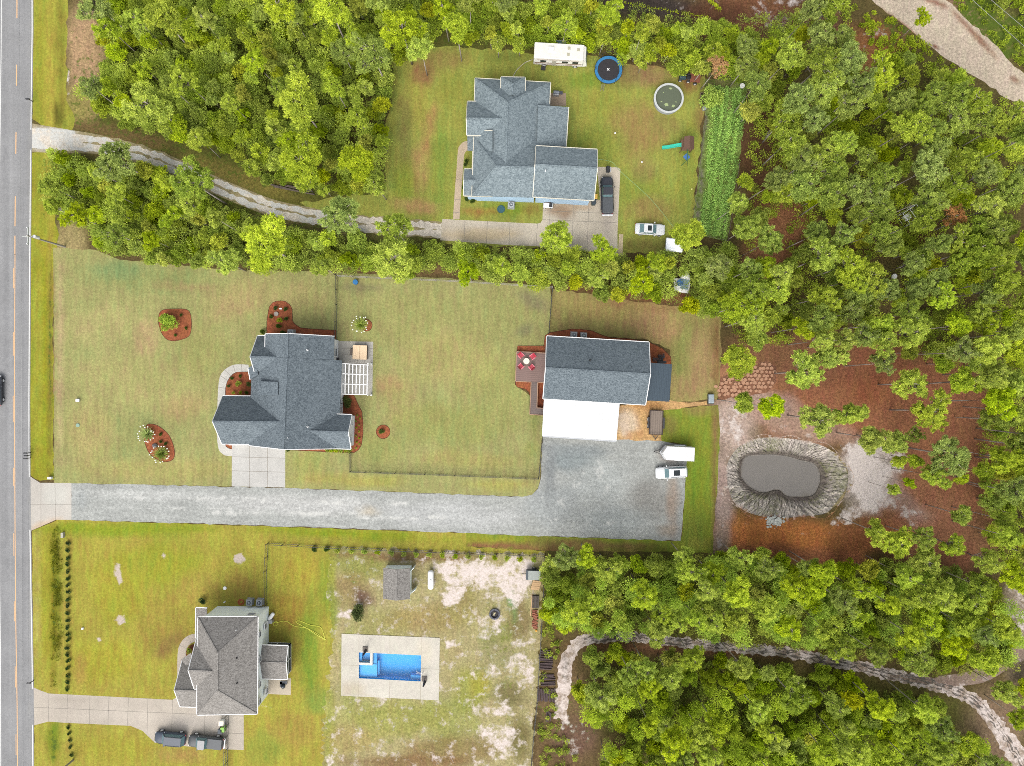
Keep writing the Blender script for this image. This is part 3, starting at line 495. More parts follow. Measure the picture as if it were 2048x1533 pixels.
bed([(451,795),(451,777),(454,765),(459.5,755),(466,748.5),(473,745),(485,744.2),(515,744),(515,795)], seed=54)
bed([(450,887),(452,893),(457,897),(463.5,898.6),(463.5,886)], .0128, seed=55)
bed([(676,790.5),(708,791),(713,802),(718,813),(724,824),(726,847),(725.8,870),(723,890),(717,900),(708,906),(702,905),(676,904)], seed=56)
bed([(572,890),(702,896),(702,906),(660,904.5),(572,900)], .0129, seed=57)
bed([(766.3 + 14 * math.cos(t / 14 * 6.2832), 864 + 14 * math.sin(t / 14 * 6.2832)) for t in range(14)], seed=58)
bed([(733.5 + 11 * math.cos(t / 12 * 6.2832), 651 + 12 * math.sin(t / 12 * 6.2832)) for t in range(12)], seed=59, col=c(140,92,62))
bed([(1095,700),(1087.5,694),(1090,672),(1098,666),(1121,662),(1140,659),(1157.6,658.5),(1184,662),(1205,671),(1222,676),(1258,677.6),(1298,685),(1324.6,697),(1341,713.6),(1343.5,735),(1290,735),(1290,720),(1100,700)], seed=60)
bed([(1034,706),(1035,692),(1090,692),(1092,706)], .0122, seed=61)
bed([(1031,764),(1031,770),(1035,775),(1051,779),(1058,785),(1060,795),(1064,795),(1064,762)], .0124, seed=62)
bed([(1072,764),(1092,764),(1092,820),(1072,820)], .0126, seed=63, col=c(120,66,44))
bed([(372,1305),(376,1296),(383,1290),(392,1288),(392,1322),(372,1322)], .0127, seed=64, col=c(74,62,54))
# cracked clay slabs at the clearing's corner
sheet('cracked_clay', [(1428,775),(1430,762),(1450,752),(1480,740),(1510,732),(1535,722),(1553,735),(1552,765),(1535,785),(1500,792),(1450,800),(1430,800)], .003, MULCH, base=c(138,98,76), blobs=[(1490,770,60,20,0,c(150,108,84),.7)], step=.5, amp=.3, seed=65)
mb = MB(); rg = random.Random(66); cl = [(1428,775),(1450,752),(1535,722),(1553,740),(1545,775),(1500,790),(1440,798)]
for ix in range(16):
    for iy in range(11):
        x, y = 1428 + ix * 8.3 + (iy % 2) * 4 + rg.uniform(-1.6, 1.6), 721 + iy * 7.6 + rg.uniform(-1.5, 1.5)
        if inpoly(np.array([(x, y)]), cl)[0]:
            p = P(x, y); a = rg.uniform(0, 3.1); r = rg.uniform(.24, .36)
            mb.prism([(p.x + r * rg.uniform(.8, 1.15) * math.cos(a + k * 1.047), p.y + r * rg.uniform(.8, 1.1) * math.sin(a + k * 1.047)) for k in range(6)], .0, rg.uniform(.04, .12))
o = mb.build('clay_clods', simple('clay_clod', c(196,150,120), .95, 3, .14)); tag(o, 'broken slabs of dried reddish clay heaped beside the clearing', 'rubble', kind='stuff')

# pond with eroded bank
WZ = -1.5
def interp(poly, t):
    n = len(poly); x = (t % 1) * n; i = int(x); f = x - i; a, b = poly[i % n], poly[(i + 1) % n]; return (a[0] + (b[0] - a[0]) * f, a[1] + (b[1] - a[1]) * f)
NA, NR = 900, 34; cxp, cyp = 1565, 952
def raypoly(poly, ang):
    best = None; dx, dy = math.cos(ang), math.sin(ang)
    for i in range(len(poly)):
        ax, ay = poly[i][0] - cxp, poly[i][1] - cyp; bx, by = poly[(i + 1) % len(poly)][0] - cxp, poly[(i + 1) % len(poly)][1] - cyp
        ex, ey = bx - ax, by - ay; den = dx * ey - dy * ex
        if abs(den) < 1e-9: continue
        t = (ax * ey - ay * ex) / den; u = (ax * dy - ay * dx) / den
        if t > 0 and -1e-6 <= u <= 1 + 1e-6 and (best is None or t < best): best = t
    return best or 1
rg = np.random.RandomState(5); vs = []; cols = []; sand = []
AA = np.arange(NA)[:, None] / NA * 6.2832; TT = np.linspace(0, 1, NR + 1)[None, :]
rill = np.zeros((NA, NR + 1))
for k in range(26):
    f = rg.randint(12, 64); rill += np.sin(AA * f + rg.uniform(0, 6) + rg.uniform(-6, 6) * TT) * np.clip(.3 + np.sin(AA * rg.randint(2, 9) + rg.uniform(0, 6) + TT * rg.uniform(2, 7)), 0, 1) * (.4 if f < 50 else .2)
rough_ = np.zeros((NA, NR + 1))
for k in range(22): f = rg.randint(20, 110); rough_ += np.sin(AA * f + rg.uniform(0, 6)) * np.sin(TT * rg.uniform(8, 40) + rg.uniform(0, 6) + AA * rg.randint(3, 30)) * .2
NS = 88; hsh = rg.uniform(0, 1, (NS + 2, 4)); ph_ = rg.uniform(-1, 1, (NS + 2, 4))
for i in range(NA):
    a = 6.2832 * i / NA; rb = raypoly(bank, a) * (1 + .035 * math.sin(a * 9 + 1)); rw = raypoly(water, a) - 1.5
    pw = P(cxp + math.cos(a) * rw, cyp + math.sin(a) * rw, WZ); ps = P(cxp + math.cos(a) * rb, cyp + math.sin(a) * rb, 0)
    gul = 1.15 if .9 < a < 2.6 else .6
    outc = np.array(c(166,116,82)) if .5 < a < 2.5 else np.array(c(192,170,156))
    for j in range(NR + 1):
        t = j / NR; z = WZ * (t ** 1.5) - (.25 if t > .97 else 0); env = math.sin(math.pi * min(1, t * 1.02)) ** .8
        lay = min(3, int(t * 3.2 + .35 * math.sin(a * 11)))
        u = (i / NA * NS + .5 * math.sin(t * 5 + a * 3) + .25 * math.sin(t * 11 + a * 13)) % NS; sl = int(u); fr = u - sl
        wid = .16 + .2 * hsh[sl, 3]; crack = max(0.0, 1 - fr / wid) if hsh[sl, lay] > .3 else 0.0
        z -= crack * .16 * env
        z += (rill[i, j] * .13 * gul + rough_[i, j] * .12 + rg.uniform(-.04, .04)) * env
        if j == 0: z = .008
        q = ps.lerp(pw, t)
        vs.append((q.x, q.y, z))
        gr = rill[i, j] * gul * .6 + rough_[i, j] * .9 + rg.uniform(-.3, .3)
        base = np.array(c(198,188,178)) * (1 + np.clip(gr, -1, 1) * .15) * (.72 + .5 * hsh[sl, lay]); m = crack * (.5 + .4 * hsh[sl, 1]); base = base * (1 - m) + np.array(c(108,100,92)) * m
        if t > .62: m = min(1, (t - .62) / .2); base = base * (1 - m * .92) + np.array(c(106,97,90)) * (1 + gr * .3) * m * .92
        gn = max(0, math.sin(a * 3.1 + 1) * .5 + math.sin(a * 7 + t * 4) * .4 + rough_[i, j] * .8 + rg.uniform(-.4, .5)) * (.9 if t < .8 else .2)
        gn = min(.65, gn * .6); base = base * (1 - gn) + np.array(c(118,122,70)) * gn
        if t < .2: m = max(0, min(1, 1 - t / .16 + .3 * rough_[i, j])); base = base * (1 - m) + outc * m
        if .03 < t < .16 and math.sin(a * 2 + .9) + rough_[i, j] > .1 and (a > 4.4 or a < .9): base = base * .35 + np.array(c(142,126,66)) * .65
        cols.append((*np.clip(base, .02, .8), 1)); sand.append(.3 if t < .6 else 0)
fs = [(i*(NR+1)+j, i*(NR+1)+j+1, ((i+1) % NA)*(NR+1)+j+1, ((i+1) % NA)*(NR+1)+j) for i in range(NA) for j in range(NR)]
me = bpy.data.meshes.new('pond_bank'); me.from_pydata(vs, [], fs); me.materials.append(SANDT)
at = me.attributes.new('Col', 'FLOAT_COLOR', 'POINT'); at.data.foreach_set('color', np.array(cols, 'f').ravel())
at = me.attributes.new('sand', 'FLOAT', 'POINT'); at.data.foreach_set('value', np.array(sand, 'f')); at = me.attributes.new('weed', 'FLOAT', 'POINT'); at.data.foreach_set('value', np.zeros(len(vs), 'f') + .03)
link('pond_bank', me)['kind'] = 'structure'
mw, nw, bw = newmat('murky_water'); cw = coords(nw)
nn = noise(nw, cw, .5, 3, .5); nw.links.new(mixc(nw, nn, c(128,123,116), c(138,132,125)), bw.inputs['Base Color']); bw.inputs['Roughness'].default_value = .12; bw.inputs['Specular IOR Level'].default_value = .4
mb = MB(); mb.prism([P(*p, WZ)[:2] for p in [(cxp + (q[0] - cxp) * 1.012, cyp + (q[1] - cyp) * 1.012) for q in water]], WZ - .3, WZ); mb.build('pond_water', mw)['kind'] = 'structure'
mb = MB(); mb.tube([P(cxp + (q[0] - cxp) * .985, cyp + (q[1] - cyp) * .985, WZ) for q in water] + [P(cxp + (water[0][0] - cxp) * .985, cyp + (water[0][1] - cyp) * .985, WZ)], .05, 4)
mb.build('water_line', simple('scum', c(150,142,132), .9))['kind'] = 'structure'
mb = MB(); rgp = random.Random(8)
for i in range(170):
    x, y = rgp.gauss(1549, 8), rgp.gauss(1042, 4.5); p = P(x, y); r = rgp.uniform(.1, .26)
    mb.ball(p.x, p.y, .05 + .5 * max(0, 1 - abs(x - 1549) / 14) * rgp.random(), r, r * .8, r * .7, 6, 3, rng=rgp, wob=.2)
tag(mb.build('riprap_stones', simple('pale_stone', c(206,208,200), .9, 3, .15)), 'heap of pale grey stones on the south rim of the pond', 'stones', kind='stuff')
# ------------------------------------------------ buildings
def solve_d(ra, n, tgt, zr, s):
    """distance from the ridge at which a slope of pitch s has its eave over the surveyed point"""
    d = 3.0
    for _ in range(12):
        z = zr - s * d; T = P(tgt[0], tgt[1], z); d = max(.2, (T.xy - ra.xy).dot(n))
    return d
class House:
    def __init__(s, name, label, loc_px, cat='house'):
        s.root = thing(name, label, cat, P(*loc_px)); s.roof, s.wall, s.trim, s.cap = MB(), MB(), MB(), MB()
    def gable(s, r0, r1, zr, sl, eL, eR, hip0=0, hip1=0, wall=True, t=.16, over=.35, trim0=True, trim1=True, trims=(True, True)):
        a, b = P(*r0, zr), P(*r1, zr); d = (b - a); d.z = 0; L = d.length; d.normalize(); nR = Vector((d.y, -d.x)); nL = -nR   # right / left looking from r0 to r1
        mid = (a + b) / 2
        if (P(*eL, zr * .5).xy - a.xy).dot(nL) < 0: eL, eR = eR, eL
        dl = solve_d(mid, nL, eL, zr, sl); dr = solve_d(mid, nR, eR, zr, sl)
        nR3, nL3 = nR.to_3d(), nL.to_3d()
        zl, zr_ = zr - sl * dl, zr - sl * dr
        ea, eb = a.copy(), b.copy()
        if hip0: ea = a + d * min(hip0, L * .49)
        if hip1: eb = b - d * min(hip1, L * .49)
        aL, bL = a + nL3 * dl, b + nL3 * dl; aR, bR = a + nR3 * dr, b + nR3 * dr
        for v in (aL, bL): v.z = zl
        for v in (aR, bR): v.z = zr_
        s.roof.slab([aL, bL, eb, ea], t); s.roof.slab([ea, eb, bR, aR], t)
        if hip0: s.roof.slab([aR, aL, ea], t)
        if hip1: s.roof.slab([bL, bR, eb], t)
        up = Vector((0, 0, .05))
        s.cap.beam(ea + up, eb + up, .22, .09)
        for h, e, l, r in ((hip0, ea, aL, aR), (hip1, eb, bL, bR)):
            if h: s.cap.beam(e + up, l + up, .2, .09); s.cap.beam(e + up, r + up, .2, .09)
        def tr(p, q): s.trim.beam(p + Vector((0, 0, .02)), q + Vector((0, 0, .02)), .1, .2)
        if trims[0]: tr(aL + nL3 * .05, bL + nL3 * .05)
        if trims[1]: tr(aR + nR3 * .05, bR + nR3 * .05)
        if hip0: tr(aL - d * .05, aR - d * .05)
        elif trim0: tr(aL - d * .05, ea - d * .05); tr(ea - d * .05, aR - d * .05)
        if hip1: tr(bL + d * .05, bR + d * .05)
        elif trim1: tr(bL + d * .05, eb + d * .05); tr(eb + d * .05, bR + d * .05)
        if wall:
            o = over; wl, wr = dl - o, dr - o; A, B = a + d * o, b - d * o
            zl2, zr2 = zr - sl * wl - t - .02, zr - sl * wr - t - .02; pk = zr - t - .05
            def prof(C, hip):
                c0 = C + nL3 * wl; c1 = C + nR3 * wr
                p = [(c0.x, c0.y, -.05), (c0.x, c0.y, zl2)] + ([] if hip else [(C.x, C.y, pk)]) + [(c1.x, c1.y, zr2), (c1.x, c1.y, -.05)]
                return p
            p0, p1 = prof(A, hip0 or hip1), prof(B, hip0 or hip1); n = len(p0)
            s.wall.add(p0 + p1, [tuple(range(n)), tuple(range(2*n-1, n-1, -1))] + [(i, i + n, i + n + 1, i + 1) for i in range(n - 1)])
        return dict(aL=aL, bL=bL, aR=aR, bR=bR, a=ea, b=eb)
    def shed(s, pts, t=.14, wall=True, over=.3, trims=(0, 1, 2, 3)):    # pts: four (px,py,z)
        q = [P(*p) for p in pts]; s.roof.slab(q, t)
        for i in trims:
            j = (i + 1) % 4; cen = sum(q, Vector()) / 4; m = (q[i] + q[j]) / 2 - cen; m.z = 0; e = m.normalized() * .05
            s.trim.beam(q[i] + e + Vector((0, 0, .02)), q[j] + e + Vector((0, 0, .02)), .12, .2)
        if wall:
            cen = sum(q, Vector()) / 4; w_ = []
            for p in q: dd = (cen - p); dd.z = 0; w_.append(p + dd.normalized() * over * 1.4)
            s.wall.add([(p.x, p.y, -.05) for p in w_] + [(p.x, p.y, p.z - t - .03) for p in w_], [(0, 1, 5, 4), (1, 2, 6, 5), (2, 3, 7, 6), (3, 0, 4, 7), (4, 5, 6, 7)])
    def window(s, px, py, z, nrm, w=.9, h=1.2):   # on a wall: centre given by survey point, outward direction angle
        p = P(px, py, z); n = Vector((math.cos(nrm), math.sin(nrm), 0)); u = Vector((-n.y, n.x, 0)); zz = Vector((0, 0, 1))
        def fr(o0, ww, hh, th): 
            m = MB(); v = [p + n * k + u * a * ww / 2 + zz * b * hh / 2 for k in (o0, o0 + th) for a, b in ((-1, -1), (1, -1), (1, 1), (-1, 1))]
            m.add(v, [(3, 2, 1, 0), (4, 5, 6, 7), (0, 1, 5, 4), (1, 2, 6, 5), (2, 3, 7, 6), (3, 0, 4, 7)]); return m
        m = MB()
        for a0, a1, b0, b1 in ((-1, -.78, -1, 1), (.78, 1, -1, 1), (-.78, .78, .84, 1), (-.78, .78, -1, -.84), (-.78, .78, -.06, .06)):
            v = [p + n * k + u * a * w / 2 + zz * b * h / 2 for k in (0, .09) for a, b in ((a0, b0), (a1, b0), (a1, b1), (a0, b1))]
            m.add(v, [(3, 2, 1, 0), (4, 5, 6, 7), (0, 1, 5, 4), (1, 2, 6, 5), (2, 3, 7, 6), (3, 0, 4, 7)])
        f = m.build('window', WHITE, s.root, world=True)
        g = fr(.0, w * .78, h * .84, .04).build('pane', GLASS, f); me = g.data
        for vv in me.vertices: vv.co -= s.root.location
    def pipe(s, px, py, z, r=.06, col=None):
        p = P(px, py, z); m = MB(); m.cyl(p.x, p.y, z - .5, z + .35, r, 8); m.cyl(p.x, p.y, z - .12, z + .03, r * 2.4, 8, r * 1.2)
        m.build('vent_pipe', col or WHITE, s.root, world=True)
    def done(s, roofm, wallm, trimm=None, capm=None):
        s.roof.build('roof', roofm, s.root, world=True); s.wall.build('wall', wallm, s.root, world=True)
        s.trim.build('fascia', trimm or WHITE, s.root, world=True); s.cap.build('ridge_cap', capm or roofm, s.root, world=True)
ROOFA = shingle('shingle_blue_grey', c(80,90,97), c(136,147,153)); ROOFB = shingle('shingle_slate', c(76,87,94), c(136,147,153), 3.8)
ROOFC = shingle('shingle_speckled', c(98,111,117), c(156,169,173), 2.8); ROOFD = shingle('shingle_taupe', c(112,108,103), c(172,168,162), 3.6)
SIDA = simple('white_siding', (.56, .57, .58), .6, 1.5, .03); SIDD = stripes('sage_siding', (.7, .75, .72), (.6, .65, .62), .2, 2, .15, .6); SIDC = simple('blue_siding', c(160,186,208, 1.3), .6, 1.5, .05)
# A: grey-roofed house in the middle plot
h = House('house', 'one storey white house with steep blue grey shingle roof beside a white pergola', (590, 785))
mainA = h.gable((574,716), (567,899), 7.7, .6, (501,800), (681,790), trim0=False, trims=(False, False))
h.gable((575.5,668), (574,722), 7.66, .6, (530,700), (668,700), trim1=False, trims=(False, True))
h.gable((500.5,714), (590,716), 6.5, .86, (520,758), (520,672), trim1=False)
h.gable((425,843), (575,845), 7.2, .98, (470,888.3), (470,792.5), trim1=False, over=.45)
h.gable((696,865), (610,862), 5.75, .82, (660,828.5), (660,897), trim1=False, over=.3)
h.shed([(496.5,737,4.4),(512,724,4.9),(516,750,4.9),(500.5,759.5,4.2)], trims=(3,))
h.shed([(516,763,5.6),(556,764,7.1),(556,791,7.1),(516,790,5.6)], wall=True, over=.12, trims=())
h.done(ROOFA, SIDA)
m = MB(); a, b = P(508.5,761.5,3.3), P(508.5,793,3.3); m.beam(a, b, .18, .16); a, b = P(449,793.5,3.1), P(508.5,794.5,3.1); m.beam(a, b, .16, .16)
m.build('porch_beam', WHITE, h.root, world=True)
for (x, y, z) in ((614.5,700.5,6.6), (615,854,6.4), (576.5,876,7.2)): h.pipe(x, y, z)
m = MB(); m.add([P(510,759.8,3.6), P(516,759.8,3.6), P(516,794,3.6), P(510,794,3.6)], [(0, 3, 2, 1)])
h.window(703.2,845,3.0,0,1.1,1.1); h.window(702.4,880,2.6,0,1.1,1.1)
for y in (803,812,821): h.window(681.6,y,1.9,0,.8,1.3)
h.window(670.6,705,1.9,0,1.5,1.9)
m = MB()
for k in range(2):
    p = P(487 + k * 50, 889.5, 0); m.box(p.x, p.y + .12, .0, 2.9, .08, 2.3)
m.build('garage_door', WHITE, h.root, world=True)
# B: barn-like guest building with white metal lean-to
h = House('guest_house', 'long two tone slate shingle outbuilding with a white metal lean-to roof on its south side', (1190, 780))
h.gable((1091.5,736), (1300.5,748.6), 7.6, .52, (1190,678.5), (1190,804), trims=(True, True), over=.3)
wm = MB(); q = [P(1089.5,794.8,4.15), P(1238.2,803.8,4.15), P(1231.5,882.5,3.0), P(1085.3,872.5,3.0)]; wm.slab(q, .1)
STRW = stripes('white_ribbed_metal', (.345, .35, .345), (.27, .28, .28), .45, 0, .12, .35, rot=R(-3.6))
wr = wm.build('metal_roof', STRW, h.root, world=True)
wm = MB(); wm.beam(q[3] + Vector((0, -.06, .02)), q[2] + Vector((0, -.06, .02)), .16, .22); wm.beam(q[1] + Vector((.05, 0, .02)), q[2] + Vector((.05, 0, .02)), .1, .2); wm.beam(q[0] + Vector((-.05, 0, .02)), q[3] + Vector((-.05, 0, .02)), .1, .2); wm.build('gutter', GREYM, h.root, world=True)
for i in range(5):
    for (u0, u1) in ((q[3], q[2]),):
        p = u0.lerp(u1, .02 + i * .24); pm = MB(); pm.box(p.x, p.y + .3, 0, .15, .15, 2.85); pm.build('post', WHITE, h.root, world=True)
dm = MB(); q = [P(1294,725.5,4.6), P(1344,729,3.6), P(1338.8,804,3.6), P(1288,801,4.6)]; dm.slab(q, .12)
dr = dm.build('porch_roof', stripes('dark_ribbed_metal', c(72,88,100), c(50,64,76), .4, 0, .12, .5, rot=R(-3.6)), h.root, world=True)
for i in (0.05, .5, .95):
    p = q[1].lerp(q[2], i); pm = MB(); pm.box(p.x - .25, p.y, 0, .15, .15, 3.5); pm.build('post', WHITE, h.root, world=True)
h.done(ROOFB, SIDA)
for (x, y, z) in ((1180.5,721,7.0), (1262,734.5,7.0)): h.pipe(x, y, z, .07, BLACKM)
# C: northern house
h = House('house', 'one storey pale blue house with speckled grey shingle roof, a motorhome behind it', (1050, 290))
h.gable((1017.5,144.5), (1011,345), 6.6, .5, (1101,190), (949.5,190), hip0=4.5, trims=(False, True), trim1=False, over=.35)
h.gable((1025.5,148.5), (1025,190), 6.0, .62, (1050,168), (1002,168), hip0=1.5, trim1=False)
h.shed([(1076,210.5,4.75),(1137,214.5,3.3),(1132,293.5,3.3),(1074,291,4.75)], trims=(1,))
a_, b_ = P(1101.6,165.3,3.55), P(1099.4,208,3.55); h.trim.beam(a_, b_, .1, .2)
h.gable((933,237.2), (1012,238), 6.2, .62, (960,271), (960,203.5), trim1=False)
h.shed([(934.5,262,3.7),(985,262,6.0),(985,303,6.0),(935,301.5,3.7)], trims=(0,), wall=False)
h.gable((944,331.5), (1078,335.5), 7.0, .52, (1000,393.5), (1000,275), hip0=3.6, trim1=False, trims=(True, False), over=.5)
h.gable((927.5,361), (985,362), 5.2, .5, (950,392), (950,339), trim1=False, over=.4)
h.gable((1070.5,329.5), (1194.5,336.8), 7.4, .56, (1130,397.7), (1130,295.6), trims=(True, True), over=.45)
h.done(ROOFC, SIDC, simple('cream_trim', c(238,232,212), .6, 1.5, .03))
for (x, y, z) in ((1091,342,7.0), (1101,371,5.6), (971,369,4.9)): h.pipe(x, y, z, .07)
m = MB(); p = P(1146,403.4,0); m.box(p.x, p.y, 0, 4.9, .1, 2.2, R(-3)); m.build('garage_door', WHITE, h.root, world=True)
# D: two storey house in the south-west
h = House('house', 'two storey sage sided house with taupe hip roof and windows down its east wall', (455, 1330))
h.gable((436,1246), (434.5,1446), 8.8, .6, (515,1330), (394.8,1325), hip0=4.4, hip1=4.7, over=.35)
h.gable((376.8,1341.5), (428,1343.5), 8.2, .62, (400,1378.5), (400,1277), trim1=False, over=.4)
h.gable((348.8,1380.8), (400,1382.8), 4.9, .62, (375,1414), (375,1320.9), trim1=False, over=.4)
h.shed([(391.9,1216,3.1),(414,1217,3.9),(413,1276,3.9),(391.5,1277,3.1)], wall=False, trims=(0,3))
h.shed([(362,1320,3.2),(382,1306,4.4),(386,1330,4.4),(370,1330,3.4)], wall=False, trims=())
h.done(ROOFD, SIDD)
WE = R(0)
for (x, y, z) in ((531.5,1251.5,1.9),(518.5,1269.5,4.7),(518.5,1319.5,4.7),(518.5,1369.5,4.7),(532.5,1382.5,1.9),(518.5,1403,4.7)): h.window(x, y, z, WE, 1.0, 1.3)
h.window(503.5,1229,5.0,R(90),1.3,1.0)
for (x, y, z) in ((473.5,1260.5,7.0), (473,1317,7.6), (473.7,1367,7.5)): h.pipe(x, y, z, .06, WHITE if z < 7.2 else BLACKM)
# screened porch of D
pr = House('screened_porch', 'screened back porch with its own taupe gable roof on the two storey house', (553, 1325), 'porch')
pr.gable((571.5,1326.4), (519,1324.8), 3.9, .36, (550,1358.3), (550,1291.5), wall=False, trims=(True, True))
pr.done(ROOFD, SIDD)
z0 = 2.75; cs = [P(581.9,1287,.0), P(582,1341,.0), P(531,1285,0), P(531,1341,0)]
sm = MB()
for k, (a, b) in enumerate(((cs[2], cs[0]), (cs[0], cs[1]))):
    for t in np.linspace(0, 1, 3):
        p = a.lerp(b, float(t)); sm.box(p.x, p.y, 0, .12, .12, z0)
    for z in (.1, 1.35, z0): sm.beam((a.x, a.y, z), (b.x, b.y, z), .1, .1)
sm.build('frame', WHITE, pr.root, world=True)
sm = MB()
for k, (a, b) in enumerate(((cs[2], cs[0]), (cs[0], cs[1]))): sm.beam((a.x, a.y, z0 - .1), (b.x, b.y, z0 - .1), .02, z0 - .15)
sm.build('insect_screen', simple('screen', (.03, .035, .035), .8, 3, .1), pr.root, world=True)
# garden shed
h = House('garden_shed', 'small taupe shingled garden shed with open doors standing on sandy ground', (793, 1170), 'shed')
h.gable((792.7,1141), (792.2,1200.5), 3.5, .42, (820,1171), (766.5,1171), trims=(False, False), over=.12)
h.done(ROOFD, SIDD, simple('taupe_trim', c(150,144,136), .7))
m = MB(); m.add([P(819.5,1143,0), P(829.5,1138.5,0), P(829.5,1138.5,2.0), P(819.5,1143,2.0)], [(0, 1, 2, 3)]); m2 = MB(); a, b = P(820,1144,2.1), P(828,1136.5,2.1); m2.beam(a, b, .06, 2.0); m2.build('door', SIDD, h.root, world=True)
m2 = MB(); a, b = P(821,1188,2.1), P(831,1180,2.1); m2.beam(a, b, .06, 2.0); m2.build('door', SIDD, h.root, world=True)

# ------------------------------------------------ deck, pergola, patio things
dk = thing('deck', 'reddish brown board deck with a long walkway beside the outbuilding', 'deck', P(1060, 735))
DECK = stripes('deck_boards', c(146,120,112), c(100,80,74), .32, 1, .14, .8, rot=R(-3.4)); DECK2 = stripes('walk_boards', c(128,112,106), c(88,76,72), .3, 1, .14, .8, rot=R(-3.4))
m = MB(); m.prism([P(*p, .5)[:2] for p in ((1033.3,703.4),(1092,706.8),(1089,765.6),(1031.3,763))], .05, .5); m.build('deck_floor', DECK, dk, world=True)
m = MB(); m.prism([P(*p, .45)[:2] for p in ((1062.5,764.8),(1075.5,765.4),(1073.8,816),(1088,817.2),(1087.5,830.8),(1059.7,829.2))], .05, .45); m.build('walkway', DECK2, dk, world=True)
m = MB(); tan = simple('tan_edge', c(186,150,124), .8)
e = [P(*p, .53) for p in ((1089,765.6),(1075.6,765),(1073.8,816),(1088,817.2))]; e2 = [P(*p, .53) for p in ((1092,706.8),(1033,703.2),(1031,763.2),(1062.3,764.6),(1059.5,829.4),(1087.5,831))]
for l in (e, e2):
    for a, b in zip(l, l[1:]): m.beam(a, b, .12, .2)
m.build('edge_board', tan, dk, world=True)
RED = simple('red_plastic', c(214,62,84), .5, 3, .05); PINK = simple('pink_plastic', c(240,130,146), .5, 3, .05)
def adirondack():
    t = thing('garden_chair', 'x', 'chair', group='red chairs on the deck')
    m = MB()
    for k in range(5): m.box(-.02 , (k - 2) * .11, .38, .55, .095, .03)
    m.build('seat', RED, t)
    m = MB()
    for k in range(5): m.slab([(-.26, (k-2)*.12-.052, .4), (-.26, (k-2)*.12+.052, .4), (-.55, (k-2)*.15+.06, 1.0), (-.55, (k-2)*.15-.06, 1.0)], .03)
    m.build('backrest', RED, t)
    for s in (-1, 1):
        m = MB(); m.box(0, s * .36, .56, .68, .13, .035); m.build('armrest', PINK, t)
        for x in (-.28, .28): m = MB(); m.box(x, s * .33, 0, .07, .05, .56); m.build('leg', RED, t)
    return t
ch = adirondack(); lc = P(1052.7, 723, .52)
for i, ((x, y), lb) in enumerate(zip(((1042.4,712.2),(1064.3,714.5),(1042.4,732.5),(1062.5,734.4)), ('north west of the round white table', 'north east of the round white table, nearest the building', 'south west of the round white table', 'south east of the round white table, nearest the building'))):
    o = ch if i == 0 else copy_tree(ch); p = P(x, y, .5); o.location = (p.x, p.y, .5); o['label'] = 'red slatted chair on the deck, ' + lb
    dv = lc - p; o.rotation_euler = (0, 0, math.atan2(dv.y, dv.x))
t = thing('round_table', 'round cream table between four red chairs on the deck', 'table', (lc.x, lc.y, .5)); m = MB(); m.cyl(0, 0, .68, .73, .48, 24); m.build('table_top', simple('cream_top', c(246,238,220), .5), t)
m = MB(); m.cyl(0, 0, 0, .68, .05, 8); m.cyl(0, 0, 0, .04, .28, 12); m.build('pedestal', GREYM, t)
# pergola
pg = thing('pergola', 'white open slatted pergola over the patio on the east side of the house', 'pergola', P(712, 758))
zz = 2.9; c4 = [P(683.5,727.5,zz), P(735,730.5,zz), P(733.8,790,zz), P(682.5,788.5,zz)]
for k in range(8):
    m = MB(); t_ = k / 7; m.beam(c4[0].lerp(c4[1], t_), c4[3].lerp(c4[2], t_), .13, .15); m.build('rafter', WHITE, pg, world=True)
for k in range(4):
    m = MB(); t_ = k / 3; a, b = c4[0].lerp(c4[3], t_), c4[1].lerp(c4[2], t_); m.beam(a + Vector((0, 0, .1)), b + (b - a) * .05 + Vector((0, 0, .1)), .1, .1); m.build('purlin', WHITE, pg, world=True)
for (x, y) in ((743.5,729),(743,790)):
    p = P(x, y, 0); m = MB(); m.box(p.x, p.y, 0, .3, .3, .5); m.box(p.x, p.y, .5, .16, .16, 2.5); m.build('post', WHITE, pg, world=True)
    m = MB(); qx = P(x - 8, y, zz); m.beam((p.x, p.y, zz), (qx.x, qx.y, zz), .2, .16); m.build('brace', WHITE, pg, world=True)
ht = thing('hot_tub', 'square hot tub under a peach folding cover on the patio', 'hot tub', P(722, 705.5)); ht.rotation_euler = (0, 0, R(-2))
HT = simple('peach_cover', c(248,218,180), .6, 2, .05); m = MB(); m.box(0, 0, 0, 2.2, 2.15, .85); m.build('shell', simple('brown_cabinet', c(110,94,84), .7), ht, bevel=.05)
for s in (-1, 1): m = MB(); m.box(s * .565, 0, .85, 1.11, 2.24, .12); m.build('cover_panel', HT, ht, bevel=.05)
m = MB(); m.box(-1.42, 0, 0, .45, .95, .4); m.build('step', simple('brown_step', c(120,108,100), .8), ht)
m = MB(); mb = thing('grill', 'small black grill standing on the patio against the house corner', 'grill', P(675,719)); m.box(0, 0, .5, .75, .5, .4); m.cyl(0, 0, .9, 1.05, .3, 10, .2); m.build('lid', BLACKM, mb, bevel=.04)
m = MB(); [m.box(a * .3, b * .2, 0, .05, .05, .5) for a in (-1, 1) for b in (-1, 1)]; m.build('cart', BLACKM, mb)
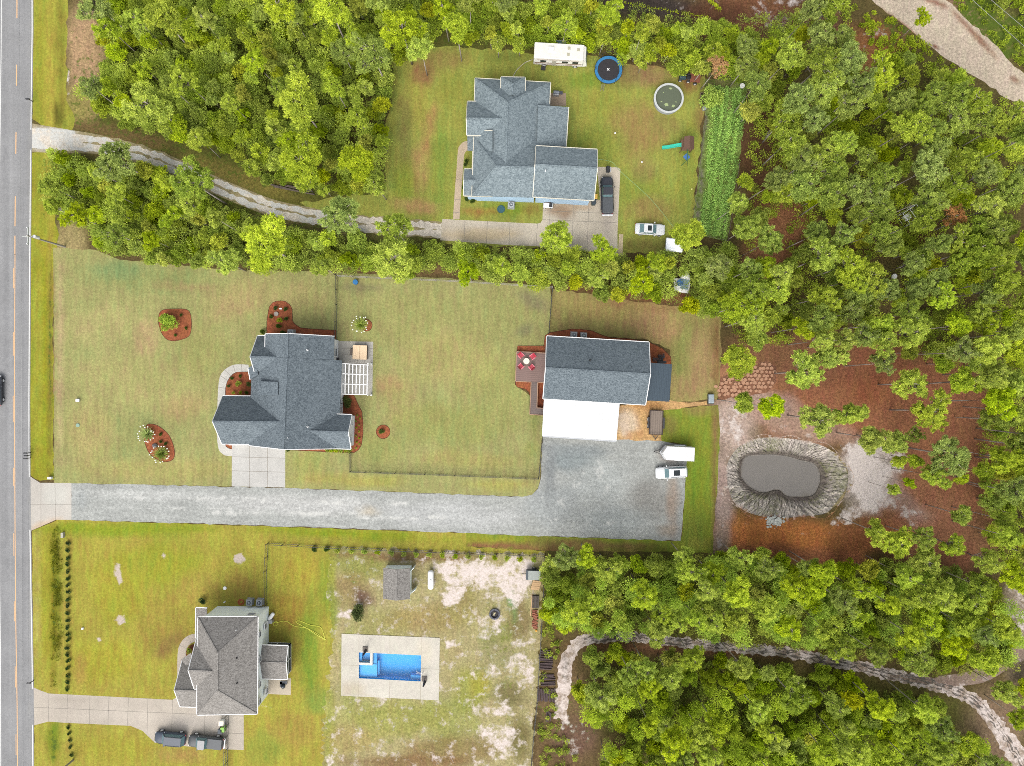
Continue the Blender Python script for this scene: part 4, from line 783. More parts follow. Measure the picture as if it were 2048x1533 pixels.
# AC condensers
def ac():
    t = thing('air_conditioner', 'x', 'air conditioner', group='air conditioner units beside the houses'); m = MB(); m.box(0, 0, 0, .95, .95, .06); m.box(0, 0, .06, .82, .82, .78); m.build('cabinet', simple('ac_grey', c(178,182,184), .6), t, bevel=.04)
    m = MB(); m.cyl(0, 0, .84, .85, .33, 20); m.build('fan_opening', simple('ac_dark', c(60,72,82), .6), t)
    m = MB(); m.ring(0, 0, .853, .875, .3, .34, 20); [m.box(0, 0, .856, .62, .03, .012, k * .785) for k in range(4)]; m.cyl(0, 0, .85, .89, .08, 10); m.build('grille', simple('ac_pale', c(214,218,220), .5), t); return t
a0 = ac()
for i, (x, y, lb) in enumerate(((582.8,666,'grey air conditioner in the red mulch on the north side of the pergola house'), (1148,670.3,'left of two grey air conditioners behind the slate outbuilding'), (1167.5,672,'right of two grey air conditioners behind the slate outbuilding'), (1022.3,411,'grey air conditioner on the grass south of the pale blue house'), (500,1204,'left of two air conditioners north of the sage two storey house'), (520,1204.3,'right of two air conditioners north of the sage two storey house'))):
    o = a0 if i == 0 else copy_tree(a0); p = P(x, y, .4); o.location = (p.x, p.y, 0); o.rotation_euler = (0, 0, R(-3)); o['label'] = lb; o.scale = (1.15, 1.15, 1.1)
# black furniture east of B
pf = thing('patio_bench', 'black metal bench set in the mulch east of the slate outbuilding', 'bench', P(1315, 719)); 
m = MB(); [m.box(0, -.3 + k * .14, .42, 1.6, .1, .03) for k in range(4)]; m.build('seat', BLACKM, pf); m = MB(); [m.box(0, .3, .55 + k * .16, 1.6, .04, .1) for k in range(3)]; m.build('backrest', BLACKM, pf)
for a in (-.75, .75): m = MB(); m.box(a, 0, 0, .06, .6, .42); m.build('leg', BLACKM, pf)
pf2 = copy_tree(pf, loc=P(1322, 712.5), rot=R(8), label='second black bench, nearer the mulch edge east of the outbuilding'); pf2.scale = (.6, 1, 1)
m = MB(); g = thing('grill', 'black barrel grill beside the benches at the dark porch roof', 'grill', P(1318,725)); m.tube([(-.45, 0, .85), (.45, 0, .85)], .26, 12); m.build('barrel', BLACKM, g); m = MB(); [m.box(a * .35, b * .18, 0, .04, .04, .7) for a in (-1, 1) for b in (-1, 1)]; m.box(.75, 0, .75, .5, .4, .04); m.build('cart', BLACKM, g)
ck = thing('storage_chest', 'grey blue plastic storage chest at the end of the clay path', 'chest', P(1420.5, 798)); m = MB(); m.box(0, 0, 0, .95, 1.6, .6, taper=.95); m.build('body', simple('chest_body', c(84,92,96), .6), ck, bevel=.08); m = MB(); m.box(0, .05, .6, .98, 1.5, .14, taper=.8); m.build('lid', simple('chest_lid', c(160,172,178), .5), ck, bevel=.08)
# small markers
def one(name, label, cat, mb, mat, px, z=0, **kw): p = P(*px, z); o = mb.build(name, mat); o.location = (p.x, p.y, z); return tag(o, label, cat, **kw)
m = MB(); m.box(0, 0, 0, .5, .45, .35); one('utility_box', 'small white utility box alone on the front lawn', 'utility box', m, WHITE, (157, 801))
m = MB(); m.cyl(0, 0, 0, .12, .28, 14); one('septic_lid', 'round pale cap on the lawn north of the two storey house', 'septic cap', m, WHITE, (450, 1176.6))
m = MB(); m.cyl(0, 0, 0, .5, .1, 10); one('cleanout_pipe', 'thin white cleanout pipe between the pale round cap and the sage house', 'pipe', m, WHITE, (450.5, 1203.5))
m = MB(); m.box(0, 0, 0, .3, .3, .25); one('utility_box', 'tiny white box on the grass left of the sandy spots', 'utility box', m, WHITE, (166.5, 1257))
m = MB(); m.cyl(0, 0, 0, .1, .3, 12); one('septic_lid', 'pale green cap on the front lawn near the left planting bed', 'septic cap', m, simple('cap_green', c(150,180,160), .6), (156, 851))
m = MB(); m.cyl(0, 0, 0, .12, .62, 20); m.cyl(0, 0, .12, .16, .5, 20); one('septic_lid', 'large dark teal round lid on grass south of the pale blue house', 'septic lid', m, simple('teal_lid', c(52,96,104), .7), (1002, 419))
m = MB(); m.cyl(0, 0, 0, .18, .36, 16); m.ring(0, 0, .18, .22, .25, .36, 16); one('stepping_stone', 'round grey stone in the looped mulch bed', 'stone', m, simple('stone_grey', c(176,166,156), .9), (553, 628.5))
rg = random.Random(3); m = MB(); m.ball(0, 0, .1, .42, .34, .38, 9, 5, rng=rg, wob=.15); one('boulder', 'grey boulder between two yuccas in the oval bed', 'rock', m, simple('boulder_grey', c(128,124,124), .9, 3, .15), (310.6, 891.5))
m = MB(); m.box(0, 0, 0, .4, .2, .12); one('stone_block', 'small white block among shrubs of the looped mulch bed', 'block', m, WHITE, (561.5, 618))
m = MB(); m.cyl(0, 0, 0, .6, .36, 16, .4); one('water_tub', 'blue round tub beside the back fence', 'tub', m, simple('tub_blue', c(40,120,180), .5), (712, 565.5))
m = MB(); m.box(0, 0, .0, .6, .35, .5); one('garden_marker', 'small pale block at the ditch end by the apron', 'marker', m, WHITE, (102.5, 956))
m = MB(); m.box(0, 0, 0, .35, .8, .5); one('utility_pedestal', 'pale pedestal at the top of the dark shrub row', 'pedestal', m, simple('ped', c(190,186,170), .7), (127.5, 1070))
# ------------------------------------------------ swimming pool with deck
sp = thing('swimming_pool', 'rectangular blue swimming pool with corner spa set in a cream concrete deck', 'swimming pool', P(781, 1334))
dkpx = [(683.4,1267.7),(879.8,1276),(877.5,1400.9),(682,1391.5)]
pw = [(718,1305),(842.3,1311),(841.3,1363),(718,1356.7)]
# deck as four slabs round the basin
def q2(px, z): v = P(*px, 0); return (v.x, v.y)
DKM = terrain('pool_concrete', sandc=c(190,180,160), fine=.16, streak_amt=.06)
def deckpart(poly, holes, z):
    o = sheet('deck_slab', poly, z, DKM, base=c(213,207,193), step=.8, holes=holes, edge=50, seed=71, blobs=[(700,1380,30,20,0,c(198,186,160),.7),(850,1300,20,30,0,c(214,204,184),.6)], kind=None); o.parent = sp; KID.setdefault(sp.name, []).append(o)
    for v in o.data.vertices: v.co -= sp.location
    return o
deckpart(dkpx, [pw], .07)
m = MB(); A = [P(*p) for p in dkpx]
for a, b in zip(A, A[1:] + A[:1]): m.add([(a.x, a.y, -.1), (b.x, b.y, -.1), (b.x, b.y, .066), (a.x, a.y, .066)], [(0, 1, 2, 3)])
m.build('deck_edge', simple('deck_edge', c(180,172,156), .9), sp, world=True)
m = MB()
for a, b in (((718,1269.5),(718,1305)),((842.5,1274.5),(842.5,1311)),((718,1356.7),(717,1393)),((780,1359.5),(779,1396)),((841.3,1363),(841,1399)),((780,1272),(780,1308)),((683,1330),(718,1331)),((842,1337),(879,1339))):
    p, q = P(*a), P(*b); d = (q - p).normalized(); n = Vector((-d.y, d.x, 0)) * .025; m.add([(v.x, v.y, .074) for v in (p - n, q - n, q + n, p + n)], [(0, 1, 2, 3)])
m.build('joint_lines', simple('joint2', c(176,166,146), .9), sp, world=True)
BL = simple('pool_gelcoat', c(104,184,236, 1.5), .9, 1.2, .05, spec=.02)
bas = MB(); B = [P(*p) for p in pw]
for a, b in zip(B, B[1:] + B[:1]): bas.add([(a.x, a.y, -1.6), (b.x, b.y, -1.6), (b.x, b.y, .069), (a.x, a.y, .069)], [(3, 2, 1, 0)])
bas.add([(v.x, v.y, -1.58) for v in B], [(3, 2, 1, 0)]); bas.build('basin', BL, sp, world=True)
STP = simple('pool_step', c(122,192,242, 1.6), .9, 1.2, .05, spec=.02)
def pstep(px, z): m = MB(); m.prism([P(*p)[:2] for p in px], -1.57, z); m.build('step', STP, sp, world=True)
pstep([(718.4,1329.5),(745,1331),(753,1331.5),(753,1358),(718.4,1356.2)], -.42); pstep([(745.6,1307),(752,1307.3),(752,1331.2),(745.6,1330.9)], -.55)
pstep([(753.4,1326),(757,1326),(757,1354),(753.4,1354)], -.8); pstep([(820,1354),(841,1355),(840.9,1362.4),(820,1361.6)], -.6); pstep([(820,1311.8),(841.9,1312.6),(841.8,1315.5),(820,1314.8)], -.6)
pstep([(723.2,1305.8),(740,1306.4),(740,1325),(723.2,1324.3)], -.9); pstep([(718.4,1305.6),(723,1305.8),(723,1324),(718.4,1324)], -.4)
m = MB(); m.prism([P(*p)[:2] for p in ((740.5,1305.9),(745.4,1306.2),(745.2,1331),(718.1,1329.6),(718.1,1325),(740.3,1326))], -1.5, .09); m.build('spa_wall', simple('coping', c(222,220,212), .8), sp, world=True)
mw = bpy.data.materials.new('pool_water'); mw.use_nodes = True; nw = mw.node_tree; nw.nodes.remove(nw.nodes['Principled BSDF'])
tb = nw.nodes.new('ShaderNodeBsdfTransparent'); tb.inputs[0].default_value = (.7, .9, .99, 1); gb = nw.nodes.new('ShaderNodeBsdfGlossy'); gb.inputs['Roughness'].default_value = .05
fz = nw.nodes.new('ShaderNodeMixShader'); fz.inputs[0].default_value = .01; nw.links.new(tb.outputs[0], fz.inputs[1]); nw.links.new(gb.outputs[0], fz.inputs[2]); nw.links.new(fz.outputs[0], nw.nodes['Material Output'].inputs[0])
for nm, pp in (('water', pw),): m = MB(); m.add([P(*p, -.12) if False else Vector((P(*p).x, P(*p).y, -.14)) for p in pp], [(3, 2, 1, 0)]); m.build(nm, mw, sp, world=True)
m = MB()
for dy in (0, 4): a, b = P(834.5,1339.5 + dy,0), P(841,1343 + dy * .2,0); m.tube([(a.x, a.y, -.5), (a.x, a.y, .75), ((a.x+b.x)/2, (a.y+b.y)/2 , .9), (b.x + .35, b.y, .8), (b.x + .45, b.y, .05)], .035, 6)
m.build('ladder_rail', WHITE, sp, world=True)
def umbrella(px, tip, lb):
    p = P(*px, 0); t = thing('closed_umbrella', lb, 'umbrella', (p.x, p.y, .07), group='folded umbrellas beside the pool')
    m = MB(); m.box(0, 0, 0, .85, .85, .12); m.build('base', simple('umb_base', c(112,104,96), .8), t, bevel=.03)
    q = P(*tip, 3.0); dx, dy = q.x - p.x, q.y - p.y
    m = MB(); m.tube([(0, 0, .1), (dx * .3, dy * .1, 1.8), (dx * .7, dy * .4, 2.7), (dx, dy * .6, 2.75)], .05, 8); m.build('mast', BLACKM, t)
    m = MB(); m.tube([(dx * .9, dy * .5, 2.7), (dx, dy * .75, 2.2), (dx * 1.0, dy * .95, 1.3), (dx, dy, .7)], .1, 10, .24); m.build('canopy', simple('umb_fabric', (.022, .022, .026), .9), t)
umbrella((731,1298.5), (725.5,1312), 'folded black cantilever umbrella leaning over the corner spa'); umbrella((849,1357.5), (846,1376), 'folded black cantilever umbrella at the south east pool corner')
# ------------------------------------------------ fences
def fence(name, label, pts, hgt, mat, spacing=2.4, mesh=True, pick=.14, rails=(.15, .95), post=.07, cat='fence'):
    w_ = [P(*p) for p in pts]; root = thing(name, label, cat, w_[0]); pm, rm = MB(), MB()
    for a, b in zip(w_, w_[1:]):
        L = (b - a).length; n = max(1, int(round(L / spacing)))
        for k in range(n + (1 if b is w_[-1] else 0)):
            p = a.lerp(b, k / n); m = MB(); m.box(p.x, p.y, 0, post, post, hgt + .08); m.build('post', mat, root, world=True)
        for r in rails: rm.beam((a.x, a.y, hgt * r), (b.x, b.y, hgt * r), .05, .05)
        if mesh:
            q = int(L / pick)
            for k in range(q): p = a.lerp(b, (k + .5) / q); pm.box(p.x, p.y, .06, .02, .02, hgt - .06)
    rm.build('rail', mat, root, world=True)
    if mesh: pm.build('picket_panel', mat, root, world=True)
    return root
FB = simple('fence_black', (.03, .03, .03), .5)
fence('picket_fence', 'black metal fence from the tree line down to the patio of the pergola house', [(675,552),(674,610),(673,680)], 1.35, FB)
fence('picket_fence', 'black metal fence between the two back lawns, ending at the slate outbuilding', [(1104.5,577),(1101,620),(1097,668)], 1.35, FB)
fence('picket_fence', 'black metal fence along the south edge of the middle back lawn', [(702,906),(702,943),(850,948),(1000,954),(1077,957),(1084,880)], 1.35, FB)
fence('wood_fence', 'weathered pale grey fence along the hedge row behind the back lawn', [(680,554),(760,558),(900,564),(1000,570),(1104,577)], 1.7, simple('fence_grey', c(176,170,160), .9), 2.4, True, .32, (.3, .95), .1)
fence('wire_fence', 'dark wire fence running round the north side of the sandy back yard', [(535,1208),(534,1140),(537,1086),(660,1093),(800,1099),(930,1104),(1090,1109)], 1.5, FB, 2.6, True, .3)
fence('wire_fence', 'dark wire fence between the sandy back yard and the log piles', [(1090,1109),(1086,1200),(1080,1300),(1074,1400),(1066,1480),(1060,1560)], 1.5, FB, 2.6, True, .35)
fence('gate_fence', 'black fence crossing the driveway beside the green bin', [(458,1426),(456.5,1470),(455,1548)], 1.7, FB, 2.2, True, .3, (.1, .5, .98))
fence('garden_fence', 'rough wire and post fence around the vegetable garden', [(1410,238),(1399,320),(1386,420),(1381,468),(1453,484),(1466,400),(1476,330)], 1.0, simple('fence_brown', c(120,108,92), .9), 2.6, False, rails=(.9,))
fence('garden_fence', 'timber edged fence at the north end of the vegetable garden', [(1416,152),(1460,156),(1495,165),(1488,225)], 1.1, simple('fence_brown', c(120,108,92), .9), 2.2, False, rails=(.4, .9))
# ------------------------------------------------ vehicles
TYRE = DARKG; RIM = STEEL
def loft(st, n=16, pw=3.2):
    """st: (x, half width, z bottom, z top) -> rounded body shell"""
    vs = []; fs = []
    for (x, w_, z0, z1) in st:
        for i in range(n):
            a = 6.2832 * i / n; ca, sa = math.cos(a), math.sin(a)
            vs.append((x, w_ * math.copysign(abs(ca) ** (2 / pw), ca), (z0 + z1) / 2 + (z1 - z0) / 2 * math.copysign(abs(sa) ** (2 / pw), sa)))
    m = len(st)
    for k in range(m - 1): fs += [(k*n+i, k*n+(i+1) % n, (k+1)*n+(i+1) % n, (k+1)*n+i) for i in range(n)]
    fs += [tuple(range(n - 1, -1, -1)), tuple((m-1)*n+i for i in range(n))]
    return MB().add(vs, fs)
def wheel_at(t, x, y, r=.34, w_=.24):
    m = MB(); s = 1 if y > 0 else -1; m.tube([(x, y - s * w_ / 2, r), (x, y + s * w_ / 2, r)], r, 16); o = m.build('wheel', TYRE, t)
    m = MB(); m.tube([(x, y + s * w_ * .4, r), (x, y + s * (w_ / 2 + .015), r)], r * .6, 12); m.build('rim', RIM, o)
def car(name, label, px, rot, L, Wd, Ht, paint, kind='sedan', cat='car', glassm=None, roofm=None):
    p = P(*px, .8); t = thing(name, label, cat, (p.x, p.y, 0), R(rot)); G = glassm or CARGLASS; h = Wd / 2; l = L / 2
    hood, belt = (.82, .92) if kind == 'sedan' else (1.02, 1.12)
    if kind == 'pickup': hood, belt = 1.12, 1.2
    st = [(-l, h * .78, .42, belt * .82), (-l + .12, h * .9, .3, belt * .93), (-l + .5, h * .98, .25, belt * .98), (-l * .3, h, .24, belt), (l * .25, h, .24, belt * .99), (l * .45, h * .99, .24, hood * 1.02), (l - .6, h * .96, .26, hood * .96), (l - .2, h * .86, .3, hood * .86), (l, h * .66, .4, hood * .72)]
    loft(st).build('body', paint, t, smooth=True)
    if kind == 'sedan': b0, t0, t1, b1 = -l * .74, -l * .42, l * .1, l * .42
    elif kind == 'suv': b0, t0, t1, b1 = -l * .97, -l * .84, l * .2, l * .46
    else: b0, t0, t1, b1 = -l * .12, -l * .04, l * .3, l * .52
    wb, wt = h * .9, h * .74; zr = Ht
    # cabin
    def Q(x, y, z): return (x, y, z)
    zb = belt - .1
    cb = [Q(b0, -wb * .94, zb), Q(b1, -wb * .92, zb), Q(b1, wb * .92, zb), Q(b0, wb * .94, zb), Q(t0, -wt, zr - .05), Q(t1, -wt, zr - .05), Q(t1, wt, zr - .05), Q(t0, wt, zr - .05)]
    m = MB(); m.add(cb, [(3, 2, 1, 0), (4, 5, 6, 7), (0, 1, 5, 4), (1, 2, 6, 5), (2, 3, 7, 6), (3, 0, 4, 7)]); m.build('cabin', paint, t, bevel=.05)
    def pane(nm, idx, sx=.86, sz=.82):
        v = [Vector(cb[i]) for i in idx]; cen = sum(v, Vector()) / 4; nn = (v[1] - v[0]).cross(v[2] - v[0]).normalized()
        if nn.dot(cen - Vector(((b0 + b1) / 2, 0, 1))) < 0: nn = -nn
        v = [cen + (q - cen) * .9 for q in v]; m = MB(); m.add([q + nn * .012 for q in v] + [q - nn * .02 for q in v], [(0, 1, 2, 3), (7, 6, 5, 4), (0, 4, 5, 1), (1, 5, 6, 2), (2, 6, 7, 3), (3, 7, 4, 0)]); m.build(nm, G, t)
    pane('windscreen', (1, 2, 6, 5)); pane('rear_window', (3, 0, 4, 7)); pane('side_window', (0, 1, 5, 4)); pane('side_window', (2, 3, 7, 6))
    m = MB(); m.prism([(t0 - .08, -wt * .9), (t0 + .1, -wt * 1.02), (t1 - .1, -wt * 1.02), (t1 + .1, -wt * .88), (t1 + .1, wt * .88), (t1 - .1, wt * 1.02), (t0 + .1, wt * 1.02), (t0 - .08, wt * .9)], zr - .06, zr); m.build('roof', roofm or paint, t, bevel=.03)
    if kind == 'sedan' or (kind == 'suv' and paint is PW):
        xm = t0 + (t1 - t0) * (.66 if kind == 'sedan' else .56); m = MB(); m.box(xm, 0, zr, .62 if kind == 'sedan' else .95, wt * 1.2, .012); m.build('sunroof', DEADGL, t)
    if kind == 'suv':
        for s in (-1, 1): m = MB(); m.tube([(t0 + .1, s * wt * .93, zr + .07), (t1 - .2, s * wt * .93, zr + .07)], .025, 6); m.build('roof_rail', BLACKM, t)
    if kind == 'pickup':
        bx0, bx1 = -l + .12, b0 - .06; m = MB(); m.box((bx0 + bx1) / 2, 0, belt - .04, bx1 - bx0, h * 1.62, .08); m.build('bed_cover', simple('tonneau', (.05, .055, .06), .55), t, bevel=.02)
        m = MB(); m.box(-l - .12, 0, .45, .22, h * 1.7, .18); m.build('rear_bumper', STEEL, t, bevel=.02)
    for s in (-1, 1):
        for x in (-l * .62, l * .63): wheel_at(t, x, s * (h - .1), .34 if kind == 'sedan' else .4)
        m = MB(); m.box(b1 - .35, s * (h + .1), belt - .08, .16, .24, .16); m.build('mirror', paint, t, bevel=.03)
        m = MB(); m.box(l - .2, s * h * .62, hood * .62, .22, .36, .14); m.build('headlight', STEEL, t, bevel=.03)
        m = MB(); m.box(-l + .05, s * h * .66, belt * .62, .12, .3, .16); m.build('tail_light', simple('tail_red', (.35, .02, .02), .3), t, bevel=.02)
    return t
PW = glossy('car_white', (.46, .47, .47), .25, coat=.5); PB = glossy('car_black', (.03, .032, .038), .3, coat=.15); PN = glossy('car_navy', (.035, .045, .062), .3, coat=.15); PG = glossy('car_charcoal', (.05, .054, .056), .35, coat=.15)
car('parked_suv', 'white suv with a dark sunroof parked on the gravel beside the enclosed trailer', (1343,945.5), 183, 5.0, 1.95, 1.75, PW, 'suv')
car('parked_car', 'white sedan parked on the grass south of the playset', (1300.5,458.5), -3, 4.75, 1.85, 1.45, PW, 'sedan')
car('pickup_truck', 'black pickup truck with covered bed on the concrete pad', (1214.5,391), 91, 5.9, 2.0, 1.9, PB, 'pickup', 'pickup truck')
car('parked_suv', 'dark navy suv parked on the southern driveway, left of the charcoal one', (340,1477.5), 175, 4.9, 1.95, 1.8, PN, 'suv')
car('pickup_truck', 'charcoal pickup truck with grey roof beside the navy suv', (411.5,1485), 174, 5.5, 1.95, 1.85, PG, 'pickup', 'pickup truck', roofm=simple('roof_grey', (.2, .2, .2), .5))
car('passing_car', 'dark car on the road cut off by the left edge', (-9,781), 90, 4.8, 1.85, 1.45, PB, 'sedan')
# motorhome
rv = thing('motorhome', 'old cream motorhome with brown stripes parked north of the pale blue house', 'motorhome', P(1119, 120, 0), R(-3.2))
RVW = simple('rv_cream', c(236,234,226, 1.6), .55, 1.2, .06); RVR = simple('rv_roof', c(228,226,218, 1.7), .8, 1.4, .1)
m = MB(); m.box(-.25, 0, .5, 7.7, 2.4, 2.45); m.build('body', RVW, rv, bevel=.12)
m = MB(); m.box(-.25, 0, 2.96, 7.5, 2.25, .05); m.build('roof', RVR, rv, bevel=.02)
m = MB(); m.add([(3.6, -1.15, .5), (4.3, -1.05, .5), (4.3, 1.05, .5), (3.6, 1.15, .5), (3.6, -1.15, 2.85), (3.95, -1.0, 2.6), (3.95, 1.0, 2.6), (3.6, 1.15, 2.85)], [(0, 1, 5, 4), (1, 2, 6, 5), (2, 3, 7, 6), (4, 5, 6, 7), (3, 2, 1, 0)]); m.build('cab', RVW, rv, bevel=.05)
m = MB(); m.add([(4.27, -.95, 1.3), (4.27, .95, 1.3), (4.0, .9, 2.45), (4.0, -.9, 2.45)], [(0, 1, 2, 3)]); m.build('windscreen', CARGLASS, rv)
m = MB(); m.box(-1.5, .15, 3.0, .85, .75, .25, taper=.9); m.build('air_conditioner', WHITE, rv, bevel=.04)
for x, y in ((1.2, -.5), (1.25, .45), (2.7, .3)): m = MB(); m.box(x, y, 3.0, .4, .4, .1); m.build('roof_vent', simple('vent_tan', c(190,186,160), .6), rv, bevel=.02)
m = MB(); m.tube([(-3.6, -1.28, 2.55), (2.9, -1.28, 2.55)], .07, 8); m.build('awning', simple('awn', c(190,180,166), .7), rv)
m = MB(); m.box(-.25, -1.21, 1.2, 7.4, .03, .22); m.box(-.25, -1.21, .8, 7.4, .03, .1); m.build('stripe', simple('rv_brown', c(140,112,92), .7), rv)
for x in (-2.6, .8, 2.4): m = MB(); m.box(x, -1.21, 1.55, .9, .04, .6); m.build('side_window', DEADGL, rv)
m = MB(); m.box(-.9, -1.22, .6, .65, .04, 1.9); m.build('door', simple('rv_door', c(190,184,170), .6), rv); m = MB(); m.box(-2.5, -1.6, 0, .7, .5, .3); m.build('step', BLACKM, rv)
for x in (-2.4, 2.5):
    for s in (-1, 1): wheel_at(rv, x, s * 1.08, .4, .25)
pl = thing('flatbed_trailer', 'grey framed glass panel leaning flat behind the motorhome', 'panel', P(1103, 91), R(-3)); pl.name = 'glazed_panel'; m = MB(); m.box(0, 0, .8, 4.3, .8, .05); m.build('pane', CARGLASS, pl); m = MB(); m.box(0, .42, .7, 4.5, .1, .2); m.box(0, -.42, .7, 4.5, .1, .2); m.box(-2.2, 0, .7, .1, .8, .2); m.box(2.2, 0, .7, .1, .8, .2); [m.box(a * 2, b * .38, 0, .08, .08, .75) for a in (-1, 1) for b in (-1, 1)]; m.build('frame', GREYM, pl)
# enclosed trailer
et = thing('enclosed_trailer', 'white v nosed enclosed trailer with its tongue to the left, beside the white suv', 'trailer', P(1352, 905, 0), R(-3))
body = [(-1.95, -1.08), (2.35, -1.08), (2.35, 1.08), (-1.95, 1.08), (-2.6, 0)]
m = MB(); m.prism(body, .45, 2.4); m.build('body', WHITE, et, bevel=.04); m = MB(); m.prism([(x * .985, y * .97) for x, y in body], 2.4, 2.44); m.build('roof', simple('tr_roof', (.44, .44, .435), .4, 1, .02), et)
m = MB(); m.prism([(-1.9, -1.12), (-2.64, -.03), (-2.7, 0), (-2.64, .03), (-1.9, 1.12), (-2.05, 1.12), (-2.85, 0), (-2.05, -1.12)], .5, 1.3); m.build('stone_guard', GREYM, et)
m = MB(); m.beam((-2.5, -.4, .5), (-3.6, 0, .5), .08, .1); m.beam((-2.5, .4, .5), (-3.6, 0, .5), .08, .1); m.cyl(-3.5, 0, 0, .8, .04, 8); m.build('tongue', BLACKM, et)
m = MB(); m.box(.35, 1.16, .6, 1.7, .16, .3); m.build('fender', STEEL, et, bevel=.03)
m = MB(); m.box(.35, -1.16, .6, 1.7, .16, .3); m.build('fender', STEEL, et, bevel=.03)
for x in (0, .75):
    for s in (-1, 1): wheel_at(et, x, s * 1.06, .32, .2)
# open utility trailer
ut = thing('utility_trailer', 'open utility trailer with a weathered plank bed on the sandy clay', 'trailer', P(1310.5, 845), R(88))
m = MB(); m.box(0, 0, .5, 3.7, 2.0, .07); m.build('plank_bed', stripes('planks', c(150,134,120), c(96,84,76), .28, 0, .16, .85, rot=R(-2)), ut)
m = MB(); 
for s in (-1, 1): m.beam((-1.9, s * 1.02, .95), (1.9, s * 1.02, .95), .07, .06); m.beam((-1.9, s * 1.02, .55), (1.9, s * 1.02, .55), .08, .12); [m.box(x, s * 1.02, .5, .06, .06, .42) for x in (-1.85, -.9, 0, .9, 1.85)]
m.beam((-1.88, -1, .95), (-1.88, 1, .95), .07, .06); m.beam((1.88, -1, .95), (1.88, 1, .95), .07, .06); m.build('side_rail', simple('rust_black', c(58,44,44), .7), ut)
m = MB(); m.beam((-1.9, -.5, .5), (-2.7, 0, .5), .08, .1); m.beam((-1.9, .5, .5), (-2.7, 0, .5), .08, .1); m.cyl(-2.55, 0, 0, .8, .04, 8); m.build('tongue', BLACKM, ut)
for x in (-.55, .45):
    for s in (-1, 1): wheel_at(ut, x, s * 1.2, .36, .22)
for s in (-1, 1): m = MB(); m.box(-.05, s * 1.2, .74, 1.75, .26, .05); m.build('fender', BLACKM, ut, bevel=.02)
# small trailer with lid in the south yard
ct_ = thing('cargo_trailer', 'small cargo trailer with a pale tarp lid beside the wire fence', 'trailer', P(1066.5, 1147), R(-2)); m = MB(); m.box(0, 0, .45, 2.3, 1.5, .8); m.build('body', simple('ct_dark', c(74,84,90), .6), ct_, bevel=.03); m = MB(); m.box(.15, 0, 1.25, 1.95, 1.45, .1); m.build('lid', simple('ct_lid', c(166,172,166), .7, 3, .1), ct_, bevel=.03)
for s in (-1, 1): wheel_at(ct_, .1, s * .86, .32, .2)
m = MB(); m.beam((-1.1, 0, .5), (-1.8, 0, .5), .08, .1); m.build('tongue', BLACKM, ct_)
# trampoline, pool, playset
tp = thing('trampoline', 'round blue rimmed trampoline with a dark mat beside the motorhome', 'trampoline', P(1217, 140, .9))
tp.location.z = 0; m = MB(); m.cyl(0, 0, .86, .9, 1.8, 40); m.build('mat', simple('tr_mat', c(52,50,54), .9, 3, .15), tp); m = MB(); m.ring(0, 0, .9, .96, 1.72, 2.16, 40); m.build('rim_pad', simple('tr_blue', c(52,130,184), .6, 3, .1), tp)
m = MB(); m.ring(0, 0, .82, .9, 2.13, 2.2, 40); m.build('frame', BLACKM, tp)
m = MB(); m.box(-.05, .05, .905, .5, .1, .01, .7); m.box(-.05, .05, .912, .5, .1, .01, -.87); m.build('cross_mark', WHITE, tp)
for k in range(6): a = k * 1.047; m = MB(); m.cyl(2.13 * math.cos(a), 2.13 * math.sin(a), 0, 2.6, .035, 6); m.build('net_pole', BLACKM, tp)
m = MB(); m.ring(0, 0, 2.45, 2.5, 2.11, 2.15, 40); m.build('net_hoop', BLACKM, tp)
m = MB(); [m.beam((-1.0 + k * .42, -2.2, .95), (-1.15 + k * .42, -3.0, .05), .06, .05) for k in (0, 1)]; [m.box(-.82 - k * .05, -2.35 - k * .22, .75 - k * .22, .42, .1, .04) for k in range(3)]; m.build('ladder', simple('ladder_grey', c(140,134,110), .7), tp)
gp = thing('round_pool', 'round above ground pool with pale rim and murky green water', 'pool', P(1334.6, 202, 0)); m = MB(); m.ring(0, 0, 0, 1.05, 2.12, 2.2, 48); m.build('wall', simple('pool_grey', c(170,176,180), .6), gp)
m = MB(); m.ring(0, 0, 1.05, 1.1, 2.05, 2.36, 24); m.build('rim', simple('pool_rim', c(206,210,208), .6, 3, .1), gp)
m = MB(); m.cyl(0, 0, .1, .82, 2.11, 40); m.build('water', glossy('green_water', c(104,112,92), .12), gp)
rg = random.Random(11); m = MB()
for x, y, r in ((-.35, -.95, .4), (.75, -1.1, .36), (-1.1, -.45, .14), (.3, 1.6, .3), (1.2, -.5, .14), (-.8, 1.0, .12)):
    n = 9; m.prism([(x + r * rg.uniform(.5, 1.1) * math.cos(k * .698), y + r * rg.uniform(.4, .9) * math.sin(k * .698)) for k in range(n)], .82, .83)
m.build('algae', simple('algae', c(170,186,130), .8), gp)
ps = thing('playset', 'wooden playset with brown roof, teal slide and a blue canopy seat', 'playset', P(1369, 296)); W2 = simple('play_wood', c(126,96,76), .8, 4, .15)
m = MB(); m.box(0, 0, 1.2, 1.7, 1.7, .08); m.build('platform', W2, ps)
for a in (-1, 1):
    for b in (-1, 1): m = MB(); m.box(a * .8, b * .8, 0, .1, .1, 2.3); m.build('post', W2, ps)
m = MB(); m.slab([(-.6, -1, 2.25), (.15, -1, 2.75), (.15, 1, 2.75), (-.6, 1, 2.25)], .06); m.slab([(.15, -1, 2.75), (.95, -1, 2.25), (.95, 1, 2.25), (.15, 1, 2.75)], .06); m.build('roof', simple('play_roof', c(112,84,68), .85, 5, .15), ps)
m = MB(); pts = [(-.8, .02, 1.35), (-1.4, .0, 1.15), (-2.2, -.03, .7), (-3.0, -.06, .35), (-3.6, -.08, .25)]
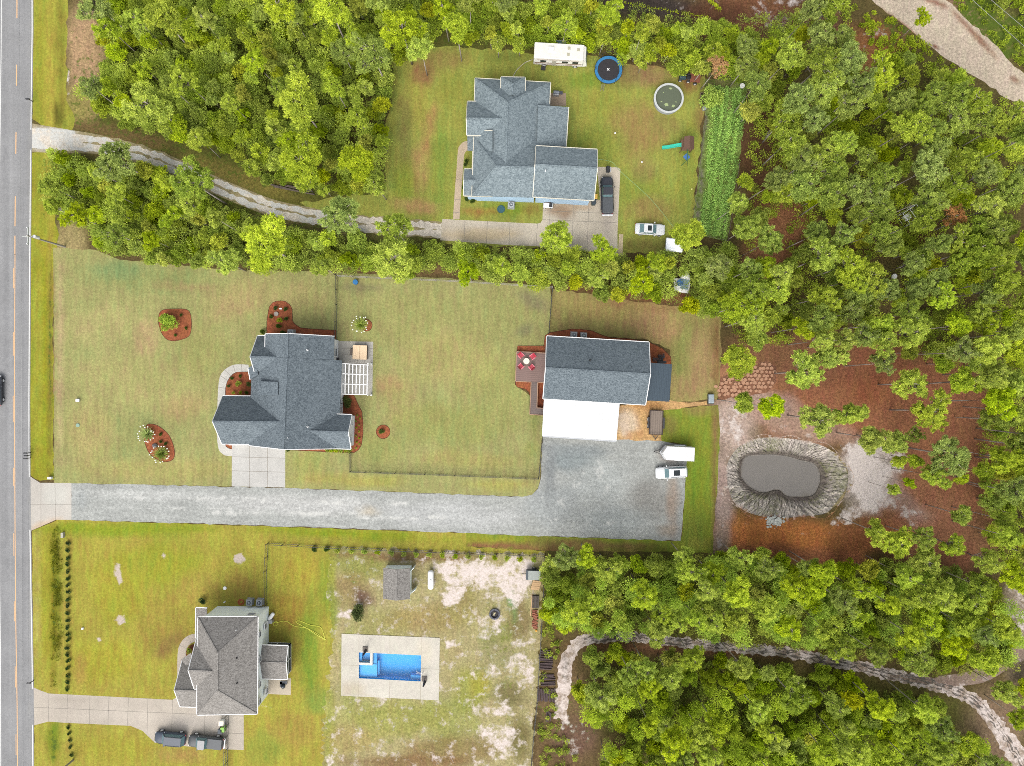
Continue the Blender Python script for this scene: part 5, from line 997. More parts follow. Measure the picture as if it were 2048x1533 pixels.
for a, b in zip(pts, pts[1:]): m.beam(a, b, .5, .04)
for s in (-.25, .25):
    for a, b in zip(pts, pts[1:]): m.beam((a[0], a[1] + s, a[2] + .12), (b[0], b[1] + s, b[2] + .12), .06, .14)
m.build('slide', simple('teal_plastic', c(60,206,176), .35, 2, .05), ps)
m = MB(); m.beam((0, -.8, 2.1), (-.05, -2.6, 2.1), .1, .1); m.beam((-.05, -2.6, 2.1), (-.6, -2.9, 0), .08, .08); m.beam((-.05, -2.6, 2.1), (.55, -2.9, 0), .08, .08); m.build('swing_beam', simple('play_green', c(60,110,70), .7), ps)
m = MB(); m.slab([(-.6, -1.9, 1.5), (0, -1.35, 1.55), (.55, -1.95, 1.5), (0, -2.5, 1.45)], .05); m.build('canopy', simple('play_blue', c(70,120,180), .7, 4, .2), ps)
# tractor / mower scrap heap, barrow, grill cart, bins
tr = thing('ride_on_mower', 'old ride-on mower with rusty red deck at the north wood edge', 'mower', P(1375, 158.5), R(-6)); m = MB(); m.box(-.9, 0, .35, 1.1, .8, .6, taper=.85); m.build('hood', simple('mow_teal', c(60,84,88), .5, 4, .2), tr, bevel=.05)
m = MB(); m.box(0, 0, .45, .6, .6, .12); m.box(.3, 0, .5, .1, .55, .5); m.build('seat', BLACKM, tr, bevel=.04); m = MB(); m.box(1.1, .1, .3, 1.6, 1.3, .25); m.build('cart', simple('rust', c(140,84,62), .9, 4, .2), tr); m = MB(); m.ring(-.35, 0, .95, .98, .15, .2, 14); m.build('steering_wheel', BLACKM, tr)
for x, y in ((-1.2, .5), (-1.2, -.5), (.1, .55), (.1, -.55), (1.2, -.8)): wheel_at(tr, x, y, .28, .2)
gc = thing('grill_cart', 'grey gas grill on the patio behind the pale blue house', 'grill', P(1112, 190), R(-3)); m = MB(); m.box(0, 0, 0, .9, .6, .85); m.build('cabinet', GREYM, gc, bevel=.03); m = MB(); m.tube([(-.45, 0, .95), (.45, 0, .95)], .28, 12); m.build('lid', simple('grill_lid', c(130,136,146), .4, metal=.3), gc); m = MB(); m.box(.75, 0, .8, .5, .5, .05); m.build('side_shelf', simple('shelf_d', c(70,74,90), .5), gc)
gc = thing('smoker_grill', 'dark smoker grill at the top of the concrete pad above the black pickup', 'grill', P(1214.5, 342), R(90)); m = MB(); m.tube([(-.5, 0, .9), (.4, 0, .9)], .3, 12); m.build('barrel', BLACKM, gc); m = MB(); m.box(0, -.35, .7, .8, .25, .04); [m.box(a * .4, b * .2, 0, .05, .05, .7) for a in (-1, 1) for b in (-1, 1)]; m.build('stand', GREYM, gc)
gc = thing('kettle_grill', 'dark kettle grill with side table on the small patio of the two storey house', 'grill', P(570, 1368)); m = MB(); m.ball(0, 0, .9, .38, .38, .38, 14, 8); m.build('kettle', simple('kettle', c(54,62,72), .3), gc, smooth=True); m = MB(); m.box(0, .5, .8, 1.1, .5, .05); m.box(-.35, .25, .8, .4, .8, .05); [m.box(a * .4, .4 + b * .25, 0, .05, .05, .8) for a in (-1, 1) for b in (-1, 1)]; m.build('cart', simple('cart_d', c(66,74,84), .6), gc)
def wbin(name, label, px, colb, coll, rot=0):
    t = thing(name, label, 'bin', P(*px), R(rot)); m = MB(); m.box(0, 0, .08, .55, .62, .95, taper=1.15); m.build('body', colb, t, bevel=.03); m = MB(); m.box(0, 0, 1.03, .68, .76, .07); m.build('lid', coll, t, bevel=.03)
    for s in (-1, 1): m = MB(); m.tube([(s * .24, .34, .12), (s * .3, .34, .12)], .12, 10); m.build('wheel', TYRE, t)
LIME = simple('lime_plastic', c(132,190,56), .5); LG = simple('bin_dark', c(62,72,80), .6)
wbin('wheelie_bin', 'lime green wheelie bin beside the black fence on the driveway', (450.5,1454), LIME, LIME, 4)
wbin('wheelie_bin', 'dark lidded bin just below the lime green one', (445,1457.5), LG, LG); wbin('wheelie_bin', 'dark wheelie bin at the garage corner of the pale blue house', (1186,408), simple('bin_green', c(46,74,78), .6), LG)
wbin('wheelie_bin', 'yellow lidded bin at the south east corner of the pale blue house', (1189,397), simple('bin_green', c(46,74,78), .6), simple('bin_yellow', c(232,190,88), .5))
bx = thing('storage_box', 'white square box on the driveway above the lime green bin', 'box', P(446, 1443.5)); m = MB(); m.box(0, 0, 0, .75, .75, .7); m.build('body', WHITE, bx, bevel=.04); m = MB(); m.box(0, 0, .7, .8, .8, .08); m.build('lid', simple('cream_top', c(246,238,220), .5), bx, bevel=.02)
mk = thing('golf_cart', 'small white utility cart parked by the garage of the pale blue house', 'cart', P(1096, 413), R(-4)); m = MB(); m.box(0, 0, .3, 1.5, .75, .4); m.build('body', WHITE, mk, bevel=.06); m = MB(); m.box(.4, 0, .7, .5, .65, .12); m.build('seat', BLACKM, mk, bevel=.03); m = MB(); m.box(0, .6, .3, 1.0, .5, .35); m.build('crate', simple('crate_b', c(84,66,58), .8), mk)
for x in (-.5, .5):
    for s in (-1, 1): wheel_at(mk, x, s * .38, .2, .12)
# propane tanks, fire pit
pt = thing('propane_tank', 'long white propane tank lying east of the taupe shed', 'tank', P(862.5, 1157.5), R(90)); m = MB(); m.tube([(-1.55, 0, .75), (-1.5, 0, .75), (-1.35, 0, .75), (1.35, 0, .75), (1.5, 0, .75), (1.55, 0, .75)], .46, 18)
vs = []
for k, (x, r) in enumerate(((-1.5, .12), (-1.45, .3), (-1.3, .43), (-1.1, .47), (1.1, .47), (1.3, .43), (1.45, .3), (1.5, .12))): vs.append((x, r, .75 - r, .75 + r))
loft(vs, 18, 2.0).build('tank', WHITE, pt, smooth=True); m = MB(); m.cyl(0, 0, 1.18, 1.35, .16, 12); m.build('valve_cap', WHITE, pt)
for x in (-.9, .9): m = MB(); m.box(x, 0, 0, .15, .6, .35); m.build('foot', GREYM, pt)
pt2 = thing('propane_tank', 'small white propane tank at the north east corner of the sage house', 'tank', P(544.5, 1231.5), R(55)); loft([(-.7, .1, .4, .6), (-.62, .25, .25, .75), (-.45, .3, .2, .8), (.45, .3, .2, .8), (.62, .25, .25, .75), (.7, .1, .4, .6)], 16, 2.0).build('tank', WHITE, pt2, smooth=True); m = MB(); m.box(0, 0, 0, .8, .3, .22); m.build('foot', GREYM, pt2)
m = MB(); m.box(0, 0, 0, .6, .5, .9); one('utility_box', 'grey meter box between the small tank and the yellow hose', 'utility box', m, GREYM, (543.5, 1241))
fp = thing('fire_pit', 'round dark fire pit ring on the sandy ground', 'fire pit', P(989.3, 1228)); rg = random.Random(4); m = MB()
for k in range(18): a = k * .349; m.box(.72 * math.cos(a), .72 * math.sin(a), 0, .24, .3, .32, a)
m.build('stone_ring', simple('pit_stone', c(104,106,116), .9, 3, .15), fp); m = MB(); m.cyl(0, 0, 0, .08, .6, 20); m.build('ash', simple('ash', c(64,62,64), .95, 4, .3), fp); m = MB(); [m.tube([(-.3 + .1 * k, -.2, .12), (.2 - .12 * k, .25, .18)], .06, 6) for k in range(4)]; m.build('log', simple('charred', c(196,186,150), .9), fp)
# lumber, pallets, bricks, log piles
def pile(name, label, px, rot, n, L, r, mat, cat='log pile', rows=1):
    t = thing(name, label, cat, P(*px), R(rot)); rg = random.Random(int(px[0] * 7 + px[1]))
    k = 0
    for row in range(rows):
        for i in range(n - row):
            m = MB(); y = (i - (n - row - 1) / 2) * r * 2.15; l = L * rg.uniform(.8, 1.1); z = r + row * r * 1.8; s = rg.uniform(-.1, .1)
            m.tube([(-l/2, y + s, z), (0, y, z + .02), (l/2, y - s * .5, z)], r * rg.uniform(.8, 1.1), 8); m.build('log', mat, t)
LOG = simple('dark_log', c(92,76,76), .9, 4, .2)
for (x, y, rot, n, L, ll) in ((1091,1304,0,3,1.7,'northernmost small dark log pile beside the sandy fork'),(1092,1317,0,4,2.2,'second dark log pile from the north, close to the fence'),(1092,1332,0,5,2.2,'largest of the northern dark log piles beside the fence'),(1095,1354,2,4,2.3,'middle dark log pile with a pale tan chip on it'),(1096,1367,2,3,2.2,'thin dark log pile just south of the middle one')):
    pile('log_pile', ll, (x, y), rot, n, L, .11, LOG)
pile('log_pile', 'wide stack of dark logs laid north to south beside the sand track', (1092.5,1390), 88, 11, 2.1, .12, LOG); pile('log_pile', 'southernmost small dark log pile with one pale plank', (1097,1433), 84, 4, 1.6, .1, LOG)
PL = simple('pale_plank', c(208,172,128), .8, 3, .12)
lm = thing('lumber_stack', 'stack of pale tan boards below the cargo trailer', 'lumber', P(1071, 1170), R(-6)); 
for k in range(5): m = MB(); m.box(-.02 + .05 * k, (k - 2) * .3, .02, 1.35, .28, .3 + .03 * (k % 2)); m.build('board', PL, lm)
pp = thing('pallet_stack', 'dark pallets and grey boards beside the fence under the lumber', 'pallets', P(1071, 1203), R(0)); m = MB(); [m.box((k - 2) * .22, 0, .3, .18, 1.9, .05) for k in range(5)]; m.build('deck_boards', simple('pal_grey', c(92,84,78), .9), pp); m = MB(); [m.box(0, y, 0, 1.1, .12, .3) for y in (-.9, 0, .9)]; m.build('bearer', simple('pal_dark', c(62,58,56), .9), pp)
m = MB(); m.beam((0, 0, .16), (-.3, -3.4, .16), .16, .14); m.beam((.25, -.3, .12), (.05, -3.0, .12), .12, .1); one('long_planks', 'two long pale planks lying beside the dark pallets', 'planks', m, PL, (1064.5, 1189))
br = thing('brick_row', 'row of reddish bricks stacked along the fence', 'bricks', P(1069.5, 1238)); rg = random.Random(9); m = MB()
for k in range(44): m.box(rg.uniform(-.3, .3), -1.5 + k * .068, 0, .5, .1, .18 + rg.uniform(0, .14), rg.uniform(-.15, .15))
m.build('brick_stack', simple('brick', c(166,104,80), .9, 4, .15), br)
m = MB(); rg = random.Random(12); m.ball(0, 0, .15, .2, .2, .2, 10, 6); one('orange_ball', 'small orange ball at the fence below the brick row', 'ball', m, simple('ballo', c(232,170,60), .5), (1072.5, 1261))
# hoses
def hose(name, label, pts, col, r=.025, z=.05):
    m = MB(); q = [P(*p, 0) for p in spline(pts, 6, False)]; m.tube([(v.x, v.y, z + .012 * math.sin(i)) for i, v in enumerate(q)], r, 5); return tag(m.build(name, col), label, 'hose')
YH = simple('hose_yellow', c(226,228,84), .5)
hose('garden_hose', 'looped yellow hose trailing from the sage house across the grass', [(545,1247),(553,1243),(556,1249),(549,1252),(547,1246),(556,1245),(566,1242.5),(576,1244),(584,1250),(596,1254),(612,1256),(632,1266),(652,1280),(634,1270),(614,1257),(602,1250),(592,1244),(600,1242),(620,1250),(640,1254),(646,1264),(650,1278)], YH, .05)
OH = simple('hose_orange', c(206,100,60), .6)
hose('garden_hose', 'orange hose coil on the grass beside the two air conditioners', [(482.5 + (2.5 + t * .22) * math.cos(t * 1.1), 1204.5 + (2.5 + t * .22) * math.sin(t * 1.1)) for t in range(22)], OH, .03)
hose('water_pipe', 'pale pipe curving from the motorhome to the pale blue house', [(1065,120),(1052,125),(1040,134),(1032,143),(1025,155),(1019,160)], simple('pipe_pale', c(206,200,176), .6), .06)
hose('tether_line', 'thin pale green line strung from the driveway corner to the pine tree', [(1194,321),(1222,326),(1240,345),(1300,400),(1345,455)], simple('cord', c(150,190,130), .7), .03, .5)
# mailboxes, poles, wires
def mailbox(px, lb, rot=0):
    t = thing('mailbox', lb, 'mailbox', P(*px), R(rot)); m = MB(); m.box(0, 0, 0, .1, .1, 1.0); m.build('post', BLACKM, t); m = MB(); m.box(-.1, 0, 1.0, .6, .22, .24); m.build('box', BLACKM, t, bevel=.06)
mailbox((66,204), 'black mailbox at the road edge above the white gravel entrance'); mailbox((68,1361), 'black mailbox at the road edge above the southern driveway')
for k, (y, w_) in enumerate(((905.5,'northernmost'),(910.5,'middle'),(916,'southernmost'))): mailbox((61.5 + k % 2, y), w_ + ' of three black mailboxes in a row at the road edge')
POLE = simple('pole_wood', c(176,170,158), .9, 3, .12); WIRE = simple('wire', c(150,150,150), .6)
def upole(base, tip, z, lb, arm=True):
    t = thing('utility_pole', lb, 'utility pole', P(*base)); a, b = P(*base, 0), P(*tip, z); m = MB(); m.tube([(0, 0, 0), (b.x - a.x, b.y - a.y, z)], .16, 10, .1); m.build('pole', POLE, t)
    if arm:
        q = b - a; m = MB(); m.beam((q.x - .1, q.y - 1.3, z - .3), (q.x - .1, q.y + 1.3, z - .3), .12, .14); m.beam((q.x - 1.2, q.y, z - .6), (q.x + .3, q.y, z - .6), .1, .1); m.build('crossarm', simple('arm', c(196,200,194), .7), t)
        m = MB(); m.cyl(q.x + .35, q.y + .1, z - 2.0, z - 1.0, .24, 12); m.build('transformer', STEEL, t)
        for k in (-1.2, 0, 1.2): m = MB(); m.cyl(q.x - .1, q.y + k, z - .3, z - .05, .07, 8); m.build('insulator', WHITE, t)
upole((130,494), (54,471.5), 8.9, 'leaning wooden utility pole with crossarm at the road above the front lawn')
upole((146,1521), (112,1549), 9.0, 'pale utility pole cut off by the bottom edge beside the shrub row', False)
for i, (x0, x1, x2) in enumerate(((38,41.8,46.5), (61,62,58))):
    pts = [P(x0, -60, 8.3), P(x1, 470, 8.5), P((x1 + x2) / 2 - .3, 766, 7.9), P(x2 - 1.5, 1100, 8.2), P(x2, 1590, 8.5)]
    m = MB(); m.tube([tuple(q) for q in pts], .016 if i else .024, 4); tag(m.build('power_line', WIRE), ('thin overhead wire hung above the lane of the road', 'thin overhead wire hung above the white edge line')[i], 'wire')
pts = [P(1900,-40,8), P(2090,130,8)]; m = MB(); m.tube(pts, .03, 4); tag(m.build('power_line', WIRE), 'overhead wire crossing the north east corner, nearer the dirt road', 'wire')
pts = [P(1935,-40,8), P(2100,100,8)]; m = MB(); m.tube(pts, .03, 4); tag(m.build('power_line', WIRE), 'overhead wire crossing the very corner in the north east', 'wire')
# things half hidden in the woods
wt = thing('tarp_trailer', 'trailer under a white tarp half hidden by a pine south of the white sedan', 'trailer', P(1346, 493), R(-8)); m = MB(); m.box(0, 0, .3, 2.7, 2.1, .7); m.build('frame', GREYM, wt, bevel=.04); rg = random.Random(2); m = MB(); m.box(0, 0, 1.0, 2.8, 2.2, .3, taper=.8); m.build('tarp', simple('tarp_white', (.72, .74, .78), .6, 3, .1), wt, bevel=.1)
wt.rotation_euler = (0, 0, R(-5))
bt = thing('boat', 'small white boat with a blue cover and drum in a gap of the hedge row', 'boat', P(1367, 567), R(80)); loft([(-1.6, .9, .4, 1.0), (-.5, 1.0, .3, 1.05), (.8, .8, .35, 1.1), (1.9, .1, .8, 1.15)], 14, 3).build('hull', WHITE, bt, smooth=True); m = MB(); m.box(-.3, 0, 1.05, 1.6, 1.2, .06); m.build('cover', simple('boat_teal', c(150,176,186), .6), bt, bevel=.03)
m = MB(); m.cyl(0, 0, .9, 1.5, .5, 18); m.cyl(0, 0, 1.5, 1.54, .4, 18); one('blue_drum', 'blue round drum on a white board in the hedge row gap', 'drum', m, simple('drum_blue', c(60,110,160), .5), (1356.5, 568))
m = MB(); m.box(0, 0, .0, 2.0, 1.9, .9); one('white_crate', 'white square crate under the blue drum in the hedge row gap', 'crate', m, WHITE, (1358, 571))
cg = thing('wire_cage', 'small wire framed pen hidden among the eastern pines', 'pen', P(1814, 434), R(35)); m = MB(); [m.box(a * 1.3, b * 1.0, 0, .07, .07, 1.8) for a in (-1, 1) for b in (-1, 1)]; [m.beam((-1.3, b, z), (1.3, b, z), .06, .06) for b in (-1, 1) for z in (.1, 1.8)]; [m.beam((a, -1, z), (a, 1, z), .06, .06) for a in (-1.3, 0, 1.3) for z in (.1, 1.8)]; m.build('frame', STEEL, cg); m = MB(); m.box(-.2, 0, 0, 1.2, .9, .5); m.build('feeder', WHITE, cg)
for (x, y, lb) in ((1588,347,'white bucket on the pine straw among the eastern trees, the northern one'), (1786,554,'white scrap bucket deep in the eastern pines'), (1587,358,'white bucket on the pine straw, just south of another')): m = MB(); m.cyl(0, 0, 0, .5, .35, 10, .42); one('bucket', lb, 'bucket', m, WHITE, (x, y))
m = MB(); m.cyl(0, 0, 0, .5, .3, 12, .36); one('bucket', 'grey bucket beside the raised bed of the vegetable garden', 'bucket', m, GREYM, (1407, 219))
m = MB(); m.cyl(0, 0, 0, .45, .32, 12, .4); one('bucket', 'white bucket inside the north end of the vegetable garden', 'bucket', m, WHITE, (1483, 174))
rb = thing('raised_bed', 'small timber raised bed with green plants at the garden corner', 'raised bed', P(1406, 199), R(-4)); m = MB(); [m.box(a * .5, 0, 0, .06, 1.8, .35) for a in (-1, 1)]; [m.box(0, b * .9, 0, 1.05, .06, .35) for b in (-1, 1)]; m.build('frame', simple('rb_wood', c(150,130,108), .9), rb); m = MB(); m.box(0, 0, 0, .95, 1.75, .25); m.build('soil', simple('rb_soil', c(64,52,42), .95), rb)
fc = thing('lawn_ball', 'white ball lying on the north lawn', 'ball', P(1284,325)); bpy.data.objects.remove(fc)
for (x, y, lb) in ((1283.5,325,'white ball on the grass west of the playset'), (1230,267,'small white scrap on the lawn east of the pale blue house'), (1383,379,'yellow ball on the grass beside the garden rows')): m = MB(); m.ball(0, 0, .14, .15, .15, .15, 10, 6); one('ball', lb, 'ball', m, simple('ball_y', c(236,232,140), .5) if y == 379 else WHITE, (x, y))
# drift wood rail beside the lane
m = MB()
for (a, b) in (((524,363),(560,376)), ((528,366),(600,384)), ((560,370),(622,384)), ((548,374),(630,390)), ((575,372),(610,378))): p, q = P(*a), P(*b); m.tube([(p.x - P(575,375).x, p.y - P(575,375).y, .15), (q.x - P(575,375).x, q.y - P(575,375).y, .2)], .12, 6)
one('fallen_logs', 'fallen grey logs lying along the wood edge above the gravel lane', 'logs', m, simple('old_log', c(104,92,84), .9, 3, .2), (575, 375))
# ------------------------------------------------ plants and trees
def leafmesh(name, org, dirs, length, width, tint, mat, rs):
    """many small kite shaped leaves / needle sprays as one mesh"""
    n = len(org); d = dirs / np.linalg.norm(dirs, axis=1)[:, None]
    r = rs.normal(size=(n, 3)) * .55 + np.array([0, 0, 1.0]); s = np.cross(d, r); s /= np.linalg.norm(s, axis=1)[:, None] + 1e-9
    L = (length * rs.uniform(.7, 1.3, n))[:, None]; Wd = (width * rs.uniform(.7, 1.3, n))[:, None]
    v = np.stack([org, org + d * L * .5 + s * Wd / 2, org + d * L, org + d * L * .5 - s * Wd / 2], 1).reshape(-1, 3).astype('f')
    me = bpy.data.meshes.new(name); me.vertices.add(4 * n); me.vertices.foreach_set('co', v.ravel())
    me.loops.add(4 * n); me.loops.foreach_set('vertex_index', np.arange(4 * n, dtype='i')); me.polygons.add(n)
    me.polygons.foreach_set('loop_start', np.arange(0, 4 * n, 4, dtype='i')); me.polygons.foreach_set('loop_total', np.full(n, 4, 'i'))
    me.update(calc_edges=True); me.materials.append(mat)
    a = me.attributes.new('tint', 'FLOAT', 'POINT'); a.data.foreach_set('value', np.repeat(tint, 4).astype('f')); return me
def sph(rs, n, up=.3):
    d = rs.normal(size=(n, 3)); d /= np.linalg.norm(d, axis=1)[:, None]; d[:, 2] += up; return d / np.linalg.norm(d, axis=1)[:, None]
PINEL = leafmat('pine_needles', c(160,175,60, .88), .36, .45, .012); PINED = leafmat('pine_needles_cool', c(144,160,72, .96), .36, .45, .012)
BROADL = leafmat('broad_leaves', c(148,164,54, .92), .4, .45, .015); SHRUBL = leafmat('undergrowth_leaves', c(142,154,60, .82), .42, .4, .03); DEADL = leafmat('dead_needles', c(188,140,84, 1.3), .3, .2, .02)
BRIGHTL = leafmat('bright_leaves', c(158,176,58, 1.2), .25, .3, .02); DARKL = leafmat('dark_leaves', c(62,84,44, 1.2), .3, .15, .02); YUCL = leafmat('yucca_leaves', c(160,176,92, 1.2), .25, .2, .01)
BROADY = leafmat('yellow_leaves', c(160,168,54, 1.1), .5, .4, .02)
def pine_proto(seed, R0, depth, nclump, cr, h, mat, per=150, trunk_r=.13):
    rs = np.random.RandomState(seed); cl = []
    # irregular crown: a few main lobes, clumps round the lobes
    nl = rs.randint(6, 9); lob = []
    for k in range(nl):
        a = k * 6.2832 / nl + rs.uniform(-.5, .5); r = R0 * rs.uniform(.35, .78); lob.append((r * math.cos(a), r * math.sin(a), h - depth * rs.uniform(.2, .8), R0 * rs.uniform(.2, .42)))
    lob.append((0, 0, h - .9, R0 * .45))
    while len(cl) < nclump:
        l = lob[rs.randint(len(lob))]; d = sph(rs, 1, .1)[0]; p = np.array(l[:3]) + d * l[3] * np.array([1, 1, .75]) * rs.uniform(.55, 1.25)
        if all(np.linalg.norm(p - q) > cr * 1.3 for q in cl) or rs.rand() < .05: cl.append(p)
    O, D, T = [], [], []
    for p in cl:
        k = int(per * rs.uniform(.7, 1.3)); d = sph(rs, k, .35); rr = cr * rs.uniform(.75, 1.2)
        sub = p + sph(rs, k, .1) * rr * rs.uniform(.15, .8, k)[:, None] * np.array([1, 1, .6])
        O.append(sub); D.append(d + (sub - p) / rr * 1.1); tt = rs.uniform(.1, .9); T.append(np.clip(tt + rs.uniform(-.5, .5, k), 0, 1))
    O, D, T = np.concatenate(O), np.concatenate(D), np.concatenate(T)
    crown = leafmesh('pine_crown', O, D, .34, .105, T, mat, rs)
    m = MB(); bend = rs.uniform(-.3, .3, 2); m.tube([(0, 0, -.1), (bend[0] * .4, bend[1] * .4, h * .35), (bend[0], bend[1], h * .7), (0, 0, h - .4)], trunk_r, 7, .05)
    for p in cl[::2]:
        z0 = max(h * .5, p[2] - rs.uniform(.8, 2.0)); m.tube([(bend[0] * .5, bend[1] * .5, z0), tuple(p * np.array([.6, .6, 1]) - np.array([0, 0, .5])), tuple(p)], .05, 4, .015)
    tm = bpy.data.meshes.new('pine_trunk'); tm.from_pydata(m.v, [], m.f); tm.materials.append(BARK); tm.polygons.foreach_set('use_smooth', [True] * len(tm.polygons))
    return crown, tm
def bush_proto(seed, R0, h, n, mat, ls=.2, lw=.12, lobes=7, trunk=True):
    rs = np.random.RandomState(seed); O, D, T = [], [], []
    for k in range(lobes):
        a = rs.uniform(0, 6.28); r = R0 * rs.uniform(.1, .62 if lobes < 15 else .78) if k else 0; rr = R0 * rs.uniform(.3, .5) * (.62 if lobes > 15 else 1); cz = h * (rs.uniform(.45, .78) - r / R0 * .2); q = n // lobes
        d = sph(rs, q, .35); sh = rs.uniform(.6, 1.05, q)[:, None]
        bump = 1 + .18 * np.sin(d[:, :1] * 9 + k) * np.sin(d[:, 1:2] * 9 + 2 * k)
        O.append(np.array([r * math.cos(a), r * math.sin(a), cz]) + d * rr * sh * bump * np.array([1, 1, .8])); D.append(d + sph(rs, q, .4) * .9)
        T.append(np.clip(rs.uniform(.2, .8) + rs.uniform(-.5, .5, q), 0, 1))
    crown = leafmesh('leafy_crown', np.concatenate(O), np.concatenate(D), ls, lw, np.concatenate(T), mat, rs)
    m = MB(); 
    for k in range(3 if trunk else 1): a = k * 2.1; m.tube([(.05 * k, 0, -.05), (math.cos(a) * R0 * .2, math.sin(a) * R0 * .2, h * .35), (math.cos(a) * R0 * .35, math.sin(a) * R0 * .35, h * .7)], .07 * h / 4, 5, .02)
    tm = bpy.data.meshes.new('stem'); tm.from_pydata(m.v, [], m.f); tm.materials.append(BARK2)
    return crown, tm
NP = 9
PP = [pine_proto(100 + i, 2.7, 3.6, 96 + (i % 3) * 14, .36, 14.0, PINEL if i < 6 else PINED, 74) for i in range(NP)]
YP = [pine_proto(500 + i, 1.25, 2.0, 24 + i * 2, .36, 5.5, PINEL if i < 4 else BROADY, 80, .07) for i in range(6)]
PDEAD = pine_proto(300, 2.2, 2.6, 40, .42, 12.0, DEADL, 60)
BP = [bush_proto(200 + i, 1.9, 4.5, 4400, BROADL, .22, .12, 22) for i in range(6)]
cnt = {}
def tree(kind, crown, trunk, x, y, scale, label, group, cat, rs, cname='crown', tname='trunk', tilt=.0):
    o = bpy.data.objects.new(kind, None); COL.objects.link(o); o.location = (x, y, 0); o.scale = scale
    o.rotation_euler = (rs.uniform(-tilt, tilt), rs.uniform(-tilt, tilt), rs.uniform(0, 6.283)); o['label'] = label; o['category'] = cat
    if group: o['group'] = group
    if trunk: t = bpy.data.objects.new(tname, trunk); COL.objects.link(t); t.parent = o
    k = bpy.data.objects.new(cname, crown); COL.objects.link(k); k.parent = o
    return o
rs = random.Random(77); placed = []      # (px, py, radius_px) crown centres as surveyed
def pine_at(cx, cy, rpx, h=None, label=None, group=None, proto=None, kind='pine_tree', force=False):
    h = h or rs.uniform(12, 15.5); zc = h * .87; p = P(cx, cy, zc); R_m = rpx * (H - zc) / F
    cr, tm = proto or (PP[rs.randrange(5, NP)] if cx > 1480 and cy < 640 else PP[rs.randrange(NP - 2)]); base_r = 2.75
    s = R_m / base_r; placed.append((cx, cy, rpx))
    hh = 14.0 if proto is None else 12.0
    return tree(kind, cr, tm, p.x, p.y, (s, s, h / hh), label, group, 'tree', rs, tilt=.03)
# pines that stand apart, west and north
AP = [(195,8,36,11.5,'pine at the very top left of the wood whose bare trunk slants down right'),(320,35,44,12.5,'tall pine in the top left wood with a long bare trunk slanting to lower right'),(300,207,46,13.5,'broad pale pine in the western wood with a thick slanting trunk, above the gravel entrance'),(230,317,42,13,'broad pale pine overhanging the gravel lane close to the road'),(387,367,43,13.5,'broad pine hiding the bend of the gravel lane, its trunk slanting right'),
 (802,58,46,13,'large pine at the north west corner of the northern lawn, trunk foot on grass'),(838,92,30,11.5,'smaller pine tucked against the large one at the lawn corner'),(912,48,32,13.5,'slim pine whose straight trunk stands alone on the northern lawn'),(602,213,52,14,'very broad pale pine in the middle of the north west wood'),(602,320,46,13,'broad pine at the south edge of the north west wood above the fallen logs'),(712,320,44,13,'broad pine at the south east corner of the north west wood'),
 (675,425,40,13,'pine standing over the gravel lane, left of a smaller one'),(790,458,34,12,'small pine over the end of the gravel lane before the concrete'),(659,22,44,13,'pine in the north west wood with a trunk slanting toward the lawn'),(745,105,42,13,'pine on the east edge of the north west wood'),(530,490,56,14,'very broad yellow green pine in the hedge row south of the lane'),(1112,480,36,12,'light pine overhanging the concrete driveway of the pale blue house'),(1205,505,26,9,'low pine tip poking over the corner of the concrete pad'),
 (1378,470,40,10,'bright pine beside the white sedan, partly over the white tarp'),(780,520,46,13,'broad pine in the hedge row above the back fence'),(1845,38,16,7,'lone small pine leaning over the dirt road'),(560,8,34,12,'pine at the top edge with a short visible trunk, west of the northern lawn')]
for a in AP: pine_at(a[0], a[1], a[2], a[3], a[4])
for (x, y, r, h_, l) in ((1905,434,28,12,'dead orange brown pine among the eastern green crowns'),(1433,130,26,10,'dying orange pine at the corner of the vegetable garden')): pine_at(x, y, r, h_, l, proto=PDEAD)
CL = [(1478.5,720,42,'large bright pine at the clearing\'s west edge by the cracked clay'),(1482,803,26,'small pine just right of the grey storage chest'),(1546,815,33,'pine with two lobes over the pale track north of the pond'),(1608,745,36,'bright pine standing alone north of the pond'),(1652,715,34,'darker pine behind the bright lone one north of the pond'),(1637,838,38,'broad pine between the pond and the straw clearing'),(1688,835,22,'bright small pine touching the broad one north east of the pond'),(1718,823,26,'dark green pine in the middle of the straw clearing\'s west side'),(1760,729,24,'small pine at the north edge of the straw clearing'),(1826,770,36,'pale pine with its grey trunk showing left on the orange straw'),(1864,826,36,'dark broad pine in the centre of the straw clearing'),(1904,910,42,'largest pine inside the eastern straw clearing'),(1930,768,32,'pine at the north east of the clearing with a long trunk to the left'),(1970,839,20,'small pine at the clearing\'s east edge'),(1747,877,32,'pine east of the pond above the white sand'),(1787,881,26,'pine touching its neighbour above the white sand'),(1829,874,18,'small yellow green pine in the mid clearing'),(1833,921,18,'small loose pine below the mid clearing one'),(1798,925,17,'little round pine at the white sand\'s upper edge'),(1867,956,23,'round pine south of the largest clearing pine'),(1924,958,16,'little pine right of the round one in the clearing'),(1813,965,12,'tiny pine on the white sand'),(1787,978,14,'tiny pine lowest on the white sand'),(1926,1031,26,'small pine at the clearing\'s south east'),(1904,1089,22,'lone round pine in the south east corner of the clearing'),(1849,1082,24,'pine at the east end of the orange straw strip'),(1798,1089,32,'pine at the orange straw strip\'s right end, left of another'),(1750,1064,26,'thin pine over the pale ruts south east of the pond'),(1856,1126,32,'pine at the southern tip of the straw clearing'),(1605,330,30,'small pine over the brown gap in the eastern wood')]
for x, y, r, l in CL: pine_at(x, y, r, rs.uniform(10.5, 13.5) if r > 20 else rs.uniform(7, 9), l)
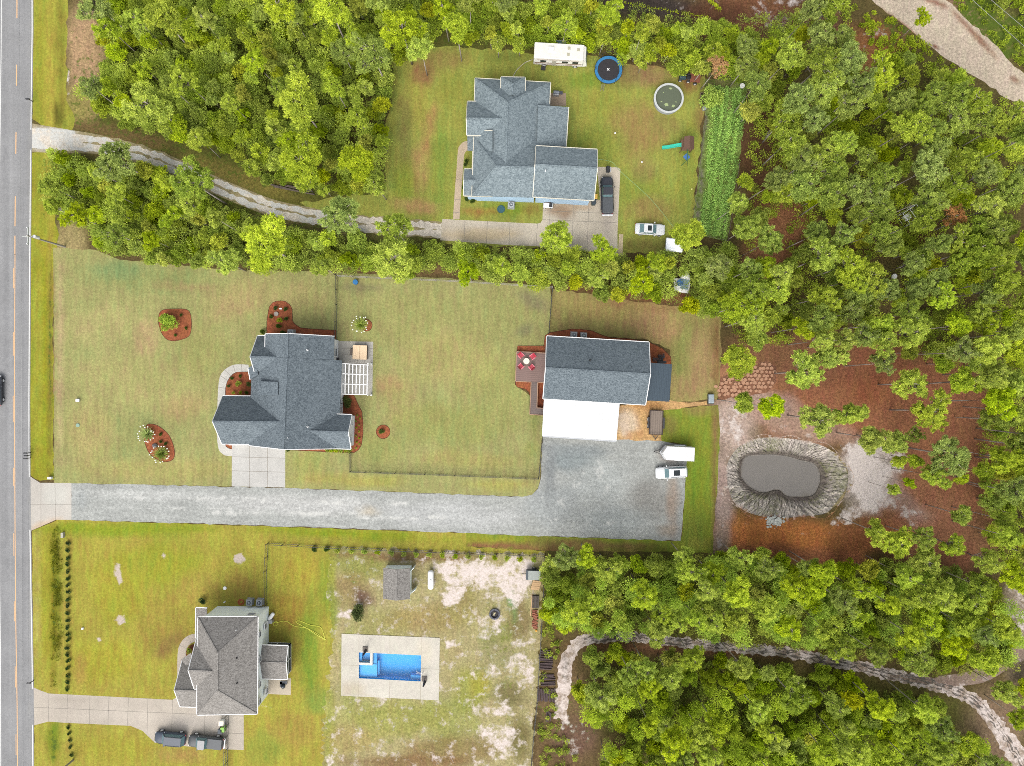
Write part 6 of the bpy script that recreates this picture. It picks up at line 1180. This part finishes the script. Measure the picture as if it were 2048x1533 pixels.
woods = {
 'nw': ([(190,-20),(200,60),(215,140),(165,180),(175,205),(245,240),(300,262),(380,275),(450,300),(500,345),(560,368),(650,385),(730,388),(764,375),(768,270),(782,190),(788,112),(850,85),(860,-20)], .42, 'in the north west wood', 11),
 'top': ([(860,-20),(860,60),(900,75),(950,85),(1060,92),(1180,95),(1245,122),(1300,128),(1350,145),(1400,150),(1500,158),(1530,130),(1600,80),(1590,30),(1560,50),(1520,66),(1420,50),(1320,50),(1235,36),(1220,8),(1060,4),(1060,-20)], .6, 'in the belt of trees north of the pale blue house', 10.5),
 'mid': ([(112,310),(140,305),(200,330),(290,330),(340,345),(400,395),(440,415),(480,428),(560,450),(640,475),(760,484),(850,490),(1000,502),(1180,508),(1250,515),(1330,512),(1400,500),(1440,492),(1470,500),(1490,600),(1440,625),(1390,618),(1330,600),(1250,596),(1180,582),(1100,565),(880,546),(690,540),(560,535),(440,528),(300,520),(240,510),(190,495),(140,440),(90,405)], .4, 'in the hedge row between the gravel lane and the middle plot', 10),
 'east': ([(1500,165),(1560,60),(1620,5),(1690,5),(1700,80),(1745,130),(1800,105),(1850,120),(1900,150),(1960,180),(2060,240),(2090,1160),(2040,1180),(1990,1150),(1975,1060),(1965,960),(1960,880),(1975,800),(1950,735),(1870,725),(1800,700),(1740,690),(1650,685),(1590,680),(1540,690),(1480,690),(1446,640),(1440,600),(1480,560),(1500,490),(1466,470),(1480,380),(1500,350),(1490,260)], .93, 'in the eastern pine wood', 14),
 'se': ([(1095,1120),(1160,1112),(1250,1118),(1440,1108),(1520,1116),(1640,1128),(1700,1140),(1790,1120),(1860,1140),(1920,1160),(1990,1180),(2018,1250),(2028,1330),(1960,1345),(1880,1345),(1780,1330),(1700,1318),(1600,1296),(1480,1286),(1400,1278),(1300,1272),(1180,1262),(1092,1240)], .75, 'in the wood between the pond clearing and the sandy trail', 12),
 's': ([(1165,1300),(1300,1312),(1400,1322),(1500,1332),(1600,1345),(1700,1362),(1780,1385),(1860,1405),(1920,1440),(1970,1500),(2000,1560),(1210,1560),(1200,1460),(1160,1400)], .7, 'in the wood south of the sandy trail', 12),
 'ne': ([(1985,-20),(2070,-20),(2070,60),(2030,40)], .5, 'in the corner wood north of the dirt road', 10),
 'e2': ([(2000,1380),(2070,1360),(2070,1500),(2030,1470)], .8, 'at the east edge beside the sandy trail', 11)}
gaps = [(1590,440,26,60),(1520,290,30,80),(1560,60,40,20),(1730,500,26,18),(1815,434,18,14),(1587,352,14,14),(1786,552,10,10),(1367,568,40,38),(1340,497,36,24),(1900,220,30,14),(1270,1210,30,20),(1670,1180,20,16),(1550,1180,16,26),(1420,1400,80,24),(1560,1420,30,40),(1500,1250,26,16),(290,110,26,20),(1620,560,26,40),(1250,1420,50,30),(1690,1250,24,16),(700,260,30,24),(1950,400,20,14),(1200,1480,50,40)]
FORB = [[(790,120),(850,100),(940,100),(1060,112),(1240,134),(1400,158),(1400,330),(1384,480),(1370,500),(884,480),(882,455),(780,440),(775,270)], [(110,520),(240,540),(690,560),(1104,590),(1240,612),(1330,624),(1430,650),(1436,800),(1080,800),(110,900)], [(1440,700),(1780,700),(1830,760),(1870,860),(1850,1100),(1440,1100)], ribbon(lane_c, 20), ribbon(trail_c, 14)]
CLEARW = [ribbon(trail_c, 60), ribbon(lane_c, 44)]
def over_way(x, y, r): return any(inpoly(np.array([(x, y)]), q)[0] for q in CLEARW)
npine = 0; nbroad = 0; MAXP = 299 - len(AP) - len(CL)
cand = []
for nm, (poly, frac, where, h0) in woods.items():
    A = np.array(poly); x0, y0 = A.min(0); x1, y1 = A.max(0); loc = []
    for _ in range(int((x1 - x0) * (y1 - y0) / 160)):
        x, y = rs.uniform(x0, x1), rs.uniform(y0, y1); loc.append((x, y))
    L = np.array(loc); ok = inpoly(L, poly); cand += [(x, y, nm) for (x, y), k in zip(loc, ok) if k]
rs.shuffle(cand)
auto = []
def free(x, y, r, k):
    for (a, b, q) in placed:
        if (a - x) ** 2 + (b - y) ** 2 < (k * (r + q)) ** 2: return False
    return True
for x, y, nm in cand:
    if npine >= MAXP: break
    poly, frac, where, h0 = woods[nm]
    if any(((x - g[0]) / g[2]) ** 2 + ((y - g[1]) / g[3]) ** 2 < 1.4 for g in gaps): continue
    r = rs.uniform(21, 34) * (1.08 if nm in ('east', 's') else 1.0)
    if nm in ('nw', 'mid', 'top'): r *= .86
    if over_way(x, y, r) and rs.random() < .8: continue
    if rs.random() > frac ** 2 + .12: continue
    if not free(x, y, r, .54 if nm in ('east',) else .56 if nm in ('se', 's') else .66): continue
    zb = h0 * .87; bx_, by_ = 1024 + (x - 1024) * (H - zb) / H, 766.5 + (y - 766.5) * (H - zb) / H
    if any(inpoly(np.array([(bx_, by_)]), f)[0] for f in FORB): continue
    lb = {'nw': 'crowded pine crown ', 'top': 'slender pine crown ', 'mid': 'pine crown rising ', 'east': 'tall packed pine crown ', 'se': 'yellow green pine crown ', 's': 'bushy pine crown ', 'ne': 'pine crown ', 'e2': 'small pine '}[nm] + where
    pine_at(x, y, r, rs.uniform(h0 - 2, h0 + 2), lb, 'pines ' + where); npine += 1

NPL = len(placed); low = []
for x, y, nm in cand[::-1]:
    if nbroad >= 299: break
    poly, frac, where, h0 = woods[nm]
    if nm == 'east' and rs.random() < .72: continue
    if any(((x - g[0]) / g[2]) ** 2 + ((y - g[1]) / g[3]) ** 2 < 1.2 for g in gaps): continue
    if over_way(x, y, 20): continue
    r = rs.uniform(15, 25); good = True
    for i, (a, b, q) in enumerate(placed):
        k = (.62 * (r + q)) if i >= NPL else (.52 * (r + q) if nm in ('nw', 'mid', 'top') else .6 * (r + q))
        if (a - x) ** 2 + (b - y) ** 2 < k * k: good = False; break
    if not good: continue
    h = rs.uniform(2.6, 5.2) + (1.5 if nm in ('se', 's', 'east') else 0); zc = h * .7; p = P(x, y, zc); s = r * (H - zc) / F / 1.75; cr, tm = BP[rs.randrange(6)]
    tree('broadleaf_tree', cr, tm, p.x, p.y, (s, s, h / 4.5), {'nw': 'rounded leafy small tree ', 'top': 'leafy small tree ', 'mid': 'rounded leafy hedge tree ', 'east': 'low leafy tree under the pines ', 'se': 'low leafy tree ', 's': 'low leafy tree ', 'ne': 'leafy tree ', 'e2': 'leafy shrub '}[nm] + where, 'leafy trees ' + where, 'tree', rs)
    placed.append((x, y, r)); nbroad += 1
nyoung = 0
for x, y, nm in cand[::3] + cand[1::3]:
    if nyoung >= 298: break
    poly, frac, where, h0 = woods[nm]
    if nm in ('ne', 'e2') or (nm == 'east' and rs.random() < .6): continue
    if any(((x - g[0]) / g[2]) ** 2 + ((y - g[1]) / g[3]) ** 2 < 1.1 for g in gaps): continue
    if over_way(x, y, 16): continue
    r = rs.uniform(13, 20) * (1.15 if nm in ('se', 's', 'east') else 1)
    if any((a - x) ** 2 + (b - y) ** 2 < (.66 * (r + q)) ** 2 for a, b, q in placed): continue
    h = rs.uniform(3.6, 6.5); zc = h * .82; p = P(x, y, zc); s = r * (H - zc) / F / 1.28; cr, tm = YP[rs.randrange(6)]
    tree('young_pine', cr, tm, p.x, p.y, (s, s, h / 5.5), {'nw': 'small young pine ', 'top': 'small young pine ', 'mid': 'young pine ', 'east': 'small young pine under the tall ones ', 'se': 'small young pine ', 's': 'small young pine '}[nm] + where, 'young pines ' + where, 'tree', rs)
    placed.append((x, y, r)); nyoung += 1
# dense undergrowth between the trees: nobody could count it
def undergrowth(name, label, poly, step, mat, hgt=(.2, 1.1), rad=(.5, 1.0), per=80, seed=1, skip=0, ls=.22, lw=.11):
    r_ = np.random.RandomState(seed); A = np.array([P(*p)[:2] for p in poly]); x0, y0 = A.min(0); x1, y1 = A.max(0); n = int((x1 - x0) * (y1 - y0) / step ** 2)
    G = r_.uniform((x0, y0), (x1, y1), (n, 2)); G = G[inpoly(G, A.tolist())]
    if skip: G = G[wob(G[:, 0] * .55, G[:, 1] * .55) + r_.uniform(-.4, .4, len(G)) > skip]
    if not len(G): return
    k = per; O = np.repeat(np.column_stack([G, r_.uniform(hgt[0], hgt[1], len(G))]), k, 0); rr = np.repeat(r_.uniform(rad[0], rad[1], len(G)), k)[:, None]
    d = sph(r_, len(O), .3); off_ = d * rr * r_.uniform(.3, 1, len(O))[:, None] * np.array([1, 1, .5]); O = O + off_; O[:, 2] = np.maximum(O[:, 2], .03)
    T = np.clip(np.repeat(r_.uniform(.1, .9, len(G)), k) + r_.uniform(-.25, .25, len(O)), 0, 1)
    o = link(name, leafmesh(name, O, d + sph(r_, len(O), .6) * .8, ls, lw, T, mat, r_)); tag(o, label, 'undergrowth', kind='stuff'); return o
undergrowth('undergrowth', 'dense leafy undergrowth filling the north west wood', woods['nw'][0], .95, SHRUBL, (.3, 1.6), seed=1)
undergrowth('undergrowth', 'dense leafy undergrowth in the belt of trees north of the pale blue house', [(860,-20),(860,50),(950,78),(1060,92),(1240,118),(1400,150),(1500,158),(1560,120),(1600,60),(1590,30),(1420,50),(1220,8),(1060,4),(1060,-20)], .95, SHRUBL, (.3, 1.8), seed=2)
undergrowth('undergrowth', 'thick bright undergrowth of the hedge row above the middle lawns', woods['mid'][0], .8, BROADL, (.3, 2.0), seed=3, per=90)
undergrowth('undergrowth', 'patchy undergrowth on the straw floor of the eastern pine wood', woods['east'][0], 1.0, SHRUBL, (.1, .9), seed=4, skip=-.3)
undergrowth('undergrowth', 'undergrowth below the wood between the clearing and the sandy trail', woods['se'][0], .95, SHRUBL, (.2, 1.3), seed=5, skip=-.45)
undergrowth('undergrowth', 'undergrowth below the wood south of the sandy trail', woods['s'][0], .95, SHRUBL, (.1, 1.1), seed=6, skip=-.2)
SAPL = leafmat('sapling_leaves', c(146,164,56, .84), .42, .45, .02)
for i, (k_, st, hg, l_) in enumerate((('nw', 2.0, (1.2, 3.4), 'mass of young saplings filling the gaps of the north west wood'), ('mid', 1.8, (1.0, 3.0), 'mass of bushy saplings filling the hedge row above the middle lawns'), ('top', 2.0, (1.0, 2.8), 'mass of young saplings behind the motorhome and trampoline'), ('se', 1.8, (1.5, 5.5), 'mass of saplings between the pines north of the sandy trail'), ('s', 1.9, (1.5, 5.0), 'mass of saplings between the pines south of the sandy trail'))):
    undergrowth('sapling_thicket', l_, [(x, min(y, 1240 + (x - 1100) * .06)) for x, y in woods['se'][0]] if k_ == 'se' else [(x, max(y, 1330 + (x - 1160) * .1)) for x, y in woods['s'][0]] if k_ == 's' else [(1024 + (x - 1024) * .985, 766 + (y - 766) * .985) for x, y in woods[k_][0]], st, SAPL, hg, (.8, 1.5), 420, seed=50 + i, skip=-.45 if k_ == 's' else -.6, ls=.3, lw=.11)
undergrowth('undergrowth', 'green roadside growth along the north side of the dirt road', [(1890,-20),(1900,0),(1950,45),(2020,115),(2060,145),(2070,-20)], .8, BROADL, (.05, .5), (.3, .6), seed=7, skip=-.1, ls=.22, lw=.12)
undergrowth('undergrowth', 'scrubby growth between the dirt road and the brown field', [(1700,0),(1745,8),(1870,105),(1930,150),(1850,130),(1790,120),(1760,130),(1720,70)], .9, BROADL, (.05, .5), (.3, .6), seed=8, skip=0, ls=.22, lw=.12)
undergrowth('undergrowth', 'weedy growth around the log piles beside the fence', [(1090,1120),(1118,1130),(1092,1240),(1120,1290),(1112,1440),(1180,1560),(1070,1560),(1080,1400)], .95, SHRUBL, (.0, .4), (.25, .6), seed=9, skip=-.08, ls=.2, lw=.1)
undergrowth('ditch_grass', 'tall rough grass in the roadside ditch of the southern plot', [(104,1060),(120,1050),(124,1360),(106,1372)], .55, leafmat('ditch_leaf', c(132,140,40), .4, .2, .02), (.0, .25), (.2, .4), 26, seed=10, skip=-.3, ls=.35, lw=.07)
# vegetable garden rows
sheet('garden_soil', [(1411,158),(1460,156),(1494,166),(1478,330),(1466,400),(1453,484),(1381,468),(1388,420),(1400,320),(1410,238)], .0135, TERR, base=c(128,148,74), blobs=[(1398,400,5,90,6,c(122,112,104),.9),(1408,260,5,90,8,c(112,104,92),.8),(1446,450,7,26,6,c(134,118,104),.9),(1440,170,40,16,0,c(118,104,74),.7),(1452,250,3,90,7,c(150,138,96),.8)], bweed=.5, step=.7, amp=.2, seed=91)
rg = np.random.RandomState(33); GL = leafmat('vegetable_leaves', c(150,184,78,.95), .35, .35, .02)
O, T = [], []
for k in range(8):
    f = .22 + .78 * k / 7
    for t in np.arange(0, 1, .0042):
        a0, a1 = (1413 + (1487 - 1413) * f, 172 + 10 * f), (1388 + (1447 - 1388) * f, 462 + 14 * f)
        ym = a0[1] + (a1[1] - a0[1]) * t; xm = a0[0] + (a1[0] - a0[0]) * (t ** 1.25)
        if k == 7 and .25 < t: 
            if rg.rand() < .55: continue
        if math.sin(t * 17 + k * 2.4) + rg.uniform(-1, 1) < -.3: continue
        q = P(xm, ym); n = 17; s_ = .2 + .09 * math.sin(k * 1.7 + t * 6); O.append(np.column_stack([q.x + rg.normal(0, s_, n), q.y + rg.normal(0, .2, n), rg.uniform(.05, .35, n)])); T.append(np.clip(rg.uniform(.3, .8) + .3 * math.sin(k * 3.1 + t * 5) + rg.uniform(-.2, .2, n), 0, 1))
O = np.concatenate(O); T = np.concatenate(T)
tag(link('vegetable_rows', leafmesh('vegetable_rows', O, sph(rg, len(O), .5), .22, .14, T, GL, rg)), 'green rows of vegetables growing in the long fenced garden', 'vegetables', kind='stuff')
O = []
for (a, b) in (((1228,4),(1415,36)), ((1226,-6),(1300,-2)), ((1418,2),(1440,20))):
    for t in np.arange(0, 1, .03): q = P(a[0] + (b[0]-a[0]) * t, a[1] + (b[1]-a[1]) * t); O.append(np.column_stack([q.x + rg.normal(0, .12, 9), q.y + rg.normal(0, .12, 9), rg.uniform(.05, .3, 9)]))
O = np.concatenate(O); tag(link('seedlings', leafmesh('seedlings', O, sph(rg, len(O), .5), .22, .12, rg.uniform(.3, .9, len(O)), BRIGHTL, rg)), 'rows of young plants in the dark tilled soil at the top edge', 'seedlings', kind='stuff')
# ---- garden shrubs
SH = {k: bush_proto(400 + i, .5, .7, 420, m_, .13, .075, 5) for i, (k, m_) in enumerate((('dark', DARKL), ('mid', leafmat('shrub_mid', c(96,120,52), .3, .2, .02)), ('bright', BRIGHTL)))}
BIG = bush_proto(420, 1.25, 1.8, 2600, leafmat('big_bush', c(160,186,80,1.3), .3, .3, .01), .2, .1, 9); OLV = bush_proto(421, 1.3, 1.5, 1800, leafmat('olive_bush', c(112,124,66), .35, .2, .02), .22, .1, 8)
def shrub(px, r, kind, label, name='shrub', group=None, proto=None, h=None):
    cr, tm = proto or SH[kind]; b = .5 if proto is None else 1.25; s = r * H / F / b; p = P(*px, .4); return tree(name, cr, tm, p.x, p.y, (s, s, s if h is None else h), label, group, 'shrub', rs, 'leaves', 'stem')
def ordn(i, n, a, b):
    w_ = ['first', 'second', 'third', 'fourth', 'fifth', 'sixth', 'seventh', 'eighth', 'ninth', 'tenth', 'eleventh']
    return f'{w_[i]} from the {a}' if i < (n + 1) // 2 else f'{w_[n - 1 - i]} from the {b}'
ys = [1087,1102,1116,1130,1144.5,1157,1172,1184.7,1199,1213,1227.5,1241.6,1257,1270,1281.7,1297,1311,1323,1338,1352,1365.4,1379.8]
for i, y in enumerate(ys): shrub((134.5 + (i % 3) * .5 - (i > 11) * .6, y), 5.4, 'dark', 'small dark round shrub beside the ditch, ' + ordn(i, 22, 'gravel drive end of its row', 'driveway end of its row'), group='dark shrubs in the roadside row')
for i, (x, y) in enumerate(((135.5,1457),(136.5,1469),(138,1481.5),(139,1496.5),(141,1511))): shrub((x, y), 4.6, 'dark', 'small dark shrub south of the driveway, ' + ordn(i, 5, 'driveway', 'pale pole'), group='dark shrubs south of the driveway')
xs = [627.5,652,676,704,729,755,782,807.5,832,858,885,911,936.5,963,989.5,1014.3,1040.5,1067.6]
for i, x in enumerate(xs): shrub((x, 1098.6 + (x - 627) * .0475), 7.6, 'bright' if i > 1 else 'mid', 'round bright green shrub inside the long wire fence, ' + ordn(i, 18, 'west end', 'east end'), group='bright shrubs along the wire fence')
shrub((340,647), 19, '', 'large light green bush in the rounded mulch bed', 'bush', proto=BIG)
for (x, y), l in zip(((331,630),(361.4,629.5),(370.7,655.8),(350.7,671)), ('behind the big light bush', 'at the top of the rounded bed', 'at the right of the rounded bed', 'at the bottom of the rounded bed')): shrub((x, y), 4.5, 'mid', 'small dark green shrub ' + l)
for (x, y), l in zip(((320.5,870),(321.5,883.5),(331,887)), ('uppermost of three', 'middle of three', 'lowest of three')): shrub((x, y), 5, 'mid', l + ' small shrubs between the yuccas in the oval bed')
for i, ((x, y), l) in enumerate(zip(((550.5,615.5),(571,617.5),(543,634),(573,637)), ('upper left', 'upper right', 'lower left', 'lower right'))): shrub((x, y), 6, 'mid', 'dark green ball shrub in the looped mulch bed, ' + l + ' of the four')
for i, ((x, y), k, l) in enumerate((((559,641),'bright','bright shrub below the four dark balls in the looped bed'),((556,653),'mid','large green shrub above the house eave in the looped bed'),((564.5,666),'mid','green shrub at the eave left of the air conditioner'),((524,663.5),'mid','dark green shrub at the north west corner of the pergola house'))): shrub((x, y), 7, k, l)
for i, ((x, y), r, k, l) in enumerate((((479.5,752),5,'mid','top'),((464,757),5,'mid','upper left'),((476.5,768),7.5,'bright','middle, the largest'),((498.5,769.5),7,'mid','right hand large'),((457.5,772.5),5,'mid','left edge'),((466,786),4.5,'bright','bottom left, yellowish'),((480.5,786),4.5,'bright','bottom middle'),((493.5,786),5.5,'mid','bottom right'))): shrub((x, y), r, k, l + ' shrub in the curved front bed by the walk')
shrub((695,805), 12, '', 'olive spreading bush in the mulch south of the pergola', 'bush', proto=OLV)
es = [(714,831),(719,838),(711,843),(718,850),(712,856),(717.5,864),(711.5,872),(718,877),(713,885),(718,889),(711.5,896)]
for i, (x, y) in enumerate(es): shrub((x, y), 2.8, 'bright', 'tiny yellowish plant in the eastern mulch bed, ' + ordn(i, 11, 'north end', 'south end'), group='tiny plants in the eastern bed')
for i, x in enumerate((655,664,673,682,692,699)): shrub((x, 900.5 + i * .3), 6.5, 'bright', 'yellow green hedge shrub under the south east eave, ' + ordn(i, 6, 'west', 'east'), group='hedge shrubs under the eave')
shrub((577,899), 6, 'mid', 'single green shrub at the driveway corner under the south eave')
shrub((762,864), 8, 'mid', 'green plant in the small round mulch ring')
shrub((716,1224), 17, '', 'loose green bush on the sandy yard above the pool', 'bush', proto=OLV, h=1.0); shrub((1418,200), 24, '', 'tall bright bush beside the raised bed of the garden', 'bush', proto=BIG, h=1.6)
shrub((379,1301), 8, 'bright', 'yellow green shrub in the dark bed by the sage house porch'); shrub((406,1203), 8, 'dark', 'dark shrub at the north west corner of the sage house')
shrub((931,330), 5, 'mid', 'upper green shrub between walk and pale blue house'); shrub((932,322), 6, 'mid', 'lower green shrub between walk and pale blue house')
for i, (x, y) in enumerate(((928,376),(935,399),(946,401))): shrub((x, y), 7, 'mid', ('shrub at the west wall', 'shrub at the south west corner', 'shrub under the south wall')[i] + ' of the pale blue house')
# flowering yuccas
def yucca(px, r, label):
    p = P(*px, .5); o = thing('yucca', label, 'plant', (p.x, p.y, 0)); r_ = np.random.RandomState(int(px[0])); n = 240; R_ = r * H / F
    a = r_.uniform(0, 6.283, n); el_ = r_.uniform(.15, 1.3, n); d = np.column_stack([np.cos(a) * np.cos(el_), np.sin(a) * np.cos(el_), np.sin(el_)])
    link('leaves', leafmesh('yucca_leaves', d * .08 + np.array([0, 0, .25]), d, R_ * .85, .09, r_.uniform(.2, .9, n), YUCL, r_), o)
    m, f = MB(), MB()
    for k in range(17):
        a = k * .37 * 2 + r_.uniform(-.2, .2); q = R_ * r_.uniform(.75, 1.1); x, y = q * math.cos(a), q * math.sin(a); m.tube([(0, 0, .3), (x * .6, y * .6, 1.0), (x, y, 1.15)], .02, 4)
        f.ball(x, y, 1.18, .1, .1, .13, 6, 4)
    m.build('stalk', simple('yucca_stalk', c(168,178,110), .8), o); f.build('flower', simple('yucca_flower', (.8, .8, .7), .8), o)
yucca((295.6,869), 17, 'flowering yucca with white tips at the upper left of the oval bed'); yucca((323,908), 18, 'flowering yucca with white tips at the bottom of the oval bed'); yucca((721.5,650), 17, 'flowering yucca standing alone on the back lawn')
